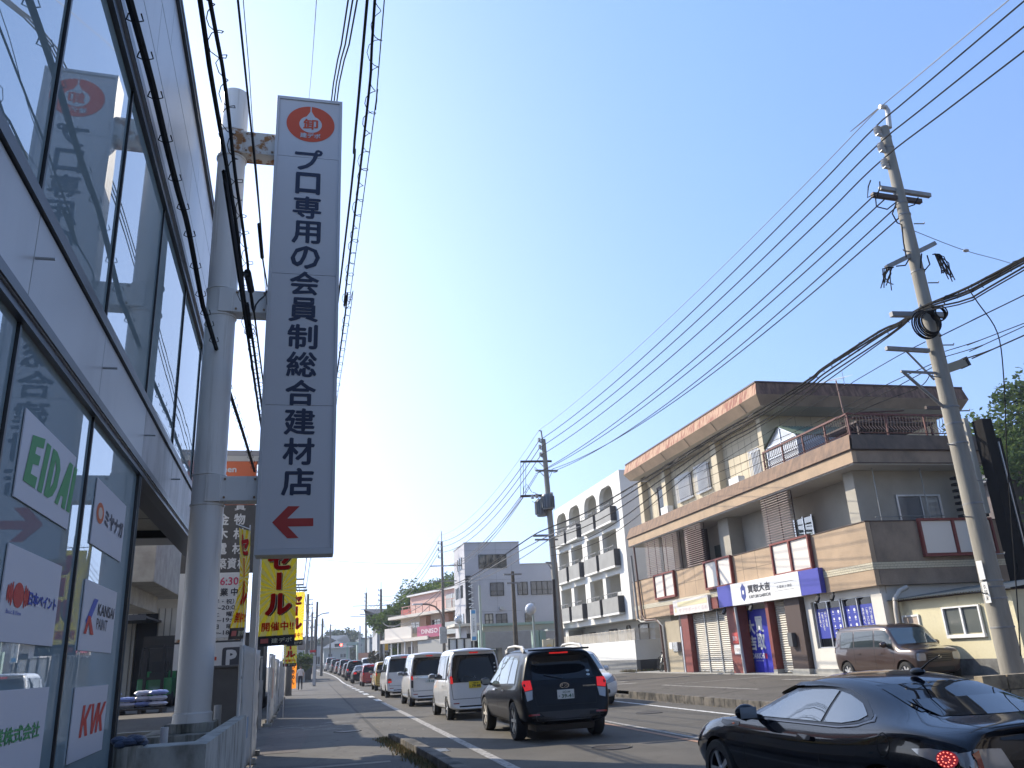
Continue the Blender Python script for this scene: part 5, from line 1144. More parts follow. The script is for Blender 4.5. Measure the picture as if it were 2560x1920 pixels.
# ======================= BROWN SHOP BUILDING =======================
za_ = zm(1550, 900, .27125); zb_ = zm(2000, 900, .36176); zc_ = zm(1600, 1350, .29385); zd_ = zm(1350, 1100, .36179); k5 = zm(2200, 1250, .3315); gg = zm(950, 1250, .22604); hh_ = zm(780, 1500, .16880)
br = thing('shop_building', 'three storey tan and brown shop building with flared eaves facing the street', 'building', (18, 30, .46))
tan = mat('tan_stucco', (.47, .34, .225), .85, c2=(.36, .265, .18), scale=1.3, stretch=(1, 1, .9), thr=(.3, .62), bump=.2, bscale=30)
tan2 = mat('tan_stained_shaded', (.33, .25, .18), .88, c2=(.20, .155, .115), scale=1.5, stretch=(1, 1, .8), thr=(.30, .62), bump=.25, bscale=25)  # stucco for the camera-facing sides: stains, plus shade put into a darker tan
skirt = mat('skirt_brown', (.27, .17, .11), .85, c2=(.14, .095, .07), scale=5, stretch=(1, 1, .35), bump=.3, bscale=40)
eave_s = mat('eave_streaked', (.46, .30, .20), .85, c2=(.26, .10, .07), scale=6, stretch=(1.4, 1.4, .16), thr=(.42, .54), bump=.2)
soff = mat('soffit_pale', (.50, .48, .44), .8, var=.06, scale=2)
wall2 = mat('wall_grey_beige', (.40, .37, .31), .85, var=.1, scale=1.2, bump=.15, bscale=40)
wall3 = mat('wall_cream', (.56, .49, .36), .85, var=.08, scale=1.0, bump=.12, bscale=40)
maroon = mat('maroon_paint', (.20, .045, .035), .6, var=.15, scale=6); brown_d = mat('dark_brown', (.065, .04, .033), .6)
gapm = mat('joint_dark', (.16, .13, .10), .9)
B = lambda name, ma, *bs, bevel=0., p=None: (lambda mb: [mb.box(*q) for q in bs] and mb.build(name, ma, p or br, True, bevel=bevel))(MB())
g0 = .46
# ground floor
B('wall', wall2, (16.62, 21, 25.5, 37.2, g0, 2.93))
white_w = mat('shop_white_wall', (.66, .63, .56), .7, var=.05)
wy = [24.72, 23.36, 23.20, 21.75]
B('white_wall', white_w, (16.2, 16.4, 24.85, 25.2, g0 + .16, 2.93), (16.2, 16.4, 21.25, 24.849, g0 + .16, 1.25), (16.2, 16.4, 21.25, 24.849, 2.72, 2.93), (16.2, 16.4, 21.2, 21.7, 1.251, 2.719))
B('wall_base', M['concrete'], (16.15, 16.42, 21.25, 25.2, g0, g0 + .155))
B('wall', white_w, (16.41, 20.8, 21.22, 25.49, g0, 2.93))
for (a, b_) in ((23.34, 24.8), (21.75, 23.26)):
    w = B('shop_window', glass_c, (16.33, 16.35, a, b_, 1.28, 2.70))
    for (y0, y1, z0, z1) in ((a, b_, 1.255, 1.29), (a, b_, 2.685, 2.718), (a, a + .04, 1.291, 2.684), (b_ - .04, b_, 1.291, 2.684), ((a + b_) / 2 - .02, (a + b_) / 2 + .02, 1.291, 2.684)):
        B('window_frame', M['alu'], (16.26, 16.325, y0, y1, z0, z1), p=w)
    bl_ = mat('poster_blue', (.045, .06, .36), .4)
    for k in (0, 1):
        y0 = a + .06 + k * (b_ - a) / 2; y1 = y0 + (b_ - a) / 2 - .1
        po = B('window_poster', bl_, (16.318, 16.324, y0, y1, 1.55, 2.48), p=w)
        P = Vector((16.318, y1, 1.55)); ex = Vector((0, -1, 0)); ww_ = y1 - y0
        mb = MB()
        if (a > 23) == (k == 1):
            for c_, s_ in enumerate(('急ぎ高く', 'ご覧下さいませ', '円で買取')): put_col(mb, s_, P, ex, EZ, .12 * ww_ + c_ * .27 * ww_, .28 * ww_ + c_ * .27 * ww_, .35 - (c_ % 2) * .1, .84, .01, .003)
            mb.build('lettering', M['white'], po, True, fix=False)
        else:
            for i in range(2):
                for j in range(4):
                    c0 = (.27 + .45 * i) * ww_; v0 = .80 - j * .22; n_ = (3, 20, 4, 6)[(i + j * 2) % 4]; r_ = .05
                    pts_ = [(c0 + r_ * cos(2 * pi * q / n_ + pi / 2), v0 + r_ * sin(2 * pi * q / n_ + pi / 2)) for q in range(n_)]
                    mb.poly([P + ex * u + EZ * v - EX * .003 for u, v in pts_]); mb.poly([P + ex * u + EZ * v - EX * .003 for u, v in ((c0 - .05, v0 - .085), (c0 + .05, v0 - .085), (c0 + .05, v0 - .075), (c0 - .05, v0 - .075))])
            mb.build('emblem', M['white'], po, True, fix=False)
# columns, shutters, door bay
for (ya, yb, ma) in ((34.05, 34.75, maroon), (29.65, 30.45, maroon), (25.25, 26.2, brown_d)):
    B('column', ma, (16.02, 16.49, ya, yb, g0, 2.93), bevel=.01)
B('column_base', M['concrete'], (15.99, 16.5, 25.22, 26.24, g0, g0 + .17), (15.99, 16.4, 27.2, 27.45, g0, g0 + .15))
B('door_post', maroon, (16.0, 16.3, 27.25, 27.45, g0 + .151, 2.93))
def shutter(y0, y1, n_=1):
    s = None
    for k in range(n_):
        a = y0 + (y1 - y0) * k / n_; e = y0 + (y1 - y0) * (k + 1) / n_; mb = MB(); m_ = 30; z0, z1 = g0 + .02, 2.86
        for i in range(m_):
            z = z0 + (z1 - z0) * i / m_; h = (z1 - z0) / m_
            mb.add([(16.27, a + .03, z), (16.27, e - .03, z), (16.235, e - .03, z + h * .35), (16.235, a + .03, z + h * .35), (16.27, e - .03, z + h * .95), (16.27, a + .03, z + h * .95)], [(0, 1, 2, 3), (3, 2, 4, 5)])
        s = mb.build('roller_shutter', mat('shutter', (.52, .49, .43), .5, c2=(.42, .39, .33), scale=3, stretch=(1, 1, .3)), br, True, fix=False)
        B('shutter_guide', M['steel'], (16.21, 16.28, a - .03, a + .03, g0, 2.9), p=s)
        mb = MB(); mb.box(16.225, 16.235, (a + e) / 2 - .06, (a + e) / 2 + .06, g0 + .06, g0 + .1); mb.build('shutter_handle', M['steel'], s, True)
shutter(30.47, 34.03, 3); shutter(26.22, 27.2, 1)
bd = B('door_bay', mat('banner_blue', (.03, .035, .42), .45), (16.55, 16.57, 28.1, 30.2, g0, 2.75)); bd['label'] = 'blue poster in the doorway with four big white characters'
P = Vector((16.55, 30.2, g0)); ex = Vector((0, -1, 0))
mb = MB(); put_col(mb, '大吉', P, ex, EZ, .28, .86, .78, 1.95, .04, .005, .06); put_col(mb, '買取', P, ex, EZ, .92, 1.5, .80, 2.05, .04, .005, .06)
put(mb, 'DAIKICHI', P, ex, EZ, .42, 1.30, .50, .70, .03, .005); put(mb, 'かいとりだいきち', P, ex, EZ, .66, 1.2, .40, .45, .01, .005); mb.build('lettering', M['white'], bd, True, fix=False)
mb = MB(); mb.poly([P + ex * u + EZ * v - EX * .005 for u, v in ((1.34, .5), (1.5, .5), (1.5, .68), (1.34, .68))]); mb.build('emblem', mat('stamp_red', (.5, .02, .06), .5), bd, True, fix=False)
B('bay_wall', mat('bay_navy', (.012, .014, .12), .6), (16.5, 16.54, 30.21, 30.6, g0, 2.75)); B('bay_wall', M['dark'], (16.56, 16.6, 27.4, 28.09, g0, 2.75))
mb = MB(); mb.tube([(15.95, 29.45, g0), (15.95, 29.55, 2.9)], .055, 10); mb.build('drain_pipe', mat('pipe_pale', (.50, .50, .48), .5), br, True, smooth=True)
for (y, z0, z1, ma, lb, tx) in ((29.95, 1.55, 1.95, mat('notice_red', (.55, .06, .05), .5), 'red notice on the maroon column', '駐車ください'), (29.9, 1.15, 1.5, M['white'], 'white notice on the maroon column', 'ミロク')):
    q = B('notice', ma, (16.0, 16.015, y - .22, y + .24, z0, z1)); q['label'] = lb
    mb = MB(); put(mb, tx, Vector((16.0, y + .24, z0)), Vector((0, -1, 0)), EZ, .05, .41, .1, z1 - z0 - .12, .02, .003); mb.build('lettering', M['white'] if z0 > 1.5 else maroon, q, True, fix=False)
mb = MB(); mb.box(15.86, 16.01, 25.75, 26.02, 1.35, 1.80); mb.build('letter_box', mat('lb_dark', (.10, .10, .10), .4), br, True, bevel=.01)
# left bay: tan doors, meter box, gas box
B('side_door', mat('tan_door', (.38, .32, .22), .6, var=.12, scale=2), (16.2, 16.3, 35.35, 36.95, g0, 2.7)); B('bay_side', brown_d, (16.15, 16.49, 34.76, 35.3, g0, 2.93))
mb = MB(); mb.box(16.1, 16.19, 35.0, 35.12, g0, 2.4); mb.build('door_post', M['alu'], br, True)
mb = MB(); mb.box(16.02, 16.19, 35.45, 35.95, 1.35, 1.75); mb.build('meter_box', M['steel'], br, True, bevel=.015)
mb = MB(); mb.box(16.05, 16.19, 36.1, 36.4, 1.45, 1.75); mb.build('meter_box', M['white'], br, True, bevel=.015)
# first floor: parapet band with tiles
def ring(name, ma, x0, y0, y1, z0, z1, th=.16, xr=20.9, bevel=0.):
    return B(name, ma, (x0, x0 + th, y0, y1, z0, z1), (x0 + th + .001, xr, y0, y0 + th, z0, z1), bevel=bevel)
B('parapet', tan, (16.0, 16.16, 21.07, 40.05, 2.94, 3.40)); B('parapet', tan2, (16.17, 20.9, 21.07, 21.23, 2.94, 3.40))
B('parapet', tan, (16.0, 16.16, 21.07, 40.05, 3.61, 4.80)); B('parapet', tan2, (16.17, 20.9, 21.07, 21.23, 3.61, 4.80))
B('parapet_cap', brown_d, (15.98, 16.2, 21.05, 40.08, 4.803, 4.83), (16.201, 20.92, 21.05, 21.27, 4.803, 4.83))
tile = mat('tile_cream', (.56, .50, .36), .35, var=.12, scale=20)
mb = MB()
for r_ in range(3):
    z0 = 3.405 + r_ * .068; y = 21.04 - (r_ % 2) * .06
    while y < 40.0: mb.box(15.985, 16.05, max(y, 21.055), min(y + .112, 40.05), z0, z0 + .060); y += .12
    x = 16.06 - (r_ % 2) * .06
    while x < 20.85: mb.box(max(x, 16.052), min(x + .112, 20.9), 21.055, 21.10, z0, z0 + .060); x += .12
mb.build('tile_band', tile, br, True)
B('tile_bed', gapm, (15.995, 16.16, 21.065, 40.05, 3.401, 3.609), (16.161, 20.9, 21.065, 21.22, 3.401, 3.609))
mb = MB()
for y in (38.9, 33.9, 32.8, 28.6, 27.6): mb.box(15.997, 16.0, y, y + .015, 3.62, 4.79)
for z in (4.2,): 
    for (a, b_) in ((37.1, 40), (31.8, 34.6), (26.5, 29.2)): mb.box(15.997, 16.0, a, b_, z, z + .012)
mb.build('joint', gapm, br, True)
B('floor_slab', soff, (16.17, 20.8, 21.25, 40.0, 2.935, 3.12)); B('balcony_floor', wall2, (16.17, 20.8, 21.25, 40.0, 3.13, 3.3))
pane = mat('panel_white', (.74, .68, .60), .45)
for (ya, yb, lb) in ((34.73, 37.04, 1), (29.33, 31.68, 1), (23.91, 26.30, 1)):
    fr_ = MB(); zt, zb2 = 4.86, 3.70; ym = (ya + yb) / 2
    for (a, b_, c, d) in ((ya, yb, zt - .07, zt), (ya, yb, zb2, zb2 + .09), (ya, ya + .07, zb2 + .091, zt - .071), (yb - .07, yb, zb2 + .091, zt - .071), (ym - .05, ym + .05, zb2 + .091, zt - .071)): fr_.box(15.86, 15.98, a, b_, c, d)
    f_ = fr_.build('balcony_frame', maroon, br, True)
    for (a, b_) in ((ya + .09, ym - .06), (ym + .06, yb - .09)): B('balcony_panel', pane, (15.92, 15.95, a, b_, zb2 + .1, zt - .08), p=f_)
fr_ = MB(); xa, xb, zt, zb2 = 17.78, 20.45, 4.86, 3.72; xm = 19.0
for (a, b_, c, d) in ((xa, xb, zt - .07, zt), (xa, xb, zb2, zb2 + .09), (xa, xa + .07, zb2 + .091, zt - .071), (xb - .07, xb, zb2 + .091, zt - .071), (xm - .05, xm + .05, zb2 + .091, zt - .071)): fr_.box(a, b_, 20.93, 21.045, c, d)
f_ = fr_.build('balcony_frame', maroon, br, True)
for (a, b_) in ((xa + .09, xm - .06), (xm + .06, xb - .09)): B('balcony_panel', pane, (a, b_, 20.97, 21.0, zb2 + .1, zt - .08), p=f_)
B('wall', wall2, (17.35, 20.8, 22.0, 37.6, 3.301, 6.56)); B('pier', wall2, (16.55, 17.34, 21.95, 22.45, 3.301, 6.56)); B('pier', wall2, (16.7, 17.34, 30.6, 31.5, 3.301, 6.56))
B('pier', brown_d, (16.3, 17.34, 33.75, 34.1, 3.301, 6.56))
B('window', glass_l, (17.30, 17.345, 25.6, 26.7, 4.6, 5.75)); B('window', glass_l, (17.30, 17.345, 32.0, 33.2, 4.9, 5.7)); B('window_frame', M['alu'], (17.27, 17.299, 25.55, 25.62, 4.6, 5.8), (17.27, 17.299, 26.68, 26.75, 4.6, 5.8), (17.27, 17.299, 26.12, 26.17, 4.6, 5.8))
B('window', mat('curtain_dark', (.16, .16, .16), .15, spec=.8), (18.05, 18.85, 21.97, 21.995, 4.2, 5.72)); B('window', M['curtain'], (18.9, 19.55, 21.97, 21.995, 4.2, 5.72)); B('window_frame', M['alu'], (17.98, 18.04, 21.93, 21.99, 4.2, 5.78), (18.86, 18.9, 21.93, 21.99, 4.2, 5.72), (19.56, 19.64, 21.93, 21.99, 4.2, 5.78), (18.041, 19.559, 21.93, 21.99, 5.725, 5.78))
# clothes pole
mb = MB()
for x in (16.95, 18.7): mb.tube([(x, 21.5, 4.75), (x, 21.5, 6.55)], .018, 8)
mb.tube([(16.7, 21.45, 5.0), (19.2, 21.45, 5.02)], .014, 8); mb.build('drying_rack', mat('rack', (.30, .30, .28), .5, metal=.5), br, True, smooth=True)
def louvre(ya, yb, z0=4.84, z1=6.56, n_=20):
    f_ = MB()
    for y in (ya + .03, (ya + yb) / 2, yb - .03): f_.box(16.22, 16.25, y - .012, y + .012, z0, z1)
    f_ = f_.build('louvre', brown_d, br, True); mb = MB()
    for i in range(n_):
        z = z0 + (z1 - z0) * (i + .3) / n_; mb.add([(16.06, ya, z), (16.06, yb, z), (16.2, yb, z + .05), (16.2, ya, z + .05), (16.06, ya, z + .015), (16.06, yb, z + .015), (16.2, yb, z + .065), (16.2, ya, z + .065)], [(0, 1, 2, 3), (7, 6, 5, 4), (0, 4, 5, 1), (2, 6, 7, 3), (1, 5, 6, 2), (0, 3, 7, 4)])
    mb.build('slat', mat('louvre_brown', (.40, .31, .28), .6), f_, True)
for q in ((36.35, 38.15), (34.3, 36.0), (31.85, 33.5), (24.98, 26.8)): louvre(*q)
mb = MB()
for i in range(7): mb.box(19.75, 20.75, 21.30, 21.5, 4.95 + i * .2, 5.03 + i * .2)
mb.build('stair_slats', M['dark'], br, True)
# second slab: fascia + sloping skirt
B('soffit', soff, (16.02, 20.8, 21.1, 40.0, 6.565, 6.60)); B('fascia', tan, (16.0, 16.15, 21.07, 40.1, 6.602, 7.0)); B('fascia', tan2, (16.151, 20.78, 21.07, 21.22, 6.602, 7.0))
B('drip_edge', brown_d, (15.97, 16.17, 21.04, 40.13, 7.002, 7.03), (16.171, 20.8, 21.04, 21.24, 7.002, 7.03), (15.985, 16.0, 21.06, 40.11, 6.60, 6.625), (16.0, 20.78, 21.055, 21.069, 6.60, 6.625))
mb = MB(); p_ = [(15.93, 7.032), (16.12, 7.55), (16.4, 7.55), (16.4, 7.032)]
mb.add([(x, 21.0 + (x - 15.93), z) for x, z in p_] + [(x, 40.2 - (x - 15.93) * .9, z) for x, z in p_], [(0, 1, 2, 3), (7, 6, 5, 4), (0, 4, 5, 1), (1, 5, 6, 2), (2, 6, 7, 3), (0, 3, 7, 4)]); mb.build('skirt', skirt, br, True)
mb = MB(); p_ = [(20.99, 7.034), (21.18, 7.546), (21.46, 7.546), (21.46, 7.034)]
mb.add([(16.0 + (y - 20.99), y, z) for y, z in p_] + [(20.8, y, z) for y, z in p_], [(0, 1, 2, 3), (7, 6, 5, 4), (0, 4, 5, 1), (1, 5, 6, 2), (2, 6, 7, 3), (0, 3, 7, 4)]); mb.build('skirt', mat('skirt_shaded', (.15, .105, .075), .85, c2=(.08, .06, .045), scale=4, stretch=(1, 1, .35), bump=.3), br, True)  # side run of the skirt in a darker copy, its shade in the colour
B('terrace', M['concrete'], (16.401, 20.8, 21.47, 39.9, 7.1, 7.42), (20.801, 24.9, 27.1, 39.9, 0, 7.42))
# top floor
B('wall', wall3, (17.05, 24.9, 27.1, 39.75, 7.421, 9.93))
for (a, b_) in ((39.3, 39.78), (36.3, 36.75), (30.85, 31.35), (27.05, 27.35)): B('pilaster', wall3, (16.72, 17.049, a, b_, 7.421, 9.93))
mb = MB(); y = 27.4
while y < 39.3: mb.box(17.045, 17.0495, y, y + .018, 7.45, 9.93); y += .52
for z in (8.55, 9.45): mb.box(17.045, 17.0495, 27.4, 39.3, z, z + .018)
x = 17.6
while x < 24.8: mb.box(x, x + .018, 27.094, 27.099, 7.45, 9.93); x += .7
mb.build('joint', mat('joint_tan', (.30, .25, .17), .9), br, True)
d_ = B('door', glass_c, (16.98, 17.04, 37.05, 37.85, 7.45, 9.20)); B('door_frame', brown_d, (16.95, 17.04, 37.86, 37.95, 7.43, 9.3), (16.95, 17.04, 36.95, 37.04, 7.43, 9.3), (16.95, 17.04, 37.041, 37.859, 9.21, 9.3), p=d_)
def barred(ya, yb, z0, z1, xb=16.86):
    w = B('window', mat('office_curtain_b', (.14, .13, .12), .2, spec=.7), (17.0, 17.046, ya, yb, z0, z1)); B('window_frame', M['alu'], (16.97, 17.046, ya - .06, yb + .06, z0 - .07, z0), (16.97, 17.046, ya - .06, yb + .06, z1, z1 + .05), p=w)
    mb = MB(); n_ = int((yb - ya) / .1)
    for i in range(n_ + 1): y = ya + (yb - ya) * i / n_; mb.box(xb, xb + .018, y - .009, y + .009, z0 - .12, z1 + .1)
    for z in (z0 - .05, z1 + .03): mb.box(xb + .023, xb + .05, ya - .03, yb + .03, z, z + .03)
    mb.build('window_bars', M['alu'], w, True)
barred(34.05, 35.5, 8.15, 9.2); barred(32.2, 33.4, 8.15, 9.25); barred(27.75, 28.5, 7.6, 8.75)
ac = thing('air_conditioner', 'white air conditioner unit on the sloping ledge beside the upper floor door', 'air conditioner', (16.7, 36.4, 7.55))
B('body', M['white'], (16.55, 16.85, 36.0, 36.8, 7.56, 8.05), bevel=.02, p=ac)
ac2 = thing('air_conditioner', 'white air conditioner unit low on the ledge near the barred terrace door', 'air conditioner', (16.7, 29.2, 7.55))
B('body', M['white'], (16.5, 16.8, 28.9, 29.7, 7.56, 7.95), bevel=.02, p=ac2)
# roof eave with bent fascia
def eave():
    prof = [(16.12, 9.95), (15.86, 10.32), (15.98, 10.82), (16.3, 10.86)]
    mb = MB(); yN, yF = 25.62, 39.5; xR = 25.3
    def rng(k, x, z): d = x - 15.86; return [(x, yF - d * .8, z), (x, yN + d, z), (xR - d * .8, yN + d, z), (xR - d * .8, yF - d * .8, z)]
    R_ = [rng(i, x, z) for i, (x, z) in enumerate(prof)]
    for nm, k, ma in (('eave_lower', 0, tan), ('eave_upper', 1, eave_s)):
        for s, (a, b_) in enumerate(((0, 1), (1, 2), (2, 3), (3, 0))):
            m2 = MB(); m2.add([R_[k][a], R_[k][b_], R_[k + 1][b_], R_[k + 1][a]], [(0, 1, 2, 3)]); m2.build(nm, (tan2 if s == 1 else ma) if k == 0 else (mat('eave_shaded', (.22, .13, .09), .85, c2=(.10, .055, .04), scale=6, stretch=(1.4, 1.4, .2), thr=(.4, .6)) if s == 1 else ma), br, True, fix=False)  # camera-facing eave side gets darker copies with its shade in the colour
    m2 = MB(); m2.add(R_[0], [(0, 1, 2, 3)]); m2.build('soffit', soff, br, True, fix=False)
    m2 = MB(); m2.add([(x, y, 10.86) for x, y, z in R_[2]], [(3, 2, 1, 0)]); m2.build('roof', brown_d, br, True, fix=False)
    m2 = MB(); c = R_[2]
    for a, b_ in ((0, 1), (1, 2), (2, 3)): m2.bar(Vector(c[a]) + EZ * .02, Vector(c[b_]) + EZ * .02, .07, .06)
    m2.build('roof_edge', mat('edge_dark', (.07, .035, .03), .5), br, True)
    m2 = MB()
    for y in (26.9, 29.4, 32, 34.6, 37.2): m2.bar((16.125 - .015, y, 9.955), (15.85, y, 10.315), .015, .012)
    m2.build('joint', gapm, br, True)
    m2 = MB()
    for yc in (38.2, 35.0, 31.8):
        for i in range(5): m2.box(16.45, 16.75, yc + i * .13, yc + i * .13 + .06, 9.94, 9.949)
    m2.build('vent_slots', M['dark'], br, True)
eave()
# railing of the terrace
rl = mat('rail_dark_red', (.13, .04, .032), .6); mb = MB()
mb.bar((16.3, 26.5, 8.27), (16.3, 21.35, 8.27), .07, .06); mb.bar((16.3, 21.35, 8.27), (20.3, 21.35, 8.27), .07, .06); mb.bar((16.3, 26.5, 7.66), (16.3, 21.35, 7.66), .03); mb.bar((16.3, 21.35, 7.66), (20.3, 21.35, 7.66), .03)
for y in (26.5, 25.2, 23.9, 22.6, 21.36): mb.box(16.28, 16.33, y - .025, y + .025, 7.56, 8.25)
for x in (17.7, 19.15): mb.box(x - .025, x + .025, 21.33, 21.38, 7.56, 8.25)
rr_ = mb.build('terrace_rail', rl, br, True)
mb = MB()
def bal(px, py, ox, oy): mb.tube([(px, py, 8.24), (px, py, 8.05), (px - ox * .5, py - oy * .5, 7.9), (px + ox, py + oy, 7.74), (px, py, 7.64)], .011, 5)
y = 26.4
while y > 21.4: bal(16.3, y, -.09, 0); y -= .115
x = 16.4
while x < 20.2: bal(x, 21.35, 0, -.09); x += .115
mb.build('railing_bars', mat('rail_bar', (.13, .09, .08), .5), rr_, True)
# small glazed lean-to on the terrace
gh = thing('terrace_greenhouse', 'small gabled glass hut with a green corrugated roof on the upper terrace', 'greenhouse', (17.2, 26, 7.42))
al = M['alu']; gt_, gb_, zt, ze = 26.9, 24.9, 9.12, 8.55
mb = MB(); zz_ = 7.43; ym = (gt_ + gb_) / 2
for x in (16.75, 19.6):
    for a, b_ in (((gb_, zz_), (gb_, ze)), ((gt_, zz_), (gt_, ze)), ((gb_, ze), (ym, zt)), ((ym, zt), (gt_, ze)), ((gb_, ze), (gt_, ze)), ((ym, zz_), (ym, zt)), ((gb_, 8.1), (gt_, 8.1))): mb.bar((x, a[0], a[1]), (x, b_[0], b_[1]), .045)
for y, z in ((gb_, ze), (gt_, ze)): mb.bar((16.75, y, z), (19.6, y, z), .045)
mb.build('frame', al, gh, True)
mb = MB(); mb.poly([(16.76, gb_, zz_), (16.76, gt_, zz_), (16.76, gt_, ze), (16.76, ym, zt), (16.76, gb_, ze)]); mb.poly([(16.78, gb_, zz_), (19.6, gb_, zz_), (19.6, gb_, ze), (16.78, gb_, ze)]); mb.build('glazing', mat('glazing_pale', (.46, .48, .50), .15, spec=.8, var=.15, scale=2), gh, True, fix=False)
mb = MB(); n_ = 26
for i in range(n_):
    x = 16.65 + i * 3.2 / n_; w_ = 3.2 / n_
    for sgn, ye in ((-1, gb_ - .1), (1, gt_ + .1)): mb.add([(x, ym, zt + .03), (x + w_ / 2, ym, zt + .06), (x + w_, ym, zt + .03), (x, ye, ze - .0), (x + w_ / 2, ye, ze + .03), (x + w_, ye, ze)], [(0, 1, 4, 3), (1, 2, 5, 4)])
mb.build('roof', mat('green_corrugate', (.13, .17, .12), .5), gh, True, fix=False)
B('laundry_shelf', mat('navy_shelf', (.03, .035, .07), .6), (17.2, 19.4, 22.6, 24.6, 7.43, 7.95))
bo = thing('timber_pile', 'heap of dark weathered boards lying on a lean-to roof at the right of the terrace', 'boards', (19, 23, 8.3))
mb = MB()
for i in range(34):
    x = random.uniform(17.6, 19.3); y = 22.6 + random.random() * 1.6; z = 8.42 + random.random() * .32; L = random.uniform(.8, 1.9); mb.bar((x, y, z), (min(x + L, 20.9), y + random.uniform(-.2, .2), z + random.uniform(-.08, .08)), .10, .03)
mb.build('boards', mat('old_boards', (.09, .045, .04), .8, var=.4, scale=3), bo, True)
mb = MB(); mb.box(17.5, 20.6, 22.5, 24.4, 8.34, 8.4)
for x, y in ((17.6, 22.6), (20.5, 22.6), (17.6, 24.3), (20.5, 24.3)): mb.box(x - .03, x + .03, y - .03, y + .03, 7.43, 8.339)
mb.build('lean_to', brown_d, bo, True)
an = thing('tv_aerial', 'thin rooftop television aerial on a mast above the terrace rail corner', 'aerial', (16.35, 21.5, 7.5))
mb = MB(); mb.tube([(16.36, 21.5, 7.5), (16.30, 21.55, 9.45)], .022, 8); mb.build('mast', mat('mast_rust', (.28, .17, .13), .6), an, True)
mb = MB(); mb.bar((15.6, 21.3, 9.30), (16.75, 21.7, 9.62), .02)
for k in range(9):
    c = Vector((15.6, 21.3, 9.30)).lerp(Vector((16.75, 21.7, 9.62)), k / 8); L = .14 + .02 * k; mb.bar(c + Vector((-.35, 1, 0)) * -L, c + Vector((-.35, 1, 0)) * L, .008)
mb.bar((16.65, 21.62, 9.35), (16.7, 21.7, 9.85), .02); mb.build('antenna', al, an, True)
# down pipes
mb = MB(); mb.tube([(15.92, 39.2, 6.5), (15.92, 39.1, 4.8), (15.9, 38.9, 3.1), (15.9, 38.6, 2.86), (16.05, 37.6, 2.84), (16.1, 37.3, 2.6), (16.1, 37.2, g0)], .05, 10); mb.build('drain_pipe', mat('pipe_brown', (.16, .085, .06), .5), br, True, smooth=True)
mb = MB(); mb.tube([(15.86, 39.55, 6.1), (15.86, 39.4, 3.0), (15.9, 39.1, 2.8), (16.1, 37.5, 2.78), (16.15, 37.05, 2.5), (16.15, 37.0, g0)], .06, 10); mb.build('drain_pipe', mat('pipe_grey', (.30, .29, .27), .5), br, True, smooth=True)
mb = MB(); mb.tube([(16.9, 20.95, 2.85), (16.6, 20.9, 2.75), (16.4, 20.9, 2.55), (16.35, 20.9, 2.2), (16.32, 20.95, g0)], .07, 10); mb.build('drain_pipe', mat('pipe_cream', (.50, .46, .40), .5), br, True, smooth=True)
# shop signs
ks = thing('shop_sign', 'long white shop sign with blue ends and a blue hexagon emblem', 'sign', (15.9, 27, 3.3))
sb = mat('sign_blue', (.055, .06, .36), .45)
sa = [uX(*zc_(*q), 15.8) for q in ((650, 400), (765, 380), (1340, 265), (1505, 228))]
y0, y1, y2, y3 = [q.y for q in sa]
B('sign_box', M['white'], (15.80, 15.99, y2, y1, 2.93, 3.74), bevel=.008, p=ks); B('end_panel', sb, (15.81, 15.99, y1 + .003, y0, 2.94, 3.73), p=ks); B('end_panel', sb, (15.81, 15.99, y3, y2 - .003, 2.94, 3.73), p=ks)
P = Vector((15.80, y1, 2.93)); ex = Vector((0, -1, 0)); Ls = y1 - y2
mb = MB(); put(mb, '買取大吉', P, ex, EZ, Ls * .275, Ls * .61, .36, .66, .04, .006); put(mb, 'KAITORI DAIKICHI', P, ex, EZ, Ls * .285, Ls * .60, .17, .29, .02, .006); put(mb, '久留米上津店', P, ex, EZ, Ls * .70, Ls * .90, .36, .46, .0, .006)
for v in (.28, .55): mb.poly([P + ex * u + EZ * w_ - EX * .006 for u, w_ in ((Ls * .67, v), (Ls * .93, v), (Ls * .93, v + .008), (Ls * .67, v + .008))])
mb.build('lettering', LD, ks, True, fix=False)
mb = MB(); hx = [(.33 * cos(pi / 2 + k * pi / 3) * .62, .33 * sin(pi / 2 + k * pi / 3)) for k in range(6)]; hi = [(-.06, .07), (-.06, -.07), (.06, -.07), (.06, .07)]
cu, cv = Ls * .20, .43
o_ = [P + ex * (cu + u) + EZ * (cv + v) - EX * .006 for u, v in hx]; i_ = [P + ex * (cu + u) + EZ * (cv + v) - EX * .009 for u, v in hi]
mb.poly(o_); em = mb.build('emblem', mat('emblem_blue', (.04, .06, .26), .5), ks, True, fix=False); mb = MB(); mb.poly(i_); mb.build('emblem_hole', M['white'], em, True, fix=False)
cs = thing('faded_sign', 'faded cream shop sign with worn pale katakana above the wide shutters', 'sign', (15.95, 33.5, 3.2))
c0, c1 = uX(*zc_(275, 510), 15.85).y, uX(*zc_(570, 450), 15.85).y
B('sign_box', mat('sign_faded', (.70, .66, .62), .5, var=.05, scale=3), (15.85, 15.99, c1, c0, 2.88, 3.52), bevel=.008, p=cs)
mb = MB(); P = Vector((15.85, c0, 2.88)); put(mb, 'ケアサポートくるめ', P, ex, EZ, .6, c0 - c1 - .12, .09, .27, .0, .004); mb.build('lettering', mat('ink_faded', (.52, .40, .42), .6), cs, True, fix=False)
mb = MB(); mb.box(15.843, 15.849, c1 + .1, c0 - .5, 3.22, 3.42); mb.poly([(15.845, c0 - .12 - u, 3.1 + v) for u, v in ell(.12, 0, .1, .14, 5)]); mb.build('colour_bar', mat('bar_cream', (.70, .62, .38), .6), cs, True, fix=False)
B('fascia_board', maroon, (15.96, 15.999, c0 + .002, c0 + .65, 2.945, 3.38), (15.96, 15.999, c1 - .62, c1 - .002, 2.945, 3.38))
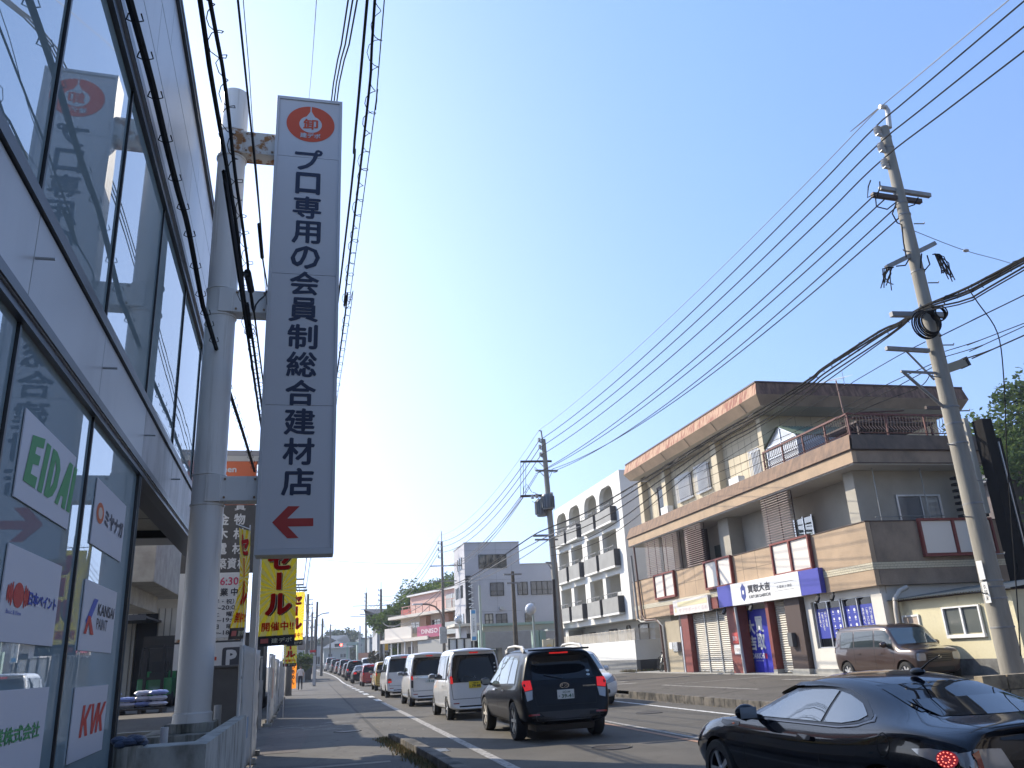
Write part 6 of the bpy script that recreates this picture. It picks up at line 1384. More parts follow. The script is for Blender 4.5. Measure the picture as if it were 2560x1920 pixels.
for y in (30.3, 28.2, 23.9, 23.1):
    mb = MB(); mb.box(15.88, 15.95, y - .03, y + .03, 2.86, 2.93); mb.bar((15.9, y, 2.84), (15.78, y - .06, 2.68), .1, .1); mb.build('spotlight', M['black'], br, True, bevel=.008)
# cream annexe right of the shops, behind the pole
XA = 16.6
ax = thing('cream_annexe', 'low cream plastered annexe with a sliding window behind the big concrete pole', 'building', (18, 19, .4))
crm = mat('cream_plaster', (.64, .58, .39), .85, c2=(.47, .42, .29), scale=2.5, thr=(.2, .42), bump=.2, bscale=15)
U = lambda x, y: uX(*k5(x, y), XA)
yn, yf = U(985, 700).y, 21.05; ztop = 2.45
B('wall', crm, (XA, XA + 2.6, yn, yf, .86, ztop), p=ax); B('wall_base', mat('grey_base', (.22, .22, .21), .8, c2=(.08, .08, .075), scale=3), (XA - .01, XA + 2.61, yn - .01, yf, .25, .859), p=ax)
w0, w1 = U(470, 790), U(790, 930)
w = B('window', mat('frosted', (.10, .11, .10), .25, spec=.7), (XA - .02, XA - .002, w1.y + .05, w0.y - .05, 1.50, 2.14), p=ax)
B('window_frame', M['white'], (XA - .08, XA - .003, w1.y, w0.y, 1.38, 1.47), (XA - .08, XA - .021, w1.y, w1.y + .05, 1.471, 2.18), (XA - .08, XA - .021, w0.y - .05, w0.y, 1.471, 2.18), (XA - .08, XA - .021, w1.y + .051, w0.y - .051, 2.141, 2.18), (XA - .07, XA - .022, (w0.y + w1.y) / 2 - .03, (w0.y + w1.y) / 2 + .03, 1.471, 2.14), p=w)
d0, d1 = U(170, 870), U(320, 980)
B('door', mat('door_tan', (.48, .38, .30), .5), (XA - .03, XA - .002, d1.y + .05, d0.y - .05, .87, 2.0), p=ax); B('door_frame', M['white'], (XA - .05, XA - .001, d1.y, d1.y + .049, .87, 2.06), (XA - .05, XA - .001, d0.y - .049, d0.y, .87, 2.06), (XA - .05, XA - .001, d1.y + .05, d0.y - .05, 2.01, 2.06), p=ax)
mb = MB()
for i in range(46):
    y = yn - .15 + i * .1; mb.add([(XA - .28, y, ztop + .03), (XA - .28, y + .05, ztop + .06), (XA - .28, y + .1, ztop + .03), (XA + 2.7, y, ztop + .35), (XA + 2.7, y + .05, ztop + .38), (XA + 2.7, y + .1, ztop + .35)], [(0, 1, 4, 3), (1, 2, 5, 4)])
mb.build('roof_sheet', mat('corrugate_grey', (.14, .14, .12), .5), ax, True, fix=False)
B('rafter', brown_d, (XA - .1, XA + 2.6, yn + .02, yf, ztop + .001, ztop + .03), p=ax)
# dark sign tower
tw = thing('dark_tower', 'tall black weathered sign tower standing at the right end of the shop building', 'tower', (20.5, 20.3, .4))
blk = mat('tower_black', (.010, .009, .009), .85, spec=.2)
B('frame', blk, (19.95, 20.32, 19.9, 20.3, .3, 7.75), p=tw); B('frame', blk, (20.35, 20.55, 19.95, 20.3, .3, 7.15), p=tw); B('cap', M['alu'], (20.325, 20.345, 19.85, 19.89, 1.0, 7.0), p=tw)
B('edge_wall', wall2, (19.78, 19.94, 20.4, 21.0, 4.9, 7.9)); B('post_top', brown_d, (19.5, 20.6, 21.5, 21.6, 8.55, 8.65))
# block wall by the forecourt edge in front of the pole
bw = MB(); vb = uY(*k5(748, 1278), 9.6); zt_ = .96
for i in range(7):
    for j in range(5): bw.box(vb.x + .02 + i * .4 + (j % 2) * .0, vb.x + .4 + i * .4, 9.6, 9.75, .1 + j * .17, .26 + j * .17 if j < 4 else zt_)
tag(bw.build('block_wall', mat('block_tan', (.34, .28, .19), .9, c2=(.16, .13, .09), scale=4, thr=(.35, .55), bump=.3), bevel=.008), 'low tan concrete block wall beside the foot of the big pole', 'wall')
# ======================= WHITE APARTMENT BLOCK =======================
ap_ = thing('apartment_block', 'white four storey apartment block with arched top openings and grey balconies', 'building', (20, 51, .5))
A = lambda name, ma, *bs, bevel=0., p=None: (lambda mb: [mb.box(*q) for q in bs] and mb.build(name, ma, p or ap_, True, bevel=bevel))(MB())
aw = mat('apartment_white', (.72, .71, .67), .8, var=.04, scale=1.2, bump=.08, bscale=30); gb2 = mat('balcony_grey', (.30, .30, .29), .8, var=.12, scale=1.5, bump=.2); dk = mat('balcony_dark', (.045, .045, .05), .7)
fl = [3.15, 6.0, 8.7]; op = [(45.65, 48.15), (48.7, 51.2), (52.2, 54.7), (55.3, 57.75)]
Yn, Yf = 44.3, 58.2; x0, x1 = 17.5, 17.78
top = 11.72; lv = [(3.5, 5.82), (6.2, 8.46), (8.95, 11.2)]
zs2 = [3.15] + [v for a in lv for v in a] + [top]
for i in range(0, len(zs2), 2): A('wall', aw, (x0, x1, Yn, Yf, zs2[i], zs2[i + 1]))
for li, (za3, zb4) in enumerate(lv):
    ed_ = [Yn] + [v for a in op for v in a] + [Yf]
    for i in range(0, len(ed_), 2): A('wall', aw, (x0, x1, ed_[i], ed_[i + 1], za3 + .0005, zb4 - .0005))
    if li == 2:
        for (ya, yb) in op:
            for s in (0, 1):
                c = ya if s == 0 else yb; sg_ = 1 if s == 0 else -1; r_ = .75
                pts_ = [(x0 + .001, c, zb4), (x0 + .001, c, zb4 - r_)] + [(x0 + .001, c + sg_ * (r_ - r_ * cos(t * pi / 12)), zb4 - r_ + r_ * sin(t * pi / 12)) for t in range(1, 7)]
                mb = MB(); mb.prism(pts_, (.276, 0, 0)); mb.build('arch_corner', aw, ap_, True)
A('side_wall', aw, (x1 + .001, 26, Yn, Yn + .25, 3.15, top), (x1 + .001, 26, Yf - .25, Yf, .5, top)); A('roof', aw, (17.6, 26, Yn + .1, Yf - .1, top - .3, top - .25))
A('back_wall', aw, (19.3, 19.5, Yn + .251, Yf - .251, 3.15, top - .31))
for z in (3.15, 5.95, 8.65): A('floor_slab', aw, (x1 + .001, 19.29, Yn + .251, Yf - .251, z, z + .2))
for y in (48.45, 51.75, 55.1): A('partition', aw, (x1 + .001, 19.29, y - .08, y + .08, 3.36, top - .31))
for li, z in enumerate((3.36, 6.16, 8.86)):
    for k, (ya, yb) in enumerate(op):
        c = A('window', M['curtain'] if (k + li) % 3 else glass_c, (19.26, 19.295, ya + .2, ya + 1.25, z + .05, z + 1.95)); A('window_frame', M['alu'], (19.22, 19.259, ya + .15, ya + .2, z, z + 2.0), (19.22, 19.259, ya + .7, ya + .74, z, z + 2.0), (19.22, 19.259, ya + 1.25, ya + 1.3, z, z + 2.0), p=c)
        A('door', M['dark'] if k % 2 else brown_d, (19.26, 19.295, yb - .6, yb - .15, z, z + 1.7))
bal_ = [(45.3, 48.15), (48.5, 51.1), (52.0, 54.5), (54.9, 57.75)]; bz = [(3.62, 4.5), (6.27, 7.18), (8.9, 9.72)]
for (za3, zb4) in bz:
    for (ya, yb) in bal_:
        b1 = A('balcony', gb2, (17.16, 17.24, ya + .071, yb, za3, zb4), (17.241, 17.49, yb - .1, yb, za3, zb4))
        A('balcony_end', dk, (17.12, 17.49, ya, ya + .07, za3 - .02, zb4 + .03), p=b1); A('balcony_ledge', aw, (17.14, 17.49, ya + .071, yb, za3 - .12, za3 - .003), p=b1)
        mb = MB(); mb.bar((17.2, ya + .2, zb4 + .24), (17.2, yb, zb4 + .24), .035)
        for t in (0, .33, .66, 1): yy = lerp(ya + .25, yb - .03, t); mb.bar((17.2, yy, zb4), (17.2, yy, zb4 + .24), .03)
        mb.build('hand_rail', mat('rail_grey', (.22, .22, .22), .5), b1, True)
for k, (y, z) in enumerate(((46.4, 9.5), (56.4, 9.4), (53.0, 7.0), (46.6, 4.3))):
    A('air_unit', mat('unit_white', (.6, .6, .57), .5), (17.85, 18.15, y, y + .7, z, z + .55), bevel=.02)
A('ground_wall', aw, (18.9, 26, Yn + .3, Yf - .26, .5, 3.14)); A('pier', aw, (17.7, 18.2, 57.3, 58.0, .5, 3.14))
for (ya, yb, z0, z1) in ((54.8, 56.2, 1.8, 2.75), (50.6, 52.0, 1.9, 2.8), (48.3, 48.8, 1.2, 2.9), (45.4, 46.8, 1.0, 2.9)):
    w = A('window', M['curtain'], (18.86, 18.895, ya, yb, z0, z1)); A('window_frame', brown_d, (18.82, 18.859, ya - .06, ya, z0, z1), (18.82, 18.859, yb, yb + .06, z0, z1), (18.82, 18.859, ya, yb, z1, z1 + .05), p=w)
bwl = thing('boundary_wall', 'white wall with a grey foot and lattice screen in front of the white apartments', 'wall', (16.2, 50, .5))
A('wall', aw, (16.2, 16.4, 41.0, 62, 1.02, 2.0), (16.401, 19.2, 41.0, 41.2, 1.02, 2.0), p=bwl); A('wall_base', mat('wall_foot', (.20, .20, .195), .85, var=.15), (16.19, 16.4, 41.0, 62, .3, 1.015), p=bwl); A('wall_base', dk, (16.401, 19.2, 40.99, 41.2, .3, 1.015), p=bwl)
mb = MB(); lat = mat('lattice', (.58, .53, .45), .7)
for i in range(9): mb.box(16.25, 16.28, 41.05, 61.9, 2.03 + i * .06, 2.065 + i * .06); mb.box(16.3, 18.9, 41.05, 41.08, 2.03 + i * .06, 2.065 + i * .06)
y = 41.06
while y < 62: mb.box(16.281, 16.31, y, y + .05, 2.0, 2.58); y += .75

mb.build('lattice', lat, bwl, True)
# bicycle
bc = thing('bicycle', 'dark bicycle parked against the grey wall foot left of the shops', 'bicycle', (16.75, 38.6, g0), R(38))
bm_ = M['black']
for x, nm in ((-.52, 'wheel'), (.52, 'wheel')):
    mb = MB(); n = 32; mb.tube([(x + .33 * cos(2 * pi * i / n), 0, .34 + .33 * sin(2 * pi * i / n)) for i in range(n + 1)], .018, 6); wq = mb.build(nm, bm_, bc)
    mb = MB()
    for i in range(12): a = pi * i / 12; mb.bar((x + .32 * cos(a), 0, .34 + .32 * sin(a)), (x - .32 * cos(a), 0, .34 - .32 * sin(a)), .004)
    mb.build('spokes', M['steel'], wq)
mb = MB()
for p, q in (((-.52, .34), (-.12, .34)), ((-.12, .34), (-.25, .78)), ((-.25, .78), (.35, .80)), ((.35, .80), (-.10, .36)), ((-.52, .34), (-.25, .76)), ((.35, .86), (.52, .34)), ((.35, .80), (.32, 1.0))): mb.tube([(p[0], 0, p[1]), (q[0], 0, q[1])], .018, 8)
mb.build('frame', mat('bike_frame', (.40, .42, .42), .3, metal=.4), bc)
mb = MB(); mb.tube([(.25, -.28, 1.0), (.34, -.1, 1.02), (.34, .1, 1.02), (.25, .28, 1.0)], .014, 8); mb.build('handlebar', bm_, bc)
mb = MB(); mb.sphere((-.27, 0, .86), .11, 10, (1.2, .6, .3)); mb.tube([(-.25, 0, .76), (-.27, 0, .85)], .014, 6); mb.build('saddle', bm_, bc)
mb = MB(); mb.lathe([(0, -.012), (.09, -.012), (.09, .012), (0, .012)], 20, 'y', (-.12, .02, .34)); mb.bar((-.12, .04, .34), (-.02, .04, .2), .02); mb.bar((-.12, -.03, .34), (-.22, -.03, .48), .02); mb.build('crank', M['steel'], bc)
# ======================= POLES =======================
z1 = zm(0, 0, .45208); z2 = zm(0, 700, .40687); f4 = zm(600, 1380, .1929)
pole_m = mat('pole_concrete', (.29, .27, .23), .85, var=.18, scale=3, stretch=(2, 2, .3), bump=.2, bscale=25); pole_d = mat('pole_far', (.16, .145, .125), .85, var=.1)
ins_m = mat('insulator', (.50, .50, .50), .25); steel_d = mat('steel_weathered', (.27, .27, .27), .6, metal=.3, var=.2, scale=10)
kk = zm(2060, 200, .45207); pp = zm(1300, 1050, .1808)
def pole_root(name, label, x, y, z=0., group='utility poles on the right roadside'): return thing(name, label, 'utility pole', (x, y, z), 0, group)
def arm(t, p, q, w=.08, ma=None, name='cross_arm'):
    mb = MB(); mb.bar(p, q, w, w); return mb.build(name, ma or steel_d, t, True, bevel=.004)
def insul(t, p, h=.16, r=.05):
    p = Vector(p); mb = MB(); mb.lathe([(0, 0), (r * .6, 0), (r, h * .2), (r * .5, h * .35), (r, h * .5), (r * .5, h * .65), (r * .9, h * .8), (r * .3, h), (0, h)], 14, 'z', p); return mb.build('insulator', ins_m, t, True, smooth=True)
def tubes(t, name, ma, *paths, n=8):
    mb = MB()
    for pts, r in paths: mb.tube(pts, r, n)
    return mb.build(name, ma, t, True, smooth=True)
def bend_pts(a, b_, sag, n=14):
    a, b_ = Vector(a), Vector(b_); return [a.lerp(b_, i / n) - EZ * (4 * sag * (i / n) * (1 - i / n)) for i in range(n + 1)]
# --- nearest pole
X1, Y1 = 10.82, 11.38
K = lambda x, y, Y=Y1: uY(*kk(x, y), Y)
t = pole_root('utility_pole', 'thick concrete utility pole with coiled cable, leaning over the cream annexe', X1, Y1, .1)
Z1 = 11.1
tubes(t, 'pole', pole_m, ([(X1 + .0, Y1, .1), (X1 - .01, Y1, 2.2), (X1 - .02, Y1, 4.4), (X1 - .025, Y1, 6.8), (X1 - .03, Y1, Z1)], [.185, .168, .145, .122, .092]), n=28)
for z in (1.55, 2.0, 2.18, 2.28, 3.55, 4.6, 4.95, 5.25, 6.6, 7.9, 9.1, 9.35, 10.6, 10.85): mb = MB(); r_ = lerp(.186, .093, (z - .1) / 11) - .004 * sin((z - .1) / 11 * pi); mb.lathe([(r_, z), (r_ + .008, z + .004), (r_ + .008, z + .03), (r_, z + .034)], 24, 'z', (X1 - .03 * z / 11, Y1, 0)); mb.build('band', steel_d, t, True, smooth=True)
for i in range(12):
    mb = MB(); z = 2.1 + i * .62; s = 1 if i % 2 else -1; mb.tube([(X1 + s * .1, Y1 - .05, z), (X1 + s * .30, Y1 - .08, z), (X1 + s * .31, Y1 - .08, z + .03)], .012, 6); mb.build('step_bolt', steel_d, t, True)
B('number_board', M['white'], (X1 - .205, X1 - .195, Y1 - .1, Y1 + .02, 2.32, 2.62), (X1 - .215, X1 - .205, Y1 - .12, Y1 + .0, 1.95, 2.28), p=t)
mb = MB(); P = Vector((X1 - .215, Y1 + .0, 1.95)); put_col(mb, '久留米', P, Vector((0, -1, 0)), EZ, .03, .09, .03, .30, .0, .002); mb.build('lettering', LD, t, True, fix=False)
tubes(t, 'top_pipe', ins_m, ([K(362, 265), K(352, 170), K(340, 150), K(308, 148)], .05))
for (x, y) in ((300, 300), (320, 390), (340, 480)):
    p = K(x, y); mb = MB(); mb.bar(p, (X1 - .08, Y1, p.z - .02), .05, .06); mb.bar(p, p + Vector((.0, 0, -.02)), .07, .08); mb.build('bracket', ins_m, t, True); insul(t, p, .19, .075)
arm(t, K(308, 598), K(586, 640)); arm(t, K(265, 635), K(536, 673), .085, brown_d); arm(t, K(345, 1036), K(612, 904), .08); arm(t, K(370, 1296), K(664, 1300), .09); arm(t, K(343, 1484), K(580, 1498), .07); arm(t, K(425, 1612), K(650, 1622), .04)
tubes(t, 'strut', steel_d, ([K(375, 610), K(478, 752)], .015), ([K(555, 1120), K(530, 1260)], .02), ([K(455, 1500), K(610, 1658)], .018), ([uY(*zb_(715, 85), Y1), uY(*zb_(1085, 405), Y1)], .028))
mb = MB(); p = K(656, 1606); q = K(768, 1566); mb.bar(p, q, .17, .15); mb.build('cable_box', mat('box_olive', (.30, .28, .22), .6), t, True, bevel=.01)
mb = MB(); mb.bar(q, q + (q - p) * .12, .19, .17); mb.build('box_end', M['black'], t, True)
def coil(t, c, r, nrm, w=.02, turns=4):
    mb = MB(); c = Vector(c); a = Vector((1, 0, 0)); b_ = Vector(nrm).cross(a).normalized(); a = b_.cross(Vector(nrm)).normalized()
    for k in range(turns):
        rr = r * (1 - .05 * k); off = Vector((random.uniform(-.01, .01), -.03 * k, random.uniform(-.015, .015))); mb.tube([c + off + a * rr * cos(u * pi / 14) + b_ * rr * sin(u * pi / 14) * 1.15 for u in range(29)], w, 6, False)
    return mb.build('cable_coil', M['cable'], t, True, smooth=True)
coil(t, K(560, 1355, Y1 - .2), .235, (.15, 1, 0), .014, 6); coil(t, K(630, 1298, Y1 - .2), .12, (.3, 1, 0), .013, 4)
mb = MB()
for (cx_, cy_, s_, n_) in ((375, 1040, -1, 9), (600, 965, 1, 14)):
    for i in range(n_):
        p = K(cx_, cy_, Y1 - .06); a = random.uniform(-.2, 1.2); L = random.uniform(.22, .48); mb.tube([p, p + Vector((s_ * .12 * random.random() + .05, 0, .02)), p + Vector((s_ * L * .6 * cos(a), random.uniform(-.1, .1), -L * sin(a) * .7 - .05)), p + Vector((s_ * L * .8 * cos(a), random.uniform(-.1, .1), -L - .12 * random.random()))], .010, 5)
for pts_ in (((300, 620), (240, 650), (245, 590), (258, 555)), ((285, 650), (290, 700), (350, 715), (400, 675)), ((290, 655), (310, 590), (308, 562)), ((400, 680), (378, 740), (405, 790), (430, 800), (440, 900), (455, 980)), ((470, 700), (500, 690), (520, 650)), ((540, 960), (535, 1040), (560, 1050), (585, 1020), (570, 970)), ((400, 1030), (450, 1025), (470, 990))):
    mb.tube([K(x, y, Y1 - .12) for x, y in pts_], .013, 5)
mb.build('loose_cable', M['cable'], t, True, smooth=True)
# --- second pole with transformers
Y2 = 36.7; P2_ = lambda x, y, Y=Y2: uY(*pp(x, y), Y); G2 = lambda x, y, Y=Y2: uY(*gg(x, y), Y)
c2t, c2b = P2_(322, 268), G2(2010, 1630)
X2 = (c2t.x + c2b.x) / 2
t = pole_root('utility_pole', 'utility pole carrying two grey transformers before the white apartments', X2, Y2, .1)
tubes(t, 'pole', pole_m, ([(c2b.x, Y2, .1), (c2t.x, Y2, c2t.z)], [.19, .11]), n=20)
tubes(t, 'cable_cover', mat('cover_dark', (.03, .022, .02), .5), ([(c2b.x - .28, Y2 - .1, .1), (c2b.x - .22, Y2 - .12, G2(1940, 880).z)], .07), n=10)
tubes(t, 'top_pipe', steel_d, ([P2_(308, 265), P2_(292, 150), P2_(258, 148)], .04))
for (x, y) in ((268, 300), (276, 395), (288, 500)): p = P2_(x, y); insul(t, p, .2, .09); arm(t, p + Vector((0, 0, -.02)), (c2t.x, Y2, p.z - .05), .05, steel_d, 'bracket')
arm(t, P2_(5, 575), P2_(436, 570), .09, brown_d); arm(t, P2_(215, 700), P2_(520, 702), .09); arm(t, P2_(5, 1056), P2_(452, 1036), .1, brown_d); arm(t, G2(1688, 396), G2(1882, 392), .1); arm(t, G2(1712, 440), G2(1966, 436), .08); arm(t, G2(1830, 692), G2(1900, 694), .07)
tubes(t, 'strut', steel_d, ([P2_(258, 578), P2_(330, 650)], .02), ([P2_(270, 705), P2_(345, 790)], .02), ([G2(1860, 710), G2(1965, 860)], .025))
trm = mat('transformer_grey', (.20, .21, .22), .5, metal=.3)
for (x, y, r_, hh2, lb) in ((298, 1215, .26, .80, 'far'), (382, 1135, .27, .74, 'near')):
    p = P2_(x, y, Y2 - (.2 if lb == 'near' else -.15)); mb = MB(); mb.lathe([(0, -hh2 / 2), (r_ * .9, -hh2 / 2), (r_, -hh2 / 2 + .06), (r_, hh2 / 2 - .06), (r_ * .85, hh2 / 2), (0, hh2 / 2 + .03)], 24, 'z', p); tr = mb.build('transformer', trm, t, True, smooth=True)
    mb = MB()
    for i in range(16): a = 2 * pi * i / 16; mb.bar(p + Vector((cos(a) * (r_ + .03), sin(a) * (r_ + .03), -hh2 * .38)), p + Vector((cos(a) * (r_ + .03), sin(a) * (r_ + .03), hh2 * .36)), .03, .07, (cos(a), sin(a), 0))
    mb.build('cooling_fin', trm, tr, True)
for (x, y) in ((175, 1090), (235, 1080), (440, 1060)): insul(t, P2_(x, y, Y2 - .3), .22, .09)
mb = MB()
for x in (10, 45, 80): mb.tube([P2_(x, 580, Y2 - .1), P2_(x, 1050, Y2 - .1)], .012, 5)
for q in (((45, 1035), (55, 930), (90, 885), (165, 1000)), ((175, 1000), (215, 1010), (235, 1060)), ((210, 700), (205, 650), (240, 685)), ((170, 1120), (200, 1145), (280, 1060)), ((440, 1080), (470, 1170), (480, 1230), (430, 1215)), ((400, 730), (450, 700), (405, 800)), ((460, 730), (500, 720), (520, 700))): mb.tube([P2_(x, y, Y2 - .35) for x, y in q], .014, 5)
mb.build('loose_cable', M['cable'], t, True)
# --- further poles on the right
def far_pole(label, x, y, top, arms=(), z0=0., r=.15, group='utility poles on the right roadside', ins=3, ma=None, lean=0.):
    t = pole_root('utility_pole', label, x, y, z0, group); tubes(t, 'pole', ma or pole_d, ([(x, y, z0), (x + lean, y, top)], [r, r * .65]), n=12)
    if ins: tubes(t, 'top_pipe', steel_d, ([(x, y, top), (x, y, top + .9)], .035))
    for k in range(ins): p = Vector((x - .3, y, top - .2 - .6 * k)); insul(t, p, .25, .09); arm(t, p, (x, y, p.z), .06, steel_d, 'bracket')
    for (a, b_, z) in arms: arm(t, (x + a, y - .12, z), (x + b_, y - .12, z), .09, steel_d)
    return t
p3 = uY(*gg(682, 460), 70.); t3 = far_pole('slim utility pole with a curved street lamp arm by the grey office building', p3.x, 70, p3.z, ((-1.1, 2.0, uY(*gg(690, 730), 70).z), (-.8, 1.2, uY(*gg(690, 900), 70).z)))
tubes(t3, 'lamp_arm', mat('lamp_arm_brown', (.20, .13, .10), .5), ([uY(*gg(x, y), 69.7) for x, y in ((450, 1150), (540, 1155), (610, 1180), (660, 1230), (685, 1300), (688, 1400))], .07)); mb = MB(); q = uY(*gg(455, 1152), 69.7); mb.box(q.x - .7, q.x + .1, 69.5, 69.9, q.z - .06, q.z + .06); mb.build('lamp_head', M['alu'], t3, True, bevel=.02)
mb = MB(); q = uY(*gg(705, 1500), 69.6); mb.box(q.x - .35, q.x + .25, 69.4, 69.7, q.z - .6, q.z + .7); mb.build('meter_box', M['steel'], t3, True, bevel=.02)
p4 = uY(*hh_(1022, 0), 104.); far_pole('utility pole standing before the grey house beyond the pink building', p4.x, 104, uY(*gg(18, 985), 104).z, ((-1.6, 1.9, uY(*hh_(1030, 80), 104).z), (-2.6, .3, uY(*hh_(1000, 205), 104).z)), rise(104), .2)
p5 = uY(*hh_(803, 0), 138.); far_pole('utility pole left of the grey house, with several short cross arms', p5.x, 138, uY(803 * .1688 + 780, 1482, 138).z, ((-2.2, .0, uY(*hh_(800, 85), 138).z), (-.9, 1.2, uY(*hh_(800, 140), 138).z), (0, 1.8, uY(*hh_(800, 195), 138).z), (-2.6, .3, uY(*hh_(800, 240), 138).z)), rise(138), .22)
p6 = uY(*hh_(275, 360), 175.); far_pole('short distant utility pole in front of the wooded knoll', p6.x, 175, p6.z, ((-.1, 2.0, uY(*hh_(275, 375), 175).z), (-.8, .8, uY(*hh_(275, 450), 175).z)), rise(175), .2, ins=0)
p7 = uY(*gg(1465, 790), 46.); t7 = far_pole('weathered timber pole in front of the grey office building', uY(*gg(1500, 1500), 46).x, 46, p7.z, ((-.55, .5, uY(*gg(1465, 825), 46).z), (-.4, .4, uY(*gg(1465, 920), 46).z)), .1, .15, ins=0, ma=mat('timber', (.12, .10, .075), .9, var=.3, scale=5), lean=p7.x - uY(*gg(1500, 1500), 46).x)
for k, (x, y, yy) in enumerate(((720, 380, 150), (700, 375, 152))): q = uY(*hh_(x, y), yy); far_pole(f'thin pale lamp post beyond the dark minivan, {["right", "left"][k]} one of the pair', q.x, yy, q.z, (), rise(yy), .1, ins=0, ma=M['steel'])
LG2 = 'utility poles on the left roadside'
f4_ = lambda x, y, Y: uY(*f4(x, y), Y)
def lpole(label, x, ytop, Y, arms, r=.16, **k):
    q = f4_(x, ytop, Y); return far_pole(label, q.x, Y, q.z, [(f4_(a, c, Y).x - q.x, f4_(b_, c, Y).x - q.x, f4_(x, c, Y).z) for a, b_, c in arms], rise(Y), r, LG2, ins=k.get('ins', 0), ma=k.get('ma'))
lpole('tall utility pole with wide cross arms behind the big yellow flag', 686, 60, 52, ((686, 830, 358), (686, 825, 430), (670, 862, 465), (670, 875, 502)), .2)
lpole('utility pole with ladder like cross arms, second along the left side', 884, 545, 95, ((880, 950, 622), (880, 950, 680), (880, 950, 728), (800, 930, 890)), .2)
lpole('utility pole with small cross arms, third along the left side', 938, 780, 118, ((938, 980, 792), (938, 980, 850), (890, 970, 980)), .2)
lpole('slim pole just left of the grey lamp pole', 973, 870, 120, (), .12)
lpole('utility pole right of the grey lamp pole', 1070, 860, 105, ((1062, 1082, 875), (1000, 1062, 945)), .17)
t = thing('lamp_post', 'grey pole with a long lamp arm and a small red sign, at the pavement edge', 'lamp post', (.3, 73.2, 0))
q = f4_(1003, 645, 73.2); b0 = uZ(*zm(600, 1600, .27125)(685, 425)); tubes(t, 'pole', mat('lamp_grey', (.10, .10, .10), .6), ([(b0.x, 73.2, 0), (q.x, 73.2, q.z)], [.11, .09]), n=12)
tubes(t, 'lamp_arm', M['steel'], ([f4_(x, y, 73.2) for x, y in ((1005, 835), (1050, 805), (1110, 792), (1155, 788))], .05)); 
mb = MB(); mb.bar(f4_(1090, 795, 73.2), f4_(1158, 787, 73.2), .2, .1); mb.build('lamp_head', M['alu'], t, True, bevel=.02)
mb = MB(); a, b_ = f4_(905, 1272, 73), f4_(985, 1298, 73); mb.box(a.x, b_.x, 73.0, 73.05, b_.z, a.z); mb.build('red_sign', mat('sign_plate_red', (.5, .03, .04), .5), t, True)
mb = MB(); a, b_ = f4_(950, 1345, 73), f4_(980, 1622, 73); mb.box(a.x, b_.x, 73.02, 73.3, .05, a.z); mb.build('sleeve', mat('sleeve_grey', (.42, .42, .42), .5), t, True)
# ======================= CABLES =======================
def cable(label, pts, r=.012, group=None, ma=None, n=5, name='overhead_cable', smooth_=True):
    P = [Vector(p) for p in pts]
    if smooth_ and len(P) > 2:
        o = []
        for i in range(len(P) - 1):
            p0 = P[max(i - 1, 0)]; p1 = P[i]; p2 = P[i + 1]; p3_ = P[min(i + 2, len(P) - 1)]
            for k in range(5):
                u = k / 5; o.append(.5 * ((2 * p1) + (p2 - p0) * u + (2 * p0 - 5 * p1 + 4 * p2 - p3_) * u * u + (3 * p1 - p0 - 3 * p2 + p3_) * u ** 3))
        P = o + [P[-1]]
    mb = MB(); mb.tube(P, r, n); o = mb.build(name, ma or M['cable'], smooth=True, fix=False); return tag(o, label, 'cable', group), P
def ext(p0, p1, L): d = (p0 - p1).normalized(); return p0 + d * L
GL = 'cables along the left building front'
def lcable(label, px, X, r, back=14, fwd=None, wig=0., **k):
    P = [uX(x, y, X) if not callable(X) else uX(x, y, X(i)) for i, (x, y) in enumerate(px)]
    P = [ext(P[0], P[1], back), ext(P[0], P[1], back * .4)] + P
    if fwd is not None: P.append(Vector(fwd))
    return cable(label, P, r * 1.0, GL, **k)
cb1, pw1 = lcable('thick black cable with small hooks, closest to the glass building', [z1(715, 0), z1(780, 235), z1(850, 500), z1(920, 800), z1(985, 1060), z1(1040, 1260), z1(1115, 1659), z2(1270, 230), z2(1415, 700), z2(1490, 930), z2(1570, 1195)], -1.65, .034, fwd=(-1.8, 51.5, 7.3))
def hooks(P, par):
    acc = 0.
    for i in range(4, len(P) - 1):
        a, b_ = P[i], P[i + 1]; L = (b_ - a).length; q0 = acc; acc += L; m_ = int(acc / .62) - int(q0 / .62)
        for k in range(m_):
            c = a.lerp(b_, (k + .5) / m_); mb = MB()
            mb.tube([c + Vector((-.05, 0, .05)), c + Vector((-.07, .02, .0)), c + Vector((0, 0, -.045)), c + Vector((.07, .02, 0)), c + Vector((.05, 0, .06))], .007, 4); mb.build('hook', M['cable'], par, fix=False)
hooks([p for p in pw1 if -4 < p.y < 30], cb1)
cb2, pw2 = lcable('smooth black cable crossing just left of the column top', [z1(1105, 0), z1(1165, 410), z1(1255, 930), z1(1310, 1280), z1(1350, 1659), z2(1480, 60)], -1.0, .022, fwd=(-1.8, 51.5, 7.0))
cb3, pw3 = lcable('black cable wrapped in wire loops, crossing in front of the column', [z1(1160, 0), z1(1240, 440), z1(1300, 960), z1(1340, 1240), z1(1372, 1500), z2(1490, 0), z2(1540, 350), z2(1605, 750)], -1.0, .020, fwd=(-1.8, 51.5, 7.1))
def loops(P, rr, r, pitch, y0, y1, off=(0, 0, 0)):
    mb = MB(); pts = []; ph = 0.
    for i in range(len(P) - 1):
        a, b_ = P[i], P[i + 1]; L = (b_ - a).length; m_ = max(1, int(L / .05))
        for k in range(m_):
            c = a.lerp(b_, k / m_); ph += L / m_ * 2 * pi / pitch
            if y0 < c.y < y1: q = rr * (1 + .35 * sin(ph * .37)); pts.append(c + Vector((cos(ph) * q, 0, sin(ph) * q - rr * .5)) + Vector(off))
    mb.tube(pts, r, 4, False); return mb
loops(pw3, .065, .005, .38, -3, 22).build('wire_loops', M['cable'], cb3, fix=False)
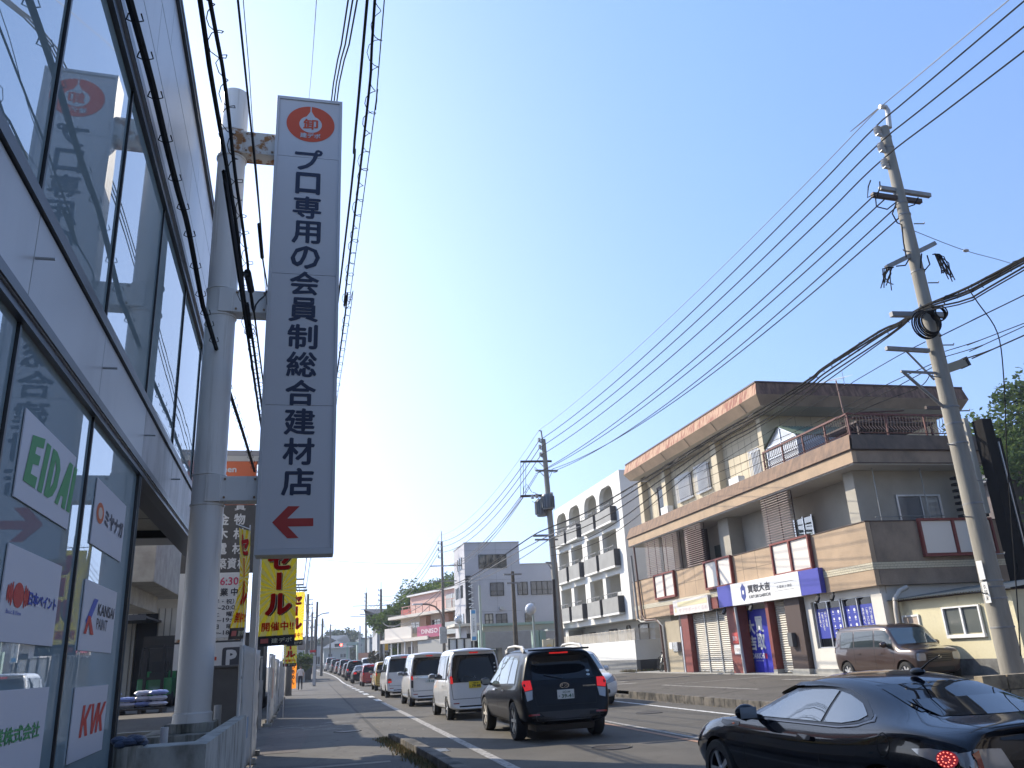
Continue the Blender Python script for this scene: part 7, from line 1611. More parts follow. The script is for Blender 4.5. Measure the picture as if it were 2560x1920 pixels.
cb4, _ = lcable('thinner black cable with a long splice, between the column and the signboard', [z1(1315, 0), z1(1365, 480), z1(1410, 920), z1(1440, 1240), z1(1452, 1425), z1(1475, 1610), z2(1560, 200), z2(1608, 560)], -.9, .013, fwd=(-1.7, 51.5, 7.6))
lcable('hair thin wire running beside the spliced cable', [z1(1345, 0), z1(1378, 400), z1(1400, 730), z1(1440, 1200), z1(1465, 1560)], -.88, .005, fwd=(-1.7, 51.5, 8.3), ma=M['wire'])
for (nm, px, X, r), par_ in zip((('black cable splice sleeve above the middle bracket arm', [z1(1368, 1505), z1(1388, 1605)], -1.0, .05), ('long black splice sleeve right of the column', [z1(1433, 1240), z1(1450, 1425)], -.9, .028), ('black splice sleeve crossing the middle bracket arm', [z2(1515, 150), z2(1540, 350)], -1.0, .035)), (cb3, cb4, cb3)):
    q_ = cable(nm, [uX(x, y, X) for x, y in px], r, None, name='splice_sleeve', n=8)[0]; q_.parent = par_; del q_['category']
cable('hair thin wire going up from behind the signboard top', [uY(*z1(1768, -250), 6), uY(*z1(1750, 0), 9), uY(*z1(1724, 375), 14), uY(*z1(1708, 560), 18), uY(*z1(1700, 700), 22)], .006, GL, M['wire'])
GT = 'parallel cables passing behind the top right corner of the signboard'
for k, (xa, xb) in enumerate(((1925, 1850), (1950, 1870), (1975, 1890))):
    a, b_ = uZ(*z1(xa, 0), 10.5), uZ(*z1(xb, 566), 11.0); b_ = a + (b_ - a).normalized() * 9; P = [ext(a, b_, 22), ext(a, b_, 9), a, b_, Vector((-1.55 + .2 * k, 51.8, uY(760, 1450, 52).z + .2))]
    cable(f'{["leftmost", "middle", "rightmost"][k]} of three parallel cables above the signboard corner', P, .014, GT)
a, b_, c = uZ(*z1(2030, 0), 9.6), uZ(*z1(1960, 780), 9.7), uZ(*z1(1885, 1530), 9.9); cb9, pw9 = cable('thick black cable close along the right edge of the signboard', [ext(a, b_, 20), ext(a, b_, 8), a, b_, c, Vector((-.6, 51.8, uY(765, 1465, 52).z))], .022)
a, b_, c, d = uZ(*z1(2072, 0), 8.0), uZ(*z1(2030, 600), 8.0), uZ(*z1(1905, 1659), 8.1), uZ(*z2(2080, 510), 8.2); cb10, pw10 = cable('black cable spiralled with wire, rightmost beside the signboard', [ext(a, b_, 20), ext(a, b_, 8), a, b_, c, d, Vector((-.45, 51.8, uY(768, 1478, 52).z))], .017)
cable('thin messenger wire beside the spiralled cable', [p + Vector((.10, 0, .05)) for p in (ext(a, b_, 20), a, b_, c, d)] + [Vector((-.4, 51.8, uY(768, 1478, 52).z))], .007)
loops(pw10, .06, .005, .42, -3, 26, (.03, 0, 0)).build('wire_loops', M['cable'], cb10, fix=False)
WN = ['topmost', 'second highest', 'third highest', 'third lowest', 'second lowest', 'bottom']
for k, (x, y) in enumerate(((690, 360), (760, 430), (830, 470), (855, 500), (760, 870), (800, 965))):
    a = f4_(x, y, 52); b_ = f4_(884 if k % 2 else 940, 640 + 50 * k, 95); cable(f'{WN[k]} wire of the tangle leaving the wide armed left pole', bend_pts(a, b_, .9 + .15 * k), .02, 'tangle of cables between the left roadside poles', M['wire'])
    b2_ = f4_(930 + 8 * k, 800 + 40 * k, 118); cable(f'{WN[k]} wire between the second and third left roadside poles', bend_pts(b_, b2_, .5), .025, 'tangle of cables between the left roadside poles', M['wire'])
for k in range(3): cable(f'{WN[k]} thin wire reaching the short pole before the wooded knoll', bend_pts(f4_(1075, 880 + 30 * k, 105), f4_(1178, 950 + 12 * k, 175), .9), .025, 'tangle of cables between the left roadside poles', M['wire'])
cable('hair thin wire sagging across the street between the poles', bend_pts(uY(808, 1400, 60), uY(1060, 1409, 70), .1), .010, None, M['wire'])
# right side: high lines
GR = 'power lines above the right roadside'
ends1 = [K(292, 252), K(312, 345), K(332, 432)]; ends2 = [P2_(262, 288), P2_(272, 383), P2_(284, 492)]; ends3 = [uY(*gg(648, y), 70) for y in (462, 520, 580)]; offs = [(590, 0), (740, 0), (897, 0)]
nmz = ['highest', 'middle', 'lowest']
ends4 = [uY(*hh_(1012, y), 104) for y in (-120, -70, -20)]
for k in range(3):
    a = uX(*kk(*offs[k]), 10.7); P = [ext(a, ends1[k], 26), ext(a, ends1[k], 10), a] + bend_pts(ends1[k], ends2[k], .45)
    cable(f'{nmz[k]} of the three high power lines on the big right pole', P, .015, GR)
    cable(f'{nmz[k]} power line from the transformer pole toward the lamp arm pole', bend_pts(ends2[k], ends3[k], 1.15), .022, GR, M['wire']); cable(f'{nmz[k]} power line in the span beyond the lamp arm pole', bend_pts(ends3[k], uY(954.5, 1490 + 9 * k, 104), 1.5), .025, GR, M['wire'])
    cable(f'{nmz[k]} power line in the farthest span on the right', bend_pts(uY(954.5, 1490 + 9 * k, 104), uY(914, 1497 + 8 * k, 138), 1.3), .03, GR, M['wire'])
a = K(310, 152); cable('thin earth wire over the big right pole', [ext(uX(*kk(492, 0), 10.7), a, 26), uX(*kk(492, 0), 10.7)] + bend_pts(a, P2_(262, 150), .35) + bend_pts(P2_(258, 150), uY(*gg(655, 395), 70), 1.0)[1:] + bend_pts(uY(*gg(655, 395), 70), uY(953, 1476, 104), 1.3)[1:], .009, GR, M['wire'])
for k, ((x, y), (u, v)) in enumerate(zip(((265, 650), (335, 660), (400, 702), (412, 765)), ((215, 745), (245, 735), (510, 690), (440, 680)))):
    cable(f'{["uppermost", "upper middle", "lower middle", "bottom"][k]} of the four low voltage lines at the big right pole', bend_pts(K(x, y), P2_(u, v), .5 + .05 * k), .014, GR)
    cable(f'{["uppermost", "upper middle", "lower middle", "bottom"][k]} low voltage line beyond the transformer pole', bend_pts(P2_((5, 45, 215, 245)[k], (1060, 1060, 760, 745)[k]), uY(*gg((620, 650, 760, 810)[k], 728), 70), 1.0), .018, GR, M['wire'])
    a = K((590, 560, 590, 590)[k], (905, 1000, 1300, 1300)[k])
GB = 'bundle of telephone cables along the right roadside'
base = [kk(1106, 985), kk(800, 1145), kk(540, 1258), kk(420, 1340), kk(300, 1395), kk(0, 1590), za_(1740, 180), za_(1250, 480), za_(800, 740), za_(0, 1230), gg(2212, 170), gg(1890, 300)]
offs_ = [(0, 0, .024), (0, 5, .020), (0, 12, .018), (0, 22, .016), (0, 30, .012)]
P2e = [(1377, 1318), (1377, 1326), (1377, 1334), (1375, 1345), (1378, 1356)]
for k, (dx, dy, r) in enumerate(offs_):
    n_ = len(base); P = []
    for i, (x, y) in enumerate(base):
        f_ = (1, 1.2, .4, .5, 1, 1.3, 1.3, 1.4, 1.6, 3.0, 2.8, 2.4)[i]; wv = (k % 2) * 3 * sin(i * 2.1)
        P.append(uX(x + dx, y + dy * f_ + wv, 10.62))
    P = [ext(P[0], P[1], 26), ext(P[0], P[1], 9)] + P
    _, q = cable(f'{["thickest", "second", "third", "fourth", "lowest"][k]} cable of the bundle crossing in front of the shop building', P, r, GB)
    if k == 0: pb0 = q; cb0 = _
loops(pb0, .06, .006, .30, -2, 16, (0, 0, -.02)).build('wire_loops', M['cable'], cb0, fix=False)
loops(pb0, .05, .005, .9, 16, 30, (0, 0, -.05)).build('wire_loops', M['wire'], cb0, fix=False)
for k, px in enumerate(([gg(2212, 170), gg(1890, 300), gg(1680, 400), gg(1300, 660), gg(1000, 850), gg(700, 980), gg(590, 995)], [gg(2212, 240), gg(1900, 380), gg(1700, 480), gg(1320, 690), gg(1000, 880), gg(700, 990)], [gg(2212, 290), gg(1900, 420), gg(1600, 620), gg(1300, 790), gg(1000, 920)])):
    YY = [28, 36.7, 40, 50, 58, 70, 72]; P = [uX(x, y, 10.55) for x, y in px]; cable(f'{["upper", "middle", "lower"][k]} telephone cable sagging from the transformer pole past the grey office', P, .03 - .005 * k, GB, M['cable'] if k == 0 else M['wire'])
for k, (p, q, sg2) in enumerate(((gg(690, 975), hh_(1015, 210), 1.0), (gg(690, 1000), hh_(1015, 330), 1.4), (hh_(1330, 330), hh_(1015, 290), .6))): cable(f'{["upper", "middle", "lower"][k]} sagging telephone cable before the pink building', bend_pts(uY(*p, 70), uY(*q, 104), sg2), .03, GB, M['wire'])
for k in range(4): a = uY(*hh_(1010, 210 + 14 * k), 104); cable(f'{WN[k]} telephone cable sagging between the two far right poles', bend_pts(a, uY(*hh_(806, 400 + 10 * k), 138), 1.2 + .2 * k), .03, 'telephone cables between the far right poles', M['wire'])
# service wires right of the big pole
GS = 'service wires leading off the big right pole'
X0 = 10.7
def svc(label, px, X, r=.010): P = [uX(x, y, X) for x, y in px]; cable(label, [ext(P[0], P[1], 12)] + P, r, GS)
svc('service wire rising from the coil toward the right edge', [kk(1106, 1190), kk(900, 1290), kk(640, 1418)], X0, .010)
svc('upper of the two close service wires leaving to the right', [kk(1106, 1345), kk(860, 1440), kk(670, 1500)], X0, .008); svc('lower of the two close service wires leaving to the right', [kk(1106, 1362), kk(880, 1465), kk(670, 1530)], X0, .008)
svc('service wire from the cable box toward the right edge', [kk(1106, 1412), kk(930, 1490), kk(770, 1545)], X0, .012)
cable('thin stay wire with a small white insulator right of the big pole', [K(500, 835), uY(*kk(780, 943), 12.5), uY(*kk(1106, 1040), 14), uY(2760, 760, 16)], .007, GS, M['wire'])
cable('slack wire hanging down at the right edge', [uX(*kk(795, 1150), 10.6), uX(*kk(850, 1230), 10.7), uY(*kk(960, 1400), 10.6), uY(*kk(995, 1659), 10.6), uY(2518, 1150, 10.6), uY(2536, 1400, 10.6), uY(2552, 1640, 10.6)], .010, GS)
mb = MB(); q = uY(*kk(785, 943), 12.5); mb.sphere(q, .05, 10, (1.4, 1, .7)); tag(mb.build('stay_insulator', ins_m, smooth=True), 'small white insulator on the stay wire right of the big pole', 'insulator')
for k, (p, q) in enumerate(((kk(560, 1450), (2060 + 180 * .452, 200 + 1659 * .452)), )): pass
for k, px in enumerate(([kk(560, 1448), kk(420, 1520), kk(180, 1659), zb_(340, 170), zb_(180, 260), zb_(0, 365)], [zb_(915, 25), zb_(600, 170), zb_(300, 330), zb_(0, 480)], [zb_(915, 50), zb_(620, 210), zb_(300, 370), zb_(0, 540)], [zb_(900, 100), zb_(820, 190), zb_(560, 290), zb_(250, 430), zb_(0, 580)])):
    P = [uX(x, y, lerp(10.75, 13.5, i / (len(px) - 1))) for i, (x, y) in enumerate(px)]
    P.append(uX(*[(1760, 1180), (1700, 1200), (1690, 1225), (1700, 1250)][k], 15.2)); cable(f'drop wire {["highest", "second", "third", "lowest"][k]} of four from the big pole to the shop building wall', P, .009, 'drop wires to the shop building')
# ======================= GREY OFFICE =======================
z1 = zm(0, 0, .45208); f4 = zm(600, 1380, .1929)
go = thing('office_building', 'plain grey four storey office with dark windows and a lit pale end wall', 'building', (16, 70, .1))
O = lambda name, ma, *bs, bevel=0., p=None: (lambda mb: [mb.box(*q) for q in bs] and mb.build(name, ma, p or go, True, bevel=bevel))(MB())
gw = mat('office_grey', (.44, .44, .47), .7, var=.05, scale=.8); YG = 66.
c0 = uY(*gg(928, 480), YG); c1 = uY(*gg(1532, 466), YG); c2_ = uY(*gg(1975, 700), YG)
O('wall', gw, (c0.x, c1.x, YG, 71.3, .05, c0.z)); O('wing_wall', gw, (c1.x + .005, c2_.x + 3, YG + .05, 76, .05, c2_.z))
O('roof_edge', M['steel'], (c0.x - .05, c1.x + .05, YG - .06, 71.35, c0.z + .002, c0.z + .08)); O('roof_edge', M['steel'], (c1.x + .06, c2_.x + 3, YG - .01, 76, c2_.z + .002, c2_.z + .07))
def owin(tl, br_, n_, lit=None):
    a, b_ = uY(*gg(*tl), YG), uY(*gg(*br_), YG); off = .05 if a.x > c1.x else 0.
    w = O('window', lit or glass_grey_d, (a.x, b_.x, YG - .02 + off, YG - .004 + off, b_.z, a.z))
    for i in range(n_ + 1): x = a.x + (b_.x - a.x) * i / n_; O('window_frame', frame_m, (x - .025, x + .025, YG - .07 + off, YG - .021 + off, b_.z, a.z), p=w)
    for z in (b_.z - .02, a.z, (a.z * .35 + b_.z * .65)): O('window_frame', frame_m, (a.x - .025, b_.x + .025, YG - .065 + off, YG - .021 + off, z - .02, z + .02), p=w)
glass_grey_d = mat('office_glass', (.03, .035, .04), .05, spec=.9); cur_d = mat('office_curtain', (.12, .125, .14), .2, spec=.7, var=.2, scale=3, stretch=(8, 8, .4))
owin((1090, 608), (1398, 744), 4); owin((1218, 918), (1369, 1053), 2, cur_d); owin((1518, 910), (1634, 1043), 2, cur_d); owin((1668, 902), (1920, 1034), 4, cur_d); owin((1160, 1262), (1250, 1365), 2, M['curtain']); owin((1283, 1262), (1406, 1364), 2, cur_d); owin((1604, 1252), (1698, 1350), 1)
O('seam', mat('seam_grey', (.30, .30, .32), .8), *[(c0.x + .1, c1.x, YG - .006, YG - .002, z, z + .03) for z in (5.0, 7.5, 9.9)], *[(x, x + .025, YG - .006, YG - .002, 3.0, c0.z) for x in (c0.x + 1.2, c0.x + 2.6, c0.x + 3.9)])
O('vent', M['steel'], (uY(*gg(1320, 1180), YG).x, uY(*gg(1360, 1210), YG).x, YG - .2, YG - .005, uY(*gg(1340, 1212), YG).z, uY(*gg(1340, 1180), YG).z))
def ewin(tl, br_):
    a, b_ = uX(*gg(*tl), c0.x), uX(*gg(*br_), c0.x); w = O('window', glass_grey_d, (c0.x - .02, c0.x - .004, b_.y, a.y, b_.z, a.z))
    for y in (a.y, b_.y, (a.y + b_.y) / 2): O('window_frame', frame_m, (c0.x - .06, c0.x - .021, y - .04, y + .04, b_.z, a.z), p=w)
ewin((862, 668), (908, 770)); ewin((842, 985), (876, 1090)); ewin((896, 950), (918, 1080)); ewin((862, 1280), (934, 1390))
O('awning', mat('awning_pale', (.60, .56, .48), .7), (c0.x - 1.1, c0.x + .9, YG - .9, 70, 3.95, 4.15)); O('doorway', M['dark'], (c0.x - .01, c0.x + .9, YG - .012, YG - .003, .1, 3.4))
vs_ = thing('vertical_sign', 'tall dark vertical sign with white letters on the corner of the grey office', 'sign', (c0.x + .6, YG - .3, 4))
a, b_ = uY(*gg(940, 838), YG - .25), uY(*gg(1012, 1215), YG - .25); O('sign_box', mat('sign_dark', (.025, .028, .04), .4), (a.x, b_.x, YG - .35, YG - .1, b_.z, a.z), p=vs_)
a2_, b2_ = uY(*gg(946, 1200), YG - .25), uY(*gg(1008, 1385), YG - .25); O('sign_box', mat('sign_dark_b', (.06, .06, .065), .4, var=.4, scale=3), (a2_.x, b2_.x, YG - .35, YG - .1, b2_.z, a2_.z - .02), p=vs_)
mb = MB(); P = Vector((a.x, YG - .35, b_.z)); h_ = a.z - b_.z
for i, ch in enumerate('NAVAN'):
    c = Vector((0, 0, 0)); put(mb, ch, P + EX * .62 + EZ * (h_ * (.06 + .185 * i)), EZ, -EX, 0, h_ * .13, -.0, .40, .0, .01)
mb.build('lettering', M['white'], vs_, True, fix=False)
# music school sign, fence, green gateway
ms = thing('music_school_sign', 'slim white vertical sign with a blue square at each end, before the grey office', 'sign', (c0.x + 1, 62, 0)); YM = 62.
a, b_ = uY(*gg(1000, 1212), YM), uY(*gg(1074, 1556), YM)
O('sign_board', M['white'], (a.x, b_.x, YM, YM + .15, b_.z, a.z), p=ms); skb = mat('sky_blue', (.10, .34, .62), .5)
O('blue_square', skb, (a.x + .06, b_.x - .06, YM - .01, YM - .003, a.z - (b_.x - a.x) * .72, a.z - .05), (a.x + .06, b_.x - .06, YM - .01, YM - .003, b_.z + .05, b_.z + (b_.x - a.x) * .72), p=ms)
mb = MB(); put_col(mb, 'ザ・ヤマハ音楽教室', Vector((a.x, YM, b_.z)), EX, EZ, .15, b_.x - a.x - .15, .62, a.z - b_.z - .62, .0, .006); mb.build('lettering', LD, ms, True, fix=False)
O('post', M['steel'], ((a.x + b_.x) / 2 - .05, (a.x + b_.x) / 2 + .05, YM + .16, YM + .26, .1, a.z), p=ms)
wf = thing('panel_fence', 'white panelled fence with black posts below the music school sign', 'fence', (11, 63, 0)); xa, xb = uY(*gg(760, 1540), 63).x, uY(*gg(1015, 1540), 63).x
zt = uY(*gg(850, 1540), 63).z; O('panel', M['white'], (xa, xb, 63.0, 63.05, .15, zt), p=wf)
for i in range(4): x = xa + (xb - xa) * i / 3; O('post', frame_m, (x - .06, x + .06, 62.9, 62.99, .1, zt + .05), p=wf)
O('rail', frame_m, (xa, xb, 62.93, 62.98, zt, zt + .06), (xa, xb, 62.93, 62.98, .9, .96), p=wf)
gt = thing('green_gateway', 'pale green and cream gateway beam on posts in front of the grey office', 'gateway', (14, 57, 0)); YA = 57.; ggm = mat('pale_green', (.30, .42, .36), .6)
G = lambda x, y, Y=YA: uY(*gg(x, y), Y)
O('beam', ggm, (G(1130, 1370).x, G(1975, 1345).x, YA - .1, YA + .5, G(1135, 1400).z, G(1135, 1372).z), p=gt); O('beam_face', mat('beam_cream', (.40, .40, .33), .7), (G(1135, 1370).x, G(1970, 1345).x, YA, YA + .4, G(1135, 1462).z, G(1135, 1401).z), p=gt)
for x in (1128, 1720, 1800): q = G(x, 1440); O('post', ggm, (q.x - .22, q.x + .22, YA + .05, YA + .45, .1, q.z), p=gt)
q = G(1090, 950); mb = MB(); mb.tube([(G(1118, 1600).x, YA - .3, .1), (q.x, YA - .3, q.z)], .08, 10); mb.build('flagpole', mat('pole_pale', (.45, .50, .42), .6), gt, True, smooth=True)
O('canopy', mat('canopy_pale', (.42, .46, .44), .6), (G(1790, 1430).x, G(1975, 1425).x + 1.5, YA - 1.5, YA - .2, G(1790, 1455).z, G(1790, 1438).z), p=gt); O('shop_front', glass_grey_d, (G(1370, 1580).x, G(1650, 1580).x, 65.7, 65.76, .1, 2.2), p=go); O('shop_wall', mat('lower_wall', (.30, .29, .28), .8, var=.1), (c0.x + 1, c2_.x + 3, 65.8, 65.98, .1, 3.4))
def globe(label, X, Y, z):
    t = thing('globe_lamp', label, 'street lamp', (X, Y, .1), 0, 'white globe street lamps'); mb = MB(); mb.tube([(X, Y, .1), (X + .0, Y, z - .25)], .055, 10); mb.build('post', mat('lamp_green', (.38, .44, .40), .5), t, True, smooth=True)
    mb = MB(); mb.sphere((X - .12, Y, z), .28, 20, (1, 1, 1.05)); mb.build('lamp_globe', mat('globe_white', (.60, .62, .64), .15, coat=.5), t, True, smooth=True); mb = MB(); mb.tube([(X, Y, z - .25), (X + .16, Y, z - .05), (X + .1, Y, z + .3), (X - .1, Y, z + .36)], .025, 8); mb.build('bracket', M['steel'], t, True)
q = uX(*gg(1690, 1205), 10.95); globe('globe street lamp in front of the grey office, near the timber pole', q.x, q.y, q.z)
q = uX(*gg(880, 1320), 10.95); globe('globe street lamp in front of the pale end wall of the grey office', q.x, q.y, q.z)
# low terrace behind the queue: advert wall in front of the apartments' left end
lw = thing('mural_wall', 'low cream wall with a faded yellow picture left of the transformer pole', 'wall', (13, 50, 0)); a, b_ = uY(*gg(1800, 1545), 52), uY(*gg(1960, 1630), 52)
O('wall', mat('mural_cream', (.55, .50, .38), .8, c2=(.60, .42, .12), scale=1.6, thr=(.38, .46)), (a.x, b_.x, 52, 52.15, .1, a.z), p=lw)
# ======================= PINK BUILDING =======================
def facade_frame(p, q):
    d = (q - p); d.z = 0; L = d.length; d.normalize(); n_ = Vector((d.y, -d.x, 0)); return d, n_, L
pn, pf = uZ(*gg(830, 975), 8.1), uZ(*gg(335, 1075), 8.1)
d, n_, L = facade_frame(pf, pn)
if n_.dot(Vector((0, 0, 0)) - pn) < 0: n_ = -n_
pk = thing('pink_building', 'two storey pink shop with white awning band, balcony and magenta sign', 'building', (pf.x, pf.y, rise(pf.y)))
z0p = rise(pf.y) - .3
def pb(name, ma, u0, u1, v0, v1, o0, o1, p=None, root=None):
    base_, dd, nn = (pf, d, n_)
    vs = []
    for u in (u0, u1):
        for o in (o0, o1):
            for v in (v0, v1): w_ = base_ + dd * u + nn * o; vs.append((w_.x, w_.y, v))
    mb = MB(); mb.add(vs, [(0, 1, 3, 2), (4, 6, 7, 5), (0, 4, 5, 1), (2, 3, 7, 6), (0, 2, 6, 4), (1, 5, 7, 3)]); return mb.build(name, ma, p or pk, True)
pink = mat('pink_wall', (.62, .40, .34), .8, var=.06); pcream = mat('pink_cream', (.60, .52, .42), .8); L2 = L + 3
zt = 8.1; zm_ = 5.9
pb('wall', pink, 0, L2, zm_ + .3, zt, -8, 0); pb('wall', pcream, -2.5, L2, z0p, zm_ + .2, -8, 0); pb('roof_edge', M['white'], -.3, L2, zt, zt + .15, -8, .3)
for i in range(2): pb('roof', mat('roof_dark', (.12, .11, .11), .8), -.2, L2, zt + .151, zt + .25, -7.8, .1) if i == 0 else None
pb('ledge', mat('ledge_white', (.68, .62, .54), .7), -3.2, L2, zm_ + .0, zm_ + .29, .0, 1.2); pb('ledge', mat('ledge_white', (.6, .6, .6), .7), -4.4, L2 - 6, 3.5, 3.85, 0, 1.6)
rl_ = mat('rail_pink', (.45, .25, .20), .6)
for k in range(int(L2 / 1.6)): pb('rail_post', rl_, .2 + k * 1.6, .26 + k * 1.6, zm_ + .3, zm_ + 1.1, 1.0, 1.06)
pb('hand_rail', rl_, 0, L2, zm_ + 1.1, zm_ + 1.16, 1.0, 1.06)
for k, (u0, u1) in enumerate(((8.3, 10.9), (14.2, 16.4))): w = pb('window', M['curtain'], u0, u1, zm_ + .45, zm_ + 1.75, .001, .03); pb('window_frame', M['alu'], (u0 + u1) / 2 - .04, (u0 + u1) / 2 + .04, zm_ + .45, zm_ + 1.75, .031, .06, p=w)
for k, (u0, u1) in enumerate(((.2, 2.2), (5.2, 7.0), (10.4, 13.0))): w = pb('window', M['curtain'] if k != 1 else glass_grey_d, u0, u1, 4.3, 5.4, .001, .03); pb('window_frame', M['white'], (u0 + u1) / 2 - .04, (u0 + u1) / 2 + .04, 4.3, 5.4, .031, .06, p=w)
for k, u0 in enumerate((3.3, 8.2)): pb('wall_bay', mat('bay_orange', (.45, .25, .16), .8), u0, u0 + 1.5, 4.0, 5.85, .001, .5)
pb('balcony_board', mat('board_cream', (.72, .66, .58), .6), -3.6, 3.2, 3.86, 5.0, 1.3, 1.42)
sgp = thing('magenta_sign', 'magenta sign board with worn white lettering on the pink building', 'sign', (pf.x, pf.y, 4))
mg = mat('magenta', (.40, .07, .14), .5)
o = pb('sign_board', mg, 4.6, 10.2, 3.7, 4.8, 1.3, 1.45, p=sgp); P = pf + d * 4.6 + n_ * 1.45; P.z = 3.7
mb = MB(); put(mb, 'DINISO', P, d, EZ, 1.0, 4.6, .35, .8, .03, .01); mb.build('lettering', mat('worn_pink', (.75, .62, .62), .6), sgp, True, fix=False)
pb('side_sign', mat('sign_pale', (.45, .47, .45), .6), 10.4, 15.5, 3.8, 4.9, 1.3, 1.4); pb('fascia', mat('fascia_grey', (.36, .35, .32), .7), 4.6, L2, 2.1, 3.45, 1.2, 1.4)
for (u0, u1) in ((5.5, 9.0), (9.6, 12.5), (-.6, .6), (1.6, 2.6)): pb('shop_front', M['dark'] if u0 > 5 else brown_d, u0, u1, z0p + .5, 2.0 if u0 > 5 else 3.0, .001, .05)
for k in range(4): pb('awning_post', M['white'], -2.2 + k * 1.7, -2.08 + k * 1.7, z0p, 3.5, 1.2, 1.32)
pb('roof_ac', mat('red_tank', (.40, .08, .06), .6), -2.4, .2, zm_ + .3, zm_ + 1.0, -2, 0)
# ======================= FAR HOUSES =======================
def house(name, label, px0, px1, ytop, Y, depth, wallm, roofm, kind='gable', base=None, win=(), cat='house', over=.4, dpx=None):
    a, b_ = uY(px0, ytop, Y), uY(px1, ytop, Y); zb5 = rise(Y) - .3; t = thing(name, label, cat, ((a.x + b_.x) / 2, Y, zb5)); z = a.z
    mb = MB(); mb.box(a.x, b_.x, Y, Y + depth, zb5, z); mb.build('wall', wallm, t, True)
    mb = MB(); xm = (a.x + b_.x) / 2; w_ = (b_.x - a.x)
    if kind == 'gable': h = w_ * .2; mb.add([(a.x - over, Y - over, z - .1), (b_.x + over, Y - over, z - .1), (b_.x + over, Y + depth + over, z - .1), (a.x - over, Y + depth + over, z - .1), (xm, Y - over, z + h), (xm, Y + depth + over, z + h)], [(0, 1, 4), (2, 3, 5), (0, 4, 5, 3), (1, 2, 5, 4), (3, 2, 1, 0)])
    elif kind == 'hip': h = depth * .22; mb.add([(a.x - over, Y - over, z), (b_.x + over, Y - over, z), (b_.x + over, Y + depth + over, z), (a.x - over, Y + depth + over, z), (a.x + depth * .4, Y + depth / 2, z + h), (b_.x - depth * .4, Y + depth / 2, z + h)], [(0, 1, 5, 4), (2, 3, 4, 5), (1, 2, 5), (3, 0, 4), (3, 2, 1, 0)])
    else: mb.box(a.x - over * .3, b_.x + over * .3, Y - over * .3, Y + depth, z + .002, z + .25)
    mb.build('roof', roofm, t, True)
    for (x0, y0, x1, y1, ma) in win:
        p, q = uY(x0, y0, Y), uY(x1, y1, Y); mb = MB(); mb.box(p.x, q.x, Y - .06, Y - .005, q.z, p.z); w = mb.build('window', ma, t, True); mb = MB(); mb.box((p.x + q.x) / 2 - .04, (p.x + q.x) / 2 + .04, Y - .1, Y - .061, q.z, p.z); mb.box(p.x - .05, q.x + .05, Y - .1, Y - .061, q.z - .08, q.z); mb.build('window_frame', M['alu'], w, True)
    return t
hw = mat('house_grey', (.40, .41, .43), .8, var=.05); rf = mat('roof_tile', (.09, .09, .10), .6, var=.2, scale=4); rg_ = mat('roof_green', (.07, .12, .10), .6)
H_ = hh_
house('grey_house', 'tall narrow grey house with a low dark roof beyond the pink building', *[v[0] for v in (H_(965, 0), H_(1200, 0))], H_(0, 330)[1], 112, 9, hw, rf, 'hip', win=((*H_(1050, 365), *H_(1125, 425), cur_d), (*H_(1150, 530), *H_(1195, 610), cur_d)))
house('green_roof_house', 'small house with a steep green roof beside the grey house', H_(1180, 0)[0], H_(1330, 0)[0], H_(0, 455)[1], 108, 8, mat('house_dark', (.17, .16, .15), .8), rg_, 'gable', win=((*H_(1185, 690), *H_(1300, 740), cur_d),))
yb_ = thing('yellow_sign', 'upright yellow sign board standing before the grey house', 'sign', (8, 100, 0)); a, b_ = uY(*H_(1080, 560), 100), uY(*H_(1128, 745), 100)
O('sign_board', mat('bright_yellow', (.75, .45, .03), .5), (a.x, b_.x, 100, 100.15, b_.z, a.z), p=yb_); O('post', M['steel'], (a.x - .15, a.x - .02, 100, 100.12, .1, a.z + .6), p=yb_)
os_ = thing('orange_sign', 'orange red shop sign board with blue writing near the end of the queue', 'sign', (8, 118, 0)); a, b_ = uY(*H_(895, 765), 118), uY(*H_(985, 900), 118)
O('sign_board', mat('orange_red', (.42, .12, .06), .6), (a.x, b_.x, 118, 118.2, .3, a.z), p=os_); mb = MB(); put_col(mb, 'お米', Vector((a.x, 118, 1)), EX, EZ, .5, b_.x - a.x - .35, a.z - 3.6, a.z - 1.5, .03, .01); mb.build('lettering', mat('ink_bl', (.10, .10, .35), .6), os_, True, fix=False)
O('side_board', mat('pale_orange', (.55, .30, .22), .6), (a.x - 1.9, a.x - .05, 118.3, 118.4, .3, a.z - .1), p=os_)
hz = mat('far_grey', (.30, .32, .34), .85, var=.08); hz2 = mat('far_pale', (.42, .43, .43), .85); rz_ = mat('far_roof', (.14, .16, .18), .7, var=.1)
house('far_house', 'dark roofed far building closing the street, left of the traffic light', H_(-280, 0)[0], H_(130, 0)[0], H_(0, 700)[1], 170, 10, hz2, rz_, 'flat', win=((*H_(60, 840), *H_(110, 950), M['dark']), (*H_(-200, 850), *H_(-130, 930), M['dark'])))
house('far_house', 'two storey far building with a dark glazed upper floor behind the left roadside poles', 740, 792, 1597, 150, 12, hz2, rz_, 'flat', win=((745, 1603, 788, 1624, glass_grey_d),))
house('far_house', 'wide low far building with a pale gable wall under the wooded knoll', H_(175, 0)[0], H_(560, 0)[0], H_(0, 720)[1], 205, 14, hz2, rz_, 'hip', over=.8, win=((*H_(240, 800), *H_(300, 850), cur_d), (*H_(420, 800), *H_(500, 850), cur_d)))
house('far_house', 'far green grey building right of the wooded knoll', H_(700, 0)[0], H_(860, 0)[0], H_(0, 590)[1], 190, 14, mat('far_green', (.26, .33, .31), .85), rz_, 'flat', win=((*H_(720, 650), *H_(760, 690), cur_d), (*H_(820, 640), *H_(850, 670), cur_d)))
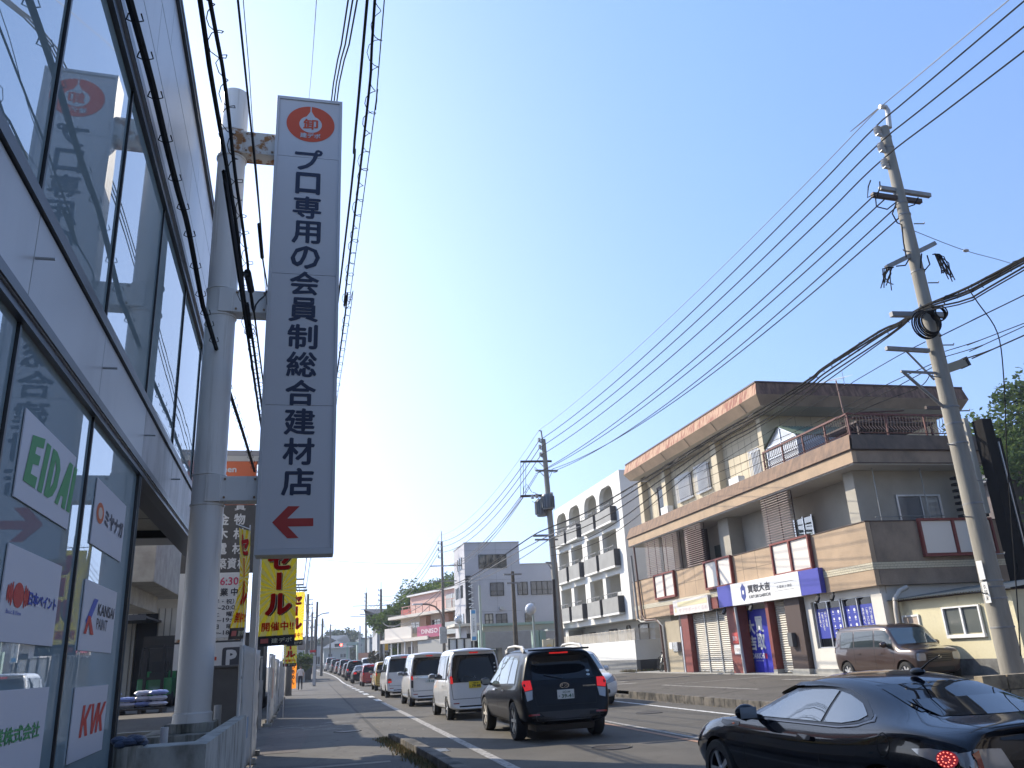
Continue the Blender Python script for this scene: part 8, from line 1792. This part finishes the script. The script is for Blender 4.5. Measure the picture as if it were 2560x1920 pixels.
house('far_house', 'far grey building with small windows behind the last right pole', H_(850, 0)[0], H_(955, 0)[0], H_(0, 570)[1], 165, 12, hz, rz_, 'flat', win=((*H_(880, 620), *H_(910, 660), cur_d),))
house('hill_house', 'weathered house with a grey tiled roof right of the dark tower', 2508, 2680, 1200, 46, 9, mat('hill_wall', (.16, .13, .12), .85, var=.3, scale=3, stretch=(1, 1, .3)), mat('roof_grey', (.18, .18, .19), .6, var=.15, scale=6), 'hip', win=((2520, 1277, 2545, 1300, mat('win_pale', (.42, .46, .46), .3)),), over=.8)
# traffic light
tl_ = thing('traffic_light', 'traffic light showing red on an arm over the far junction', 'traffic light', (4, 160, 2)); q = uY(*H_(395, 668), 160)
sp2 = uY(*H_(515, 700), 160)
mb = MB(); mb.tube([(sp2.x + 3, 160, rise(160)), (sp2.x + 3, 160, q.z + .4)], .12, 10); mb.tube([(sp2.x + 3, 160, q.z + .3), (q.x, 160, q.z + .1)], .07, 8); mb.build('pole', mat('signal_pale', (.38, .42, .40), .5), tl_, True)
mb = MB(); mb.box(q.x - .75, q.x + .75, 159.6, 159.85, q.z - .28, q.z + .28); mb.build('lamp_housing', trimb, tl_, True, bevel=.05)
mb = MB(); mb.cyl((q.x + .45, 159.6, q.z), (q.x + .45, 159.55, q.z), .24, .24, 16); mb.build('red_lamp', mat('signal_red', (.8, .05, .05), .3, emit=(1, .08, .06), es=7.), tl_, True)
g2 = thing('far_gantry', 'pale green steel gantry beam in front of the wooded knoll', 'gantry', (6, 185, 2)); a, b_ = uY(*H_(515, 650), 185), uY(*H_(690, 640), 185)
O('beam', ggm, (a.x, b_.x, 185, 185.3, a.z - .3, a.z + .3), p=g2); O('post', ggm, (a.x, a.x + .3, 185, 185.3, rise(185), a.z), (b_.x - .3, b_.x, 185, 185.3, rise(185), a.z), p=g2)
# ======================= TREES =======================
lf = [cloth('leaf_dark', (.030, .060, .016), .35), cloth('leaf_mid', (.055, .095, .024), .4), cloth('leaf_light', (.10, .14, .035), .45)]
lfh = [mat('leafh_dark', (.05, .08, .055), .9), mat('leafh_mid', (.075, .115, .06), .9), mat('leafh_light', (.12, .15, .065), .9)]
bark = mat('bark', (.07, .055, .04), .9, bump=.3)
def tree(label, x, y, z0, h, rx, n, size, ms=lf, trunk_h=.3, seed=1, group=None, name='broadleaf_tree', flat=.8):
    rnd = random.Random(seed); t = thing(name, label, 'tree', (x, y, z0), 0, group)
    ch = h * (1 - trunk_h); cz = z0 + h * trunk_h + ch * .5
    clumps = []
    for i in range(26):
        a = rnd.uniform(0, 2 * pi); e = rnd.uniform(-.8, 1); rr = rnd.uniform(.35, .95)
        k = sqrt(max(0, 1 - e * e)) * (1 if e > -.2 else .75); clumps.append((Vector((x + cos(a) * k * rx * rr, y + sin(a) * k * rx * rr, cz + e * ch * .46 * rr)), rx * rnd.uniform(.20, .38), rnd.random()))
    mb = MB()
    for i in range(n):
        c, r, tone = clumps[rnd.randrange(len(clumps))]
        v = Vector((rnd.gauss(0, 1), rnd.gauss(0, 1), rnd.gauss(0, 1))).normalized() * r * (rnd.random() ** .35) * rnd.uniform(.8, 1.25); v.z *= flat
        p = c + v; u = Vector((rnd.gauss(0, 1), rnd.gauss(0, 1), rnd.gauss(0, .6))).normalized(); w = u.cross(Vector((rnd.gauss(0, 1), rnd.gauss(0, 1), rnd.gauss(0, 1)))).normalized(); s = size * rnd.uniform(.6, 1.4)
        tt = tone * .6 + rnd.random() * .5; mb.k = 0 if tt < .38 else (1 if tt < .8 else 2)
        mb.add([p - u * s, p - w * s * .55, p + u * s, p + w * s * .55], [(0, 1, 2, 3)])
    mb.build('crown', ms, t, True, fix=False)
    mb = MB(); mb.tube([(x, y, z0), (x + .1, y, z0 + h * trunk_h), (x, y, cz)], [h * .028, h * .020, h * .010], 10)
    for c, r, _t in clumps[::3]: s0 = Vector((x, y, z0 + h * trunk_h * rnd.uniform(.8, 1.3))); mb.tube([s0, s0.lerp(c, .5) + EZ * .1, c], [h * .011, h * .007, h * .003], 6)
    mb.build('trunk', bark, t, True); return t
lfg = [cloth('leafg_dark', (.05, .085, .022), .4), cloth('leafg_mid', (.085, .135, .035), .45), cloth('leafg_light', (.13, .18, .045), .5)]
TG = 'trees on the hill behind the pink building'
for k, (px, py, Y, rx, lb) in enumerate(((300, 1120, 100, 4.2, 'lowest left tree of the hillside grove behind the pink building'), (400, 960, 106, 4.0, 'sparse topped tree of the hillside grove, left of its tallest crown'), (560, 850, 112, 5.2, 'round bright crowned tree in the middle of the hillside grove'), (680, 790, 114, 5.2, 'dense tree beside the round bright one in the hillside grove'), (790, 735, 116, 5.0, 'tallest tree of the hillside grove next to the grey office'), (1560, 590, 90, 2.6, 'small treetop peeping over the grey office wing'))):
    q = uY(*gg(px, py - 15), Y); tree(lb, q.x, Y, 1.0, q.z - 1.0, rx, 7500 if k < 5 else 1500, .20, lfg, .25, 11 + k, TG if k < 5 else None)
FG = 'trees of the distant knoll'
for k, (px, py, Y, rx, lb) in enumerate(((225, 530, 230, 5, 'yellowish leftmost tree of the distant knoll'), (300, 480, 232, 6, 'second tree from the left on the distant knoll'), (380, 420, 235, 6.5, 'tallest tree of the distant knoll'), (455, 450, 236, 6, 'pointed tree right of the tallest on the distant knoll'), (545, 440, 234, 6.5, 'round topped tree in the right half of the distant knoll'), (640, 500, 232, 6, 'dark tree near the right end of the distant knoll'), (700, 560, 226, 5, 'lowest dark tree at the right end of the distant knoll'))):
    q = uY(*H_(px, py), Y); tree(lb, q.x, Y, 1.5, q.z - 1.5, rx, 3600, .36, lfh, .08, 31 + k, FG)
for k, (px, py, Y, rx, hh3, lb) in enumerate(((2575, 930, 44, 7.0, 1.0, 'big dark green tree at the right edge, tallest beyond the shop building'), (2520, 1060, 47, 4.6, 1.0, 'darker tree just right of the black tower'), (2590, 1400, 40, 3.2, 1.0, 'low leafy tree at the right edge below the weathered house'))):
    q = uY(px, py, Y); tree(lb, q.x, Y, .5, q.z - .5, rx, (20000, 12000, 5000)[k], .17, lf, (.16, .25, .1)[k], 51 + k)
for k, (px, py, Y, rx, lb) in enumerate(((f4(790, 1260)[0], f4(790, 1260)[1], 90, 1.7, 'small rounded shrub tree beyond the flags on the left pavement side'), (H_(1285, 650)[0], H_(1285, 640)[1], 98, 1.4, 'small green tree in front of the green roofed house'), (H_(1050, 760)[0], H_(1050, 745)[1], 105, 2.2, 'brownish shrub beside the orange sign board'))):
    q = uY(px, py, Y); tree(lb, q.x, Y, rise(Y), q.z - rise(Y), rx, 900, .2, lf if k < 2 else [mat('brush_a', (.09, .07, .045), .9), mat('brush_b', (.06, .06, .03), .9), mat('brush_c', (.13, .10, .06), .9)], .2, 71 + k)
# hill ground behind the grove
hl = MB(); n = 24
for i in range(n + 1):
    for j in range(n + 1):
        u, v = i / n * 2 - 1, j / n * 2 - 1; x, y = 30 + u * 34, 125 + v * 32; rr = min(1, sqrt(u * u + v * v)); hl.v.append(Vector((x, y, -.5 + 7.5 * (cos(rr * pi) * .5 + .5) + .5 * noise.noise(Vector((x * .1, y * .1, 0))))))
hl.f = [(i * (n + 1) + j, (i + 1) * (n + 1) + j, (i + 1) * (n + 1) + j + 1, i * (n + 1) + j + 1) for i in range(n) for j in range(n)]; hl.mi = [0] * len(hl.f)
struct(hl.build('hill', mat('hill_green', (.05, .075, .025), .95, var=.4, scale=.6, bump=.6, bscale=3), smooth=True))
# low wall and street things on the far left pavement
lo_ = MB(); a, b_ = f4_(720, 1400, 88), f4_(840, 1590, 88); lo_.box(a.x, b_.x, 88, 92, 0, a.z * .45); tag(lo_.build('low_wall', M['concrete']), 'low pale block wall in front of the small shrub tree at left', 'wall')
ld = MB(); ld.box(a.x, b_.x + .6, 93, 97, 0, a.z + .1); tag(ld.build('dark_hut', mat('hut_dark', (.04, .045, .05), .7)), 'dark box shaped hut behind the low block wall at left', 'hut')
# ======================= PEOPLE =======================
def person(label, x, y, z, rz, h, shirt, trousers, step=.18, armsw=.15, phone=False):
    t = thing('person', label, 'person', (x, y, z), rz); s = h / 1.72
    J_ = {'pelvis': (0, 0, .93), 'waist': (0, 0, 1.08), 'chest': (0, .01, 1.30), 'neck': (0, 0, 1.46), 'skull': (0, .02, 1.56), 'head': (0, .03, 1.66),
          'shl': (-.17, 0, 1.40), 'ell': (-.23, -armsw * .6, 1.14), 'wrl': (-.23, -armsw * .2 + .06, .90), 'shr': (.17, 0, 1.40), 'elr': (.23, armsw * .4, 1.14), 'wrr': (.22, armsw + .1, .92),
          'hpl': (-.09, 0, .88), 'knl': (-.10, step * .6 + .03, .48), 'anl': (-.10, step * .8, .08), 'tol': (-.11, step * .8 + .17, .04), 'hpr': (.09, 0, .88), 'knr': (.10, -step * .3 + .03, .48), 'anr': (.10, -step, .09), 'tor': (.11, -step + .16, .04)}
    E_ = [('pelvis', 'waist'), ('waist', 'chest'), ('chest', 'neck'), ('neck', 'skull'), ('skull', 'head'), ('chest', 'shl'), ('shl', 'ell'), ('ell', 'wrl'), ('chest', 'shr'), ('shr', 'elr'), ('elr', 'wrr'), ('pelvis', 'hpl'), ('hpl', 'knl'), ('knl', 'anl'), ('anl', 'tol'), ('pelvis', 'hpr'), ('hpr', 'knr'), ('knr', 'anr'), ('anr', 'tor')]
    RAD = {'pelvis': (.15, .10), 'waist': (.135, .09), 'chest': (.165, .105), 'neck': (.052, .052), 'skull': (.075, .085), 'head': (.078, .095), 'shl': (.062, .062), 'ell': (.042, .042), 'wrl': (.028, .028), 'hpl': (.09, .09), 'knl': (.06, .06), 'anl': (.042, .042), 'tol': (.038, .03)}
    names = list(J_); me = bpy.data.meshes.new('body'); me.from_pydata([tuple(c * s for c in J_[n_]) for n_ in names], [(names.index(a), names.index(b_)) for a, b_ in E_], [])
    o = bpy.data.objects.new('body', me); col.objects.link(o); sk = o.modifiers.new('k', 'SKIN'); sk.use_smooth_shade = True; su = o.modifiers.new('s', 'SUBSURF'); su.levels = su.render_levels = 2
    for i, n_ in enumerate(names):
        r = RAD.get(n_) or RAD[n_[:-1] + 'l']; d_ = me.skin_vertices[0].data[i]; d_.radius = (r[0] * s, r[1] * s); d_.use_root = i == 0
    full = bpy.data.meshes.new_from_object(o.evaluated_get(bpy.context.evaluated_depsgraph_get())); bpy.data.objects.remove(o); bpy.data.meshes.remove(me)
    skin = mat('skin', (.45, .26, .18), .6); hair = mat('hair', (.012, .01, .009), .6)
    for m_ in (skin, shirt, trousers, M['black'], hair): full.materials.append(m_)
    for p in full.polygons:
        c = p.center / s; k = 0
        if c.z < .10: k = 3
        elif c.z < .98: k = 2 if abs(c.x) < .19 or c.z < .8 else 0
        elif c.z < 1.47: k = 1 if (abs(c.x) < .2 or c.z > 1.2) else 0
        elif c.z > 1.60 or (c.y < .02 and c.z > 1.53): k = 4
        p.material_index = k
    b = bpy.data.objects.new('body', full); col.objects.link(b); b.parent = t
    for sgn, (wx, wy, wz) in ((-1, J_['wrl']), (1, J_['wrr'])):
        mb = MB(); c = Vector((wx, wy, wz)) * s; mb.sphere(c - EZ * .05 * s, .036 * s, 10, (.55, 1, 1.35))
        for k in range(4): f = Vector((0, -.03 + .02 * k, -.085)) * s; mb.tube([c + f, c + f + Vector((0, .004, -.035 - .008 * (k in (1, 2)))) * s, c + f + Vector((-sgn * .012, .012, -.058 - .01 * (k in (1, 2)))) * s], .008 * s, 6)
        mb.tube([c + Vector((0, .03, -.03)) * s, c + Vector((-sgn * .02, .052, -.06)) * s, c + Vector((-sgn * .022, .05, -.085)) * s], .009 * s, 6); mb.build('hand', skin, t, smooth=True)
    mb = MB(); hc = Vector((0, .03, 1.63)) * s
    for sgn in (-1, 1): mb.sphere(hc + Vector((sgn * .03, .088, .0)) * s, .011 * s, 8); mb.sphere(hc + Vector((sgn * .08, 0, -.01)) * s, .018 * s, 8, (.4, 1, 1.5))
    mb.sphere(hc + Vector((0, .10, -.03)) * s, .014 * s, 8, (.8, 1.2, 1.4)); mb.bar(hc + Vector((-.022, .092, -.065)) * s, hc + Vector((.022, .092, -.065)) * s, .008 * s); mb.build('face', skin, t, smooth=True)
    return t
wsh, blu = mat('shirt_white', (.62, .62, .62), .8), mat('trousers_black', (.015, .015, .018), .8)
q = uZ(*zm(600, 1600, .27125)(498, 378)); ff = 62.5 / q.y; person('person in a white shirt and black trousers walking away beside the orange flag', q.x * ff + .42, 63.5, 0, R(6), 1.68, wsh, blu)
q = uY(*f4(915, 1560), 108); person('distant person in dark clothes crossing at the end of the left pavement', q.x, 108, rise(108), R(160), 1.7, mat('shirt_grey', (.10, .10, .11), .8), blu)
# ======================= STREET BEHIND THE VIEWER: UNSEEN BUILDINGS ADDED TO DARKEN REFLECTIONS =======================
for k, (x0, x1, y0, y1, z, ma, lb) in enumerate(((16.5, 27, -2, 14, 7.5, mat('back_a', (.34, .30, .25), .8, var=.1), 'unseen tan building across the road, added to darken reflections in glass and paint'), (17, 30, -26, -6, 9.5, mat('back_b', (.26, .26, .27), .8, var=.1), 'unseen grey building across the road behind the viewer, added to darken reflections'), (-14, -2.5, -40, -8, 10.5, mat('back_c', (.30, .30, .31), .8, var=.1), 'unseen grey building on the near side behind the viewer, added to darken reflections'), (13, 26, -60, -34, 8.5, mat('back_d', (.22, .17, .13), .8, var=.1), 'unseen brown building farther behind the viewer, added to darken reflections'), (-20, 14, -95, -75, 9, mat('back_e', (.16, .15, .14), .8, var=.1), 'unseen dark building closing the street far behind the viewer, added to darken reflections'))):
    if k == 0: x0, x1, y0, y1 = 24, 34, -4, 9
    t = thing('unseen_building', lb, 'building', ((x0 + x1) / 2, (y0 + y1) / 2, 0)); mb = MB(); mb.box(x0, x1, y0, y1, -.02, z); mb.build('wall', ma, t, True)
    mb = MB(); mb.box(x0 - .3, x1 + .3, y0 - .3, y1 + .3, z + .002, z + .35); mb.build('roof', rf, t, True)
    for fz in range(int(z // 3)):
        for i in range(max(1, int((y1 - y0) // 3.2))):
            yy = y0 + 1 + i * 3.2; xx = x0 - .03 if x0 > 5 else x1 + .005; mb = MB(); mb.box(xx, xx + .025, yy, yy + 1.7, 1 + fz * 3, 2.4 + fz * 3); mb.build('window', glass_c, t, True)
hzb = MB(); hzb.box(-420, 420, -140, 420, -1.6, 60); hzo = hzb.build('haze', mat('haze_air', (1, 1, 1)), fix=True); hm = hzo.data.materials[0]; nn = hm.node_tree
for q in list(nn.nodes):
    if q.type != 'OUTPUT_MATERIAL': nn.nodes.remove(q)
pv = nn.nodes.new('ShaderNodeVolumePrincipled'); pv.inputs['Color'].default_value = (.80, .88, 1, 1); pv.inputs['Density'].default_value = .0006; pv.inputs['Anisotropy'].default_value = .3
nn.links.new(pv.outputs[0], [q for q in nn.nodes if q.type == 'OUTPUT_MATERIAL'][0].inputs['Volume']); hzo['kind'] = 'stuff'; hzo['label'] = 'thin pale daylight haze over the street'; hzo['category'] = 'haze'
sc.cycles.volume_bounces = 0
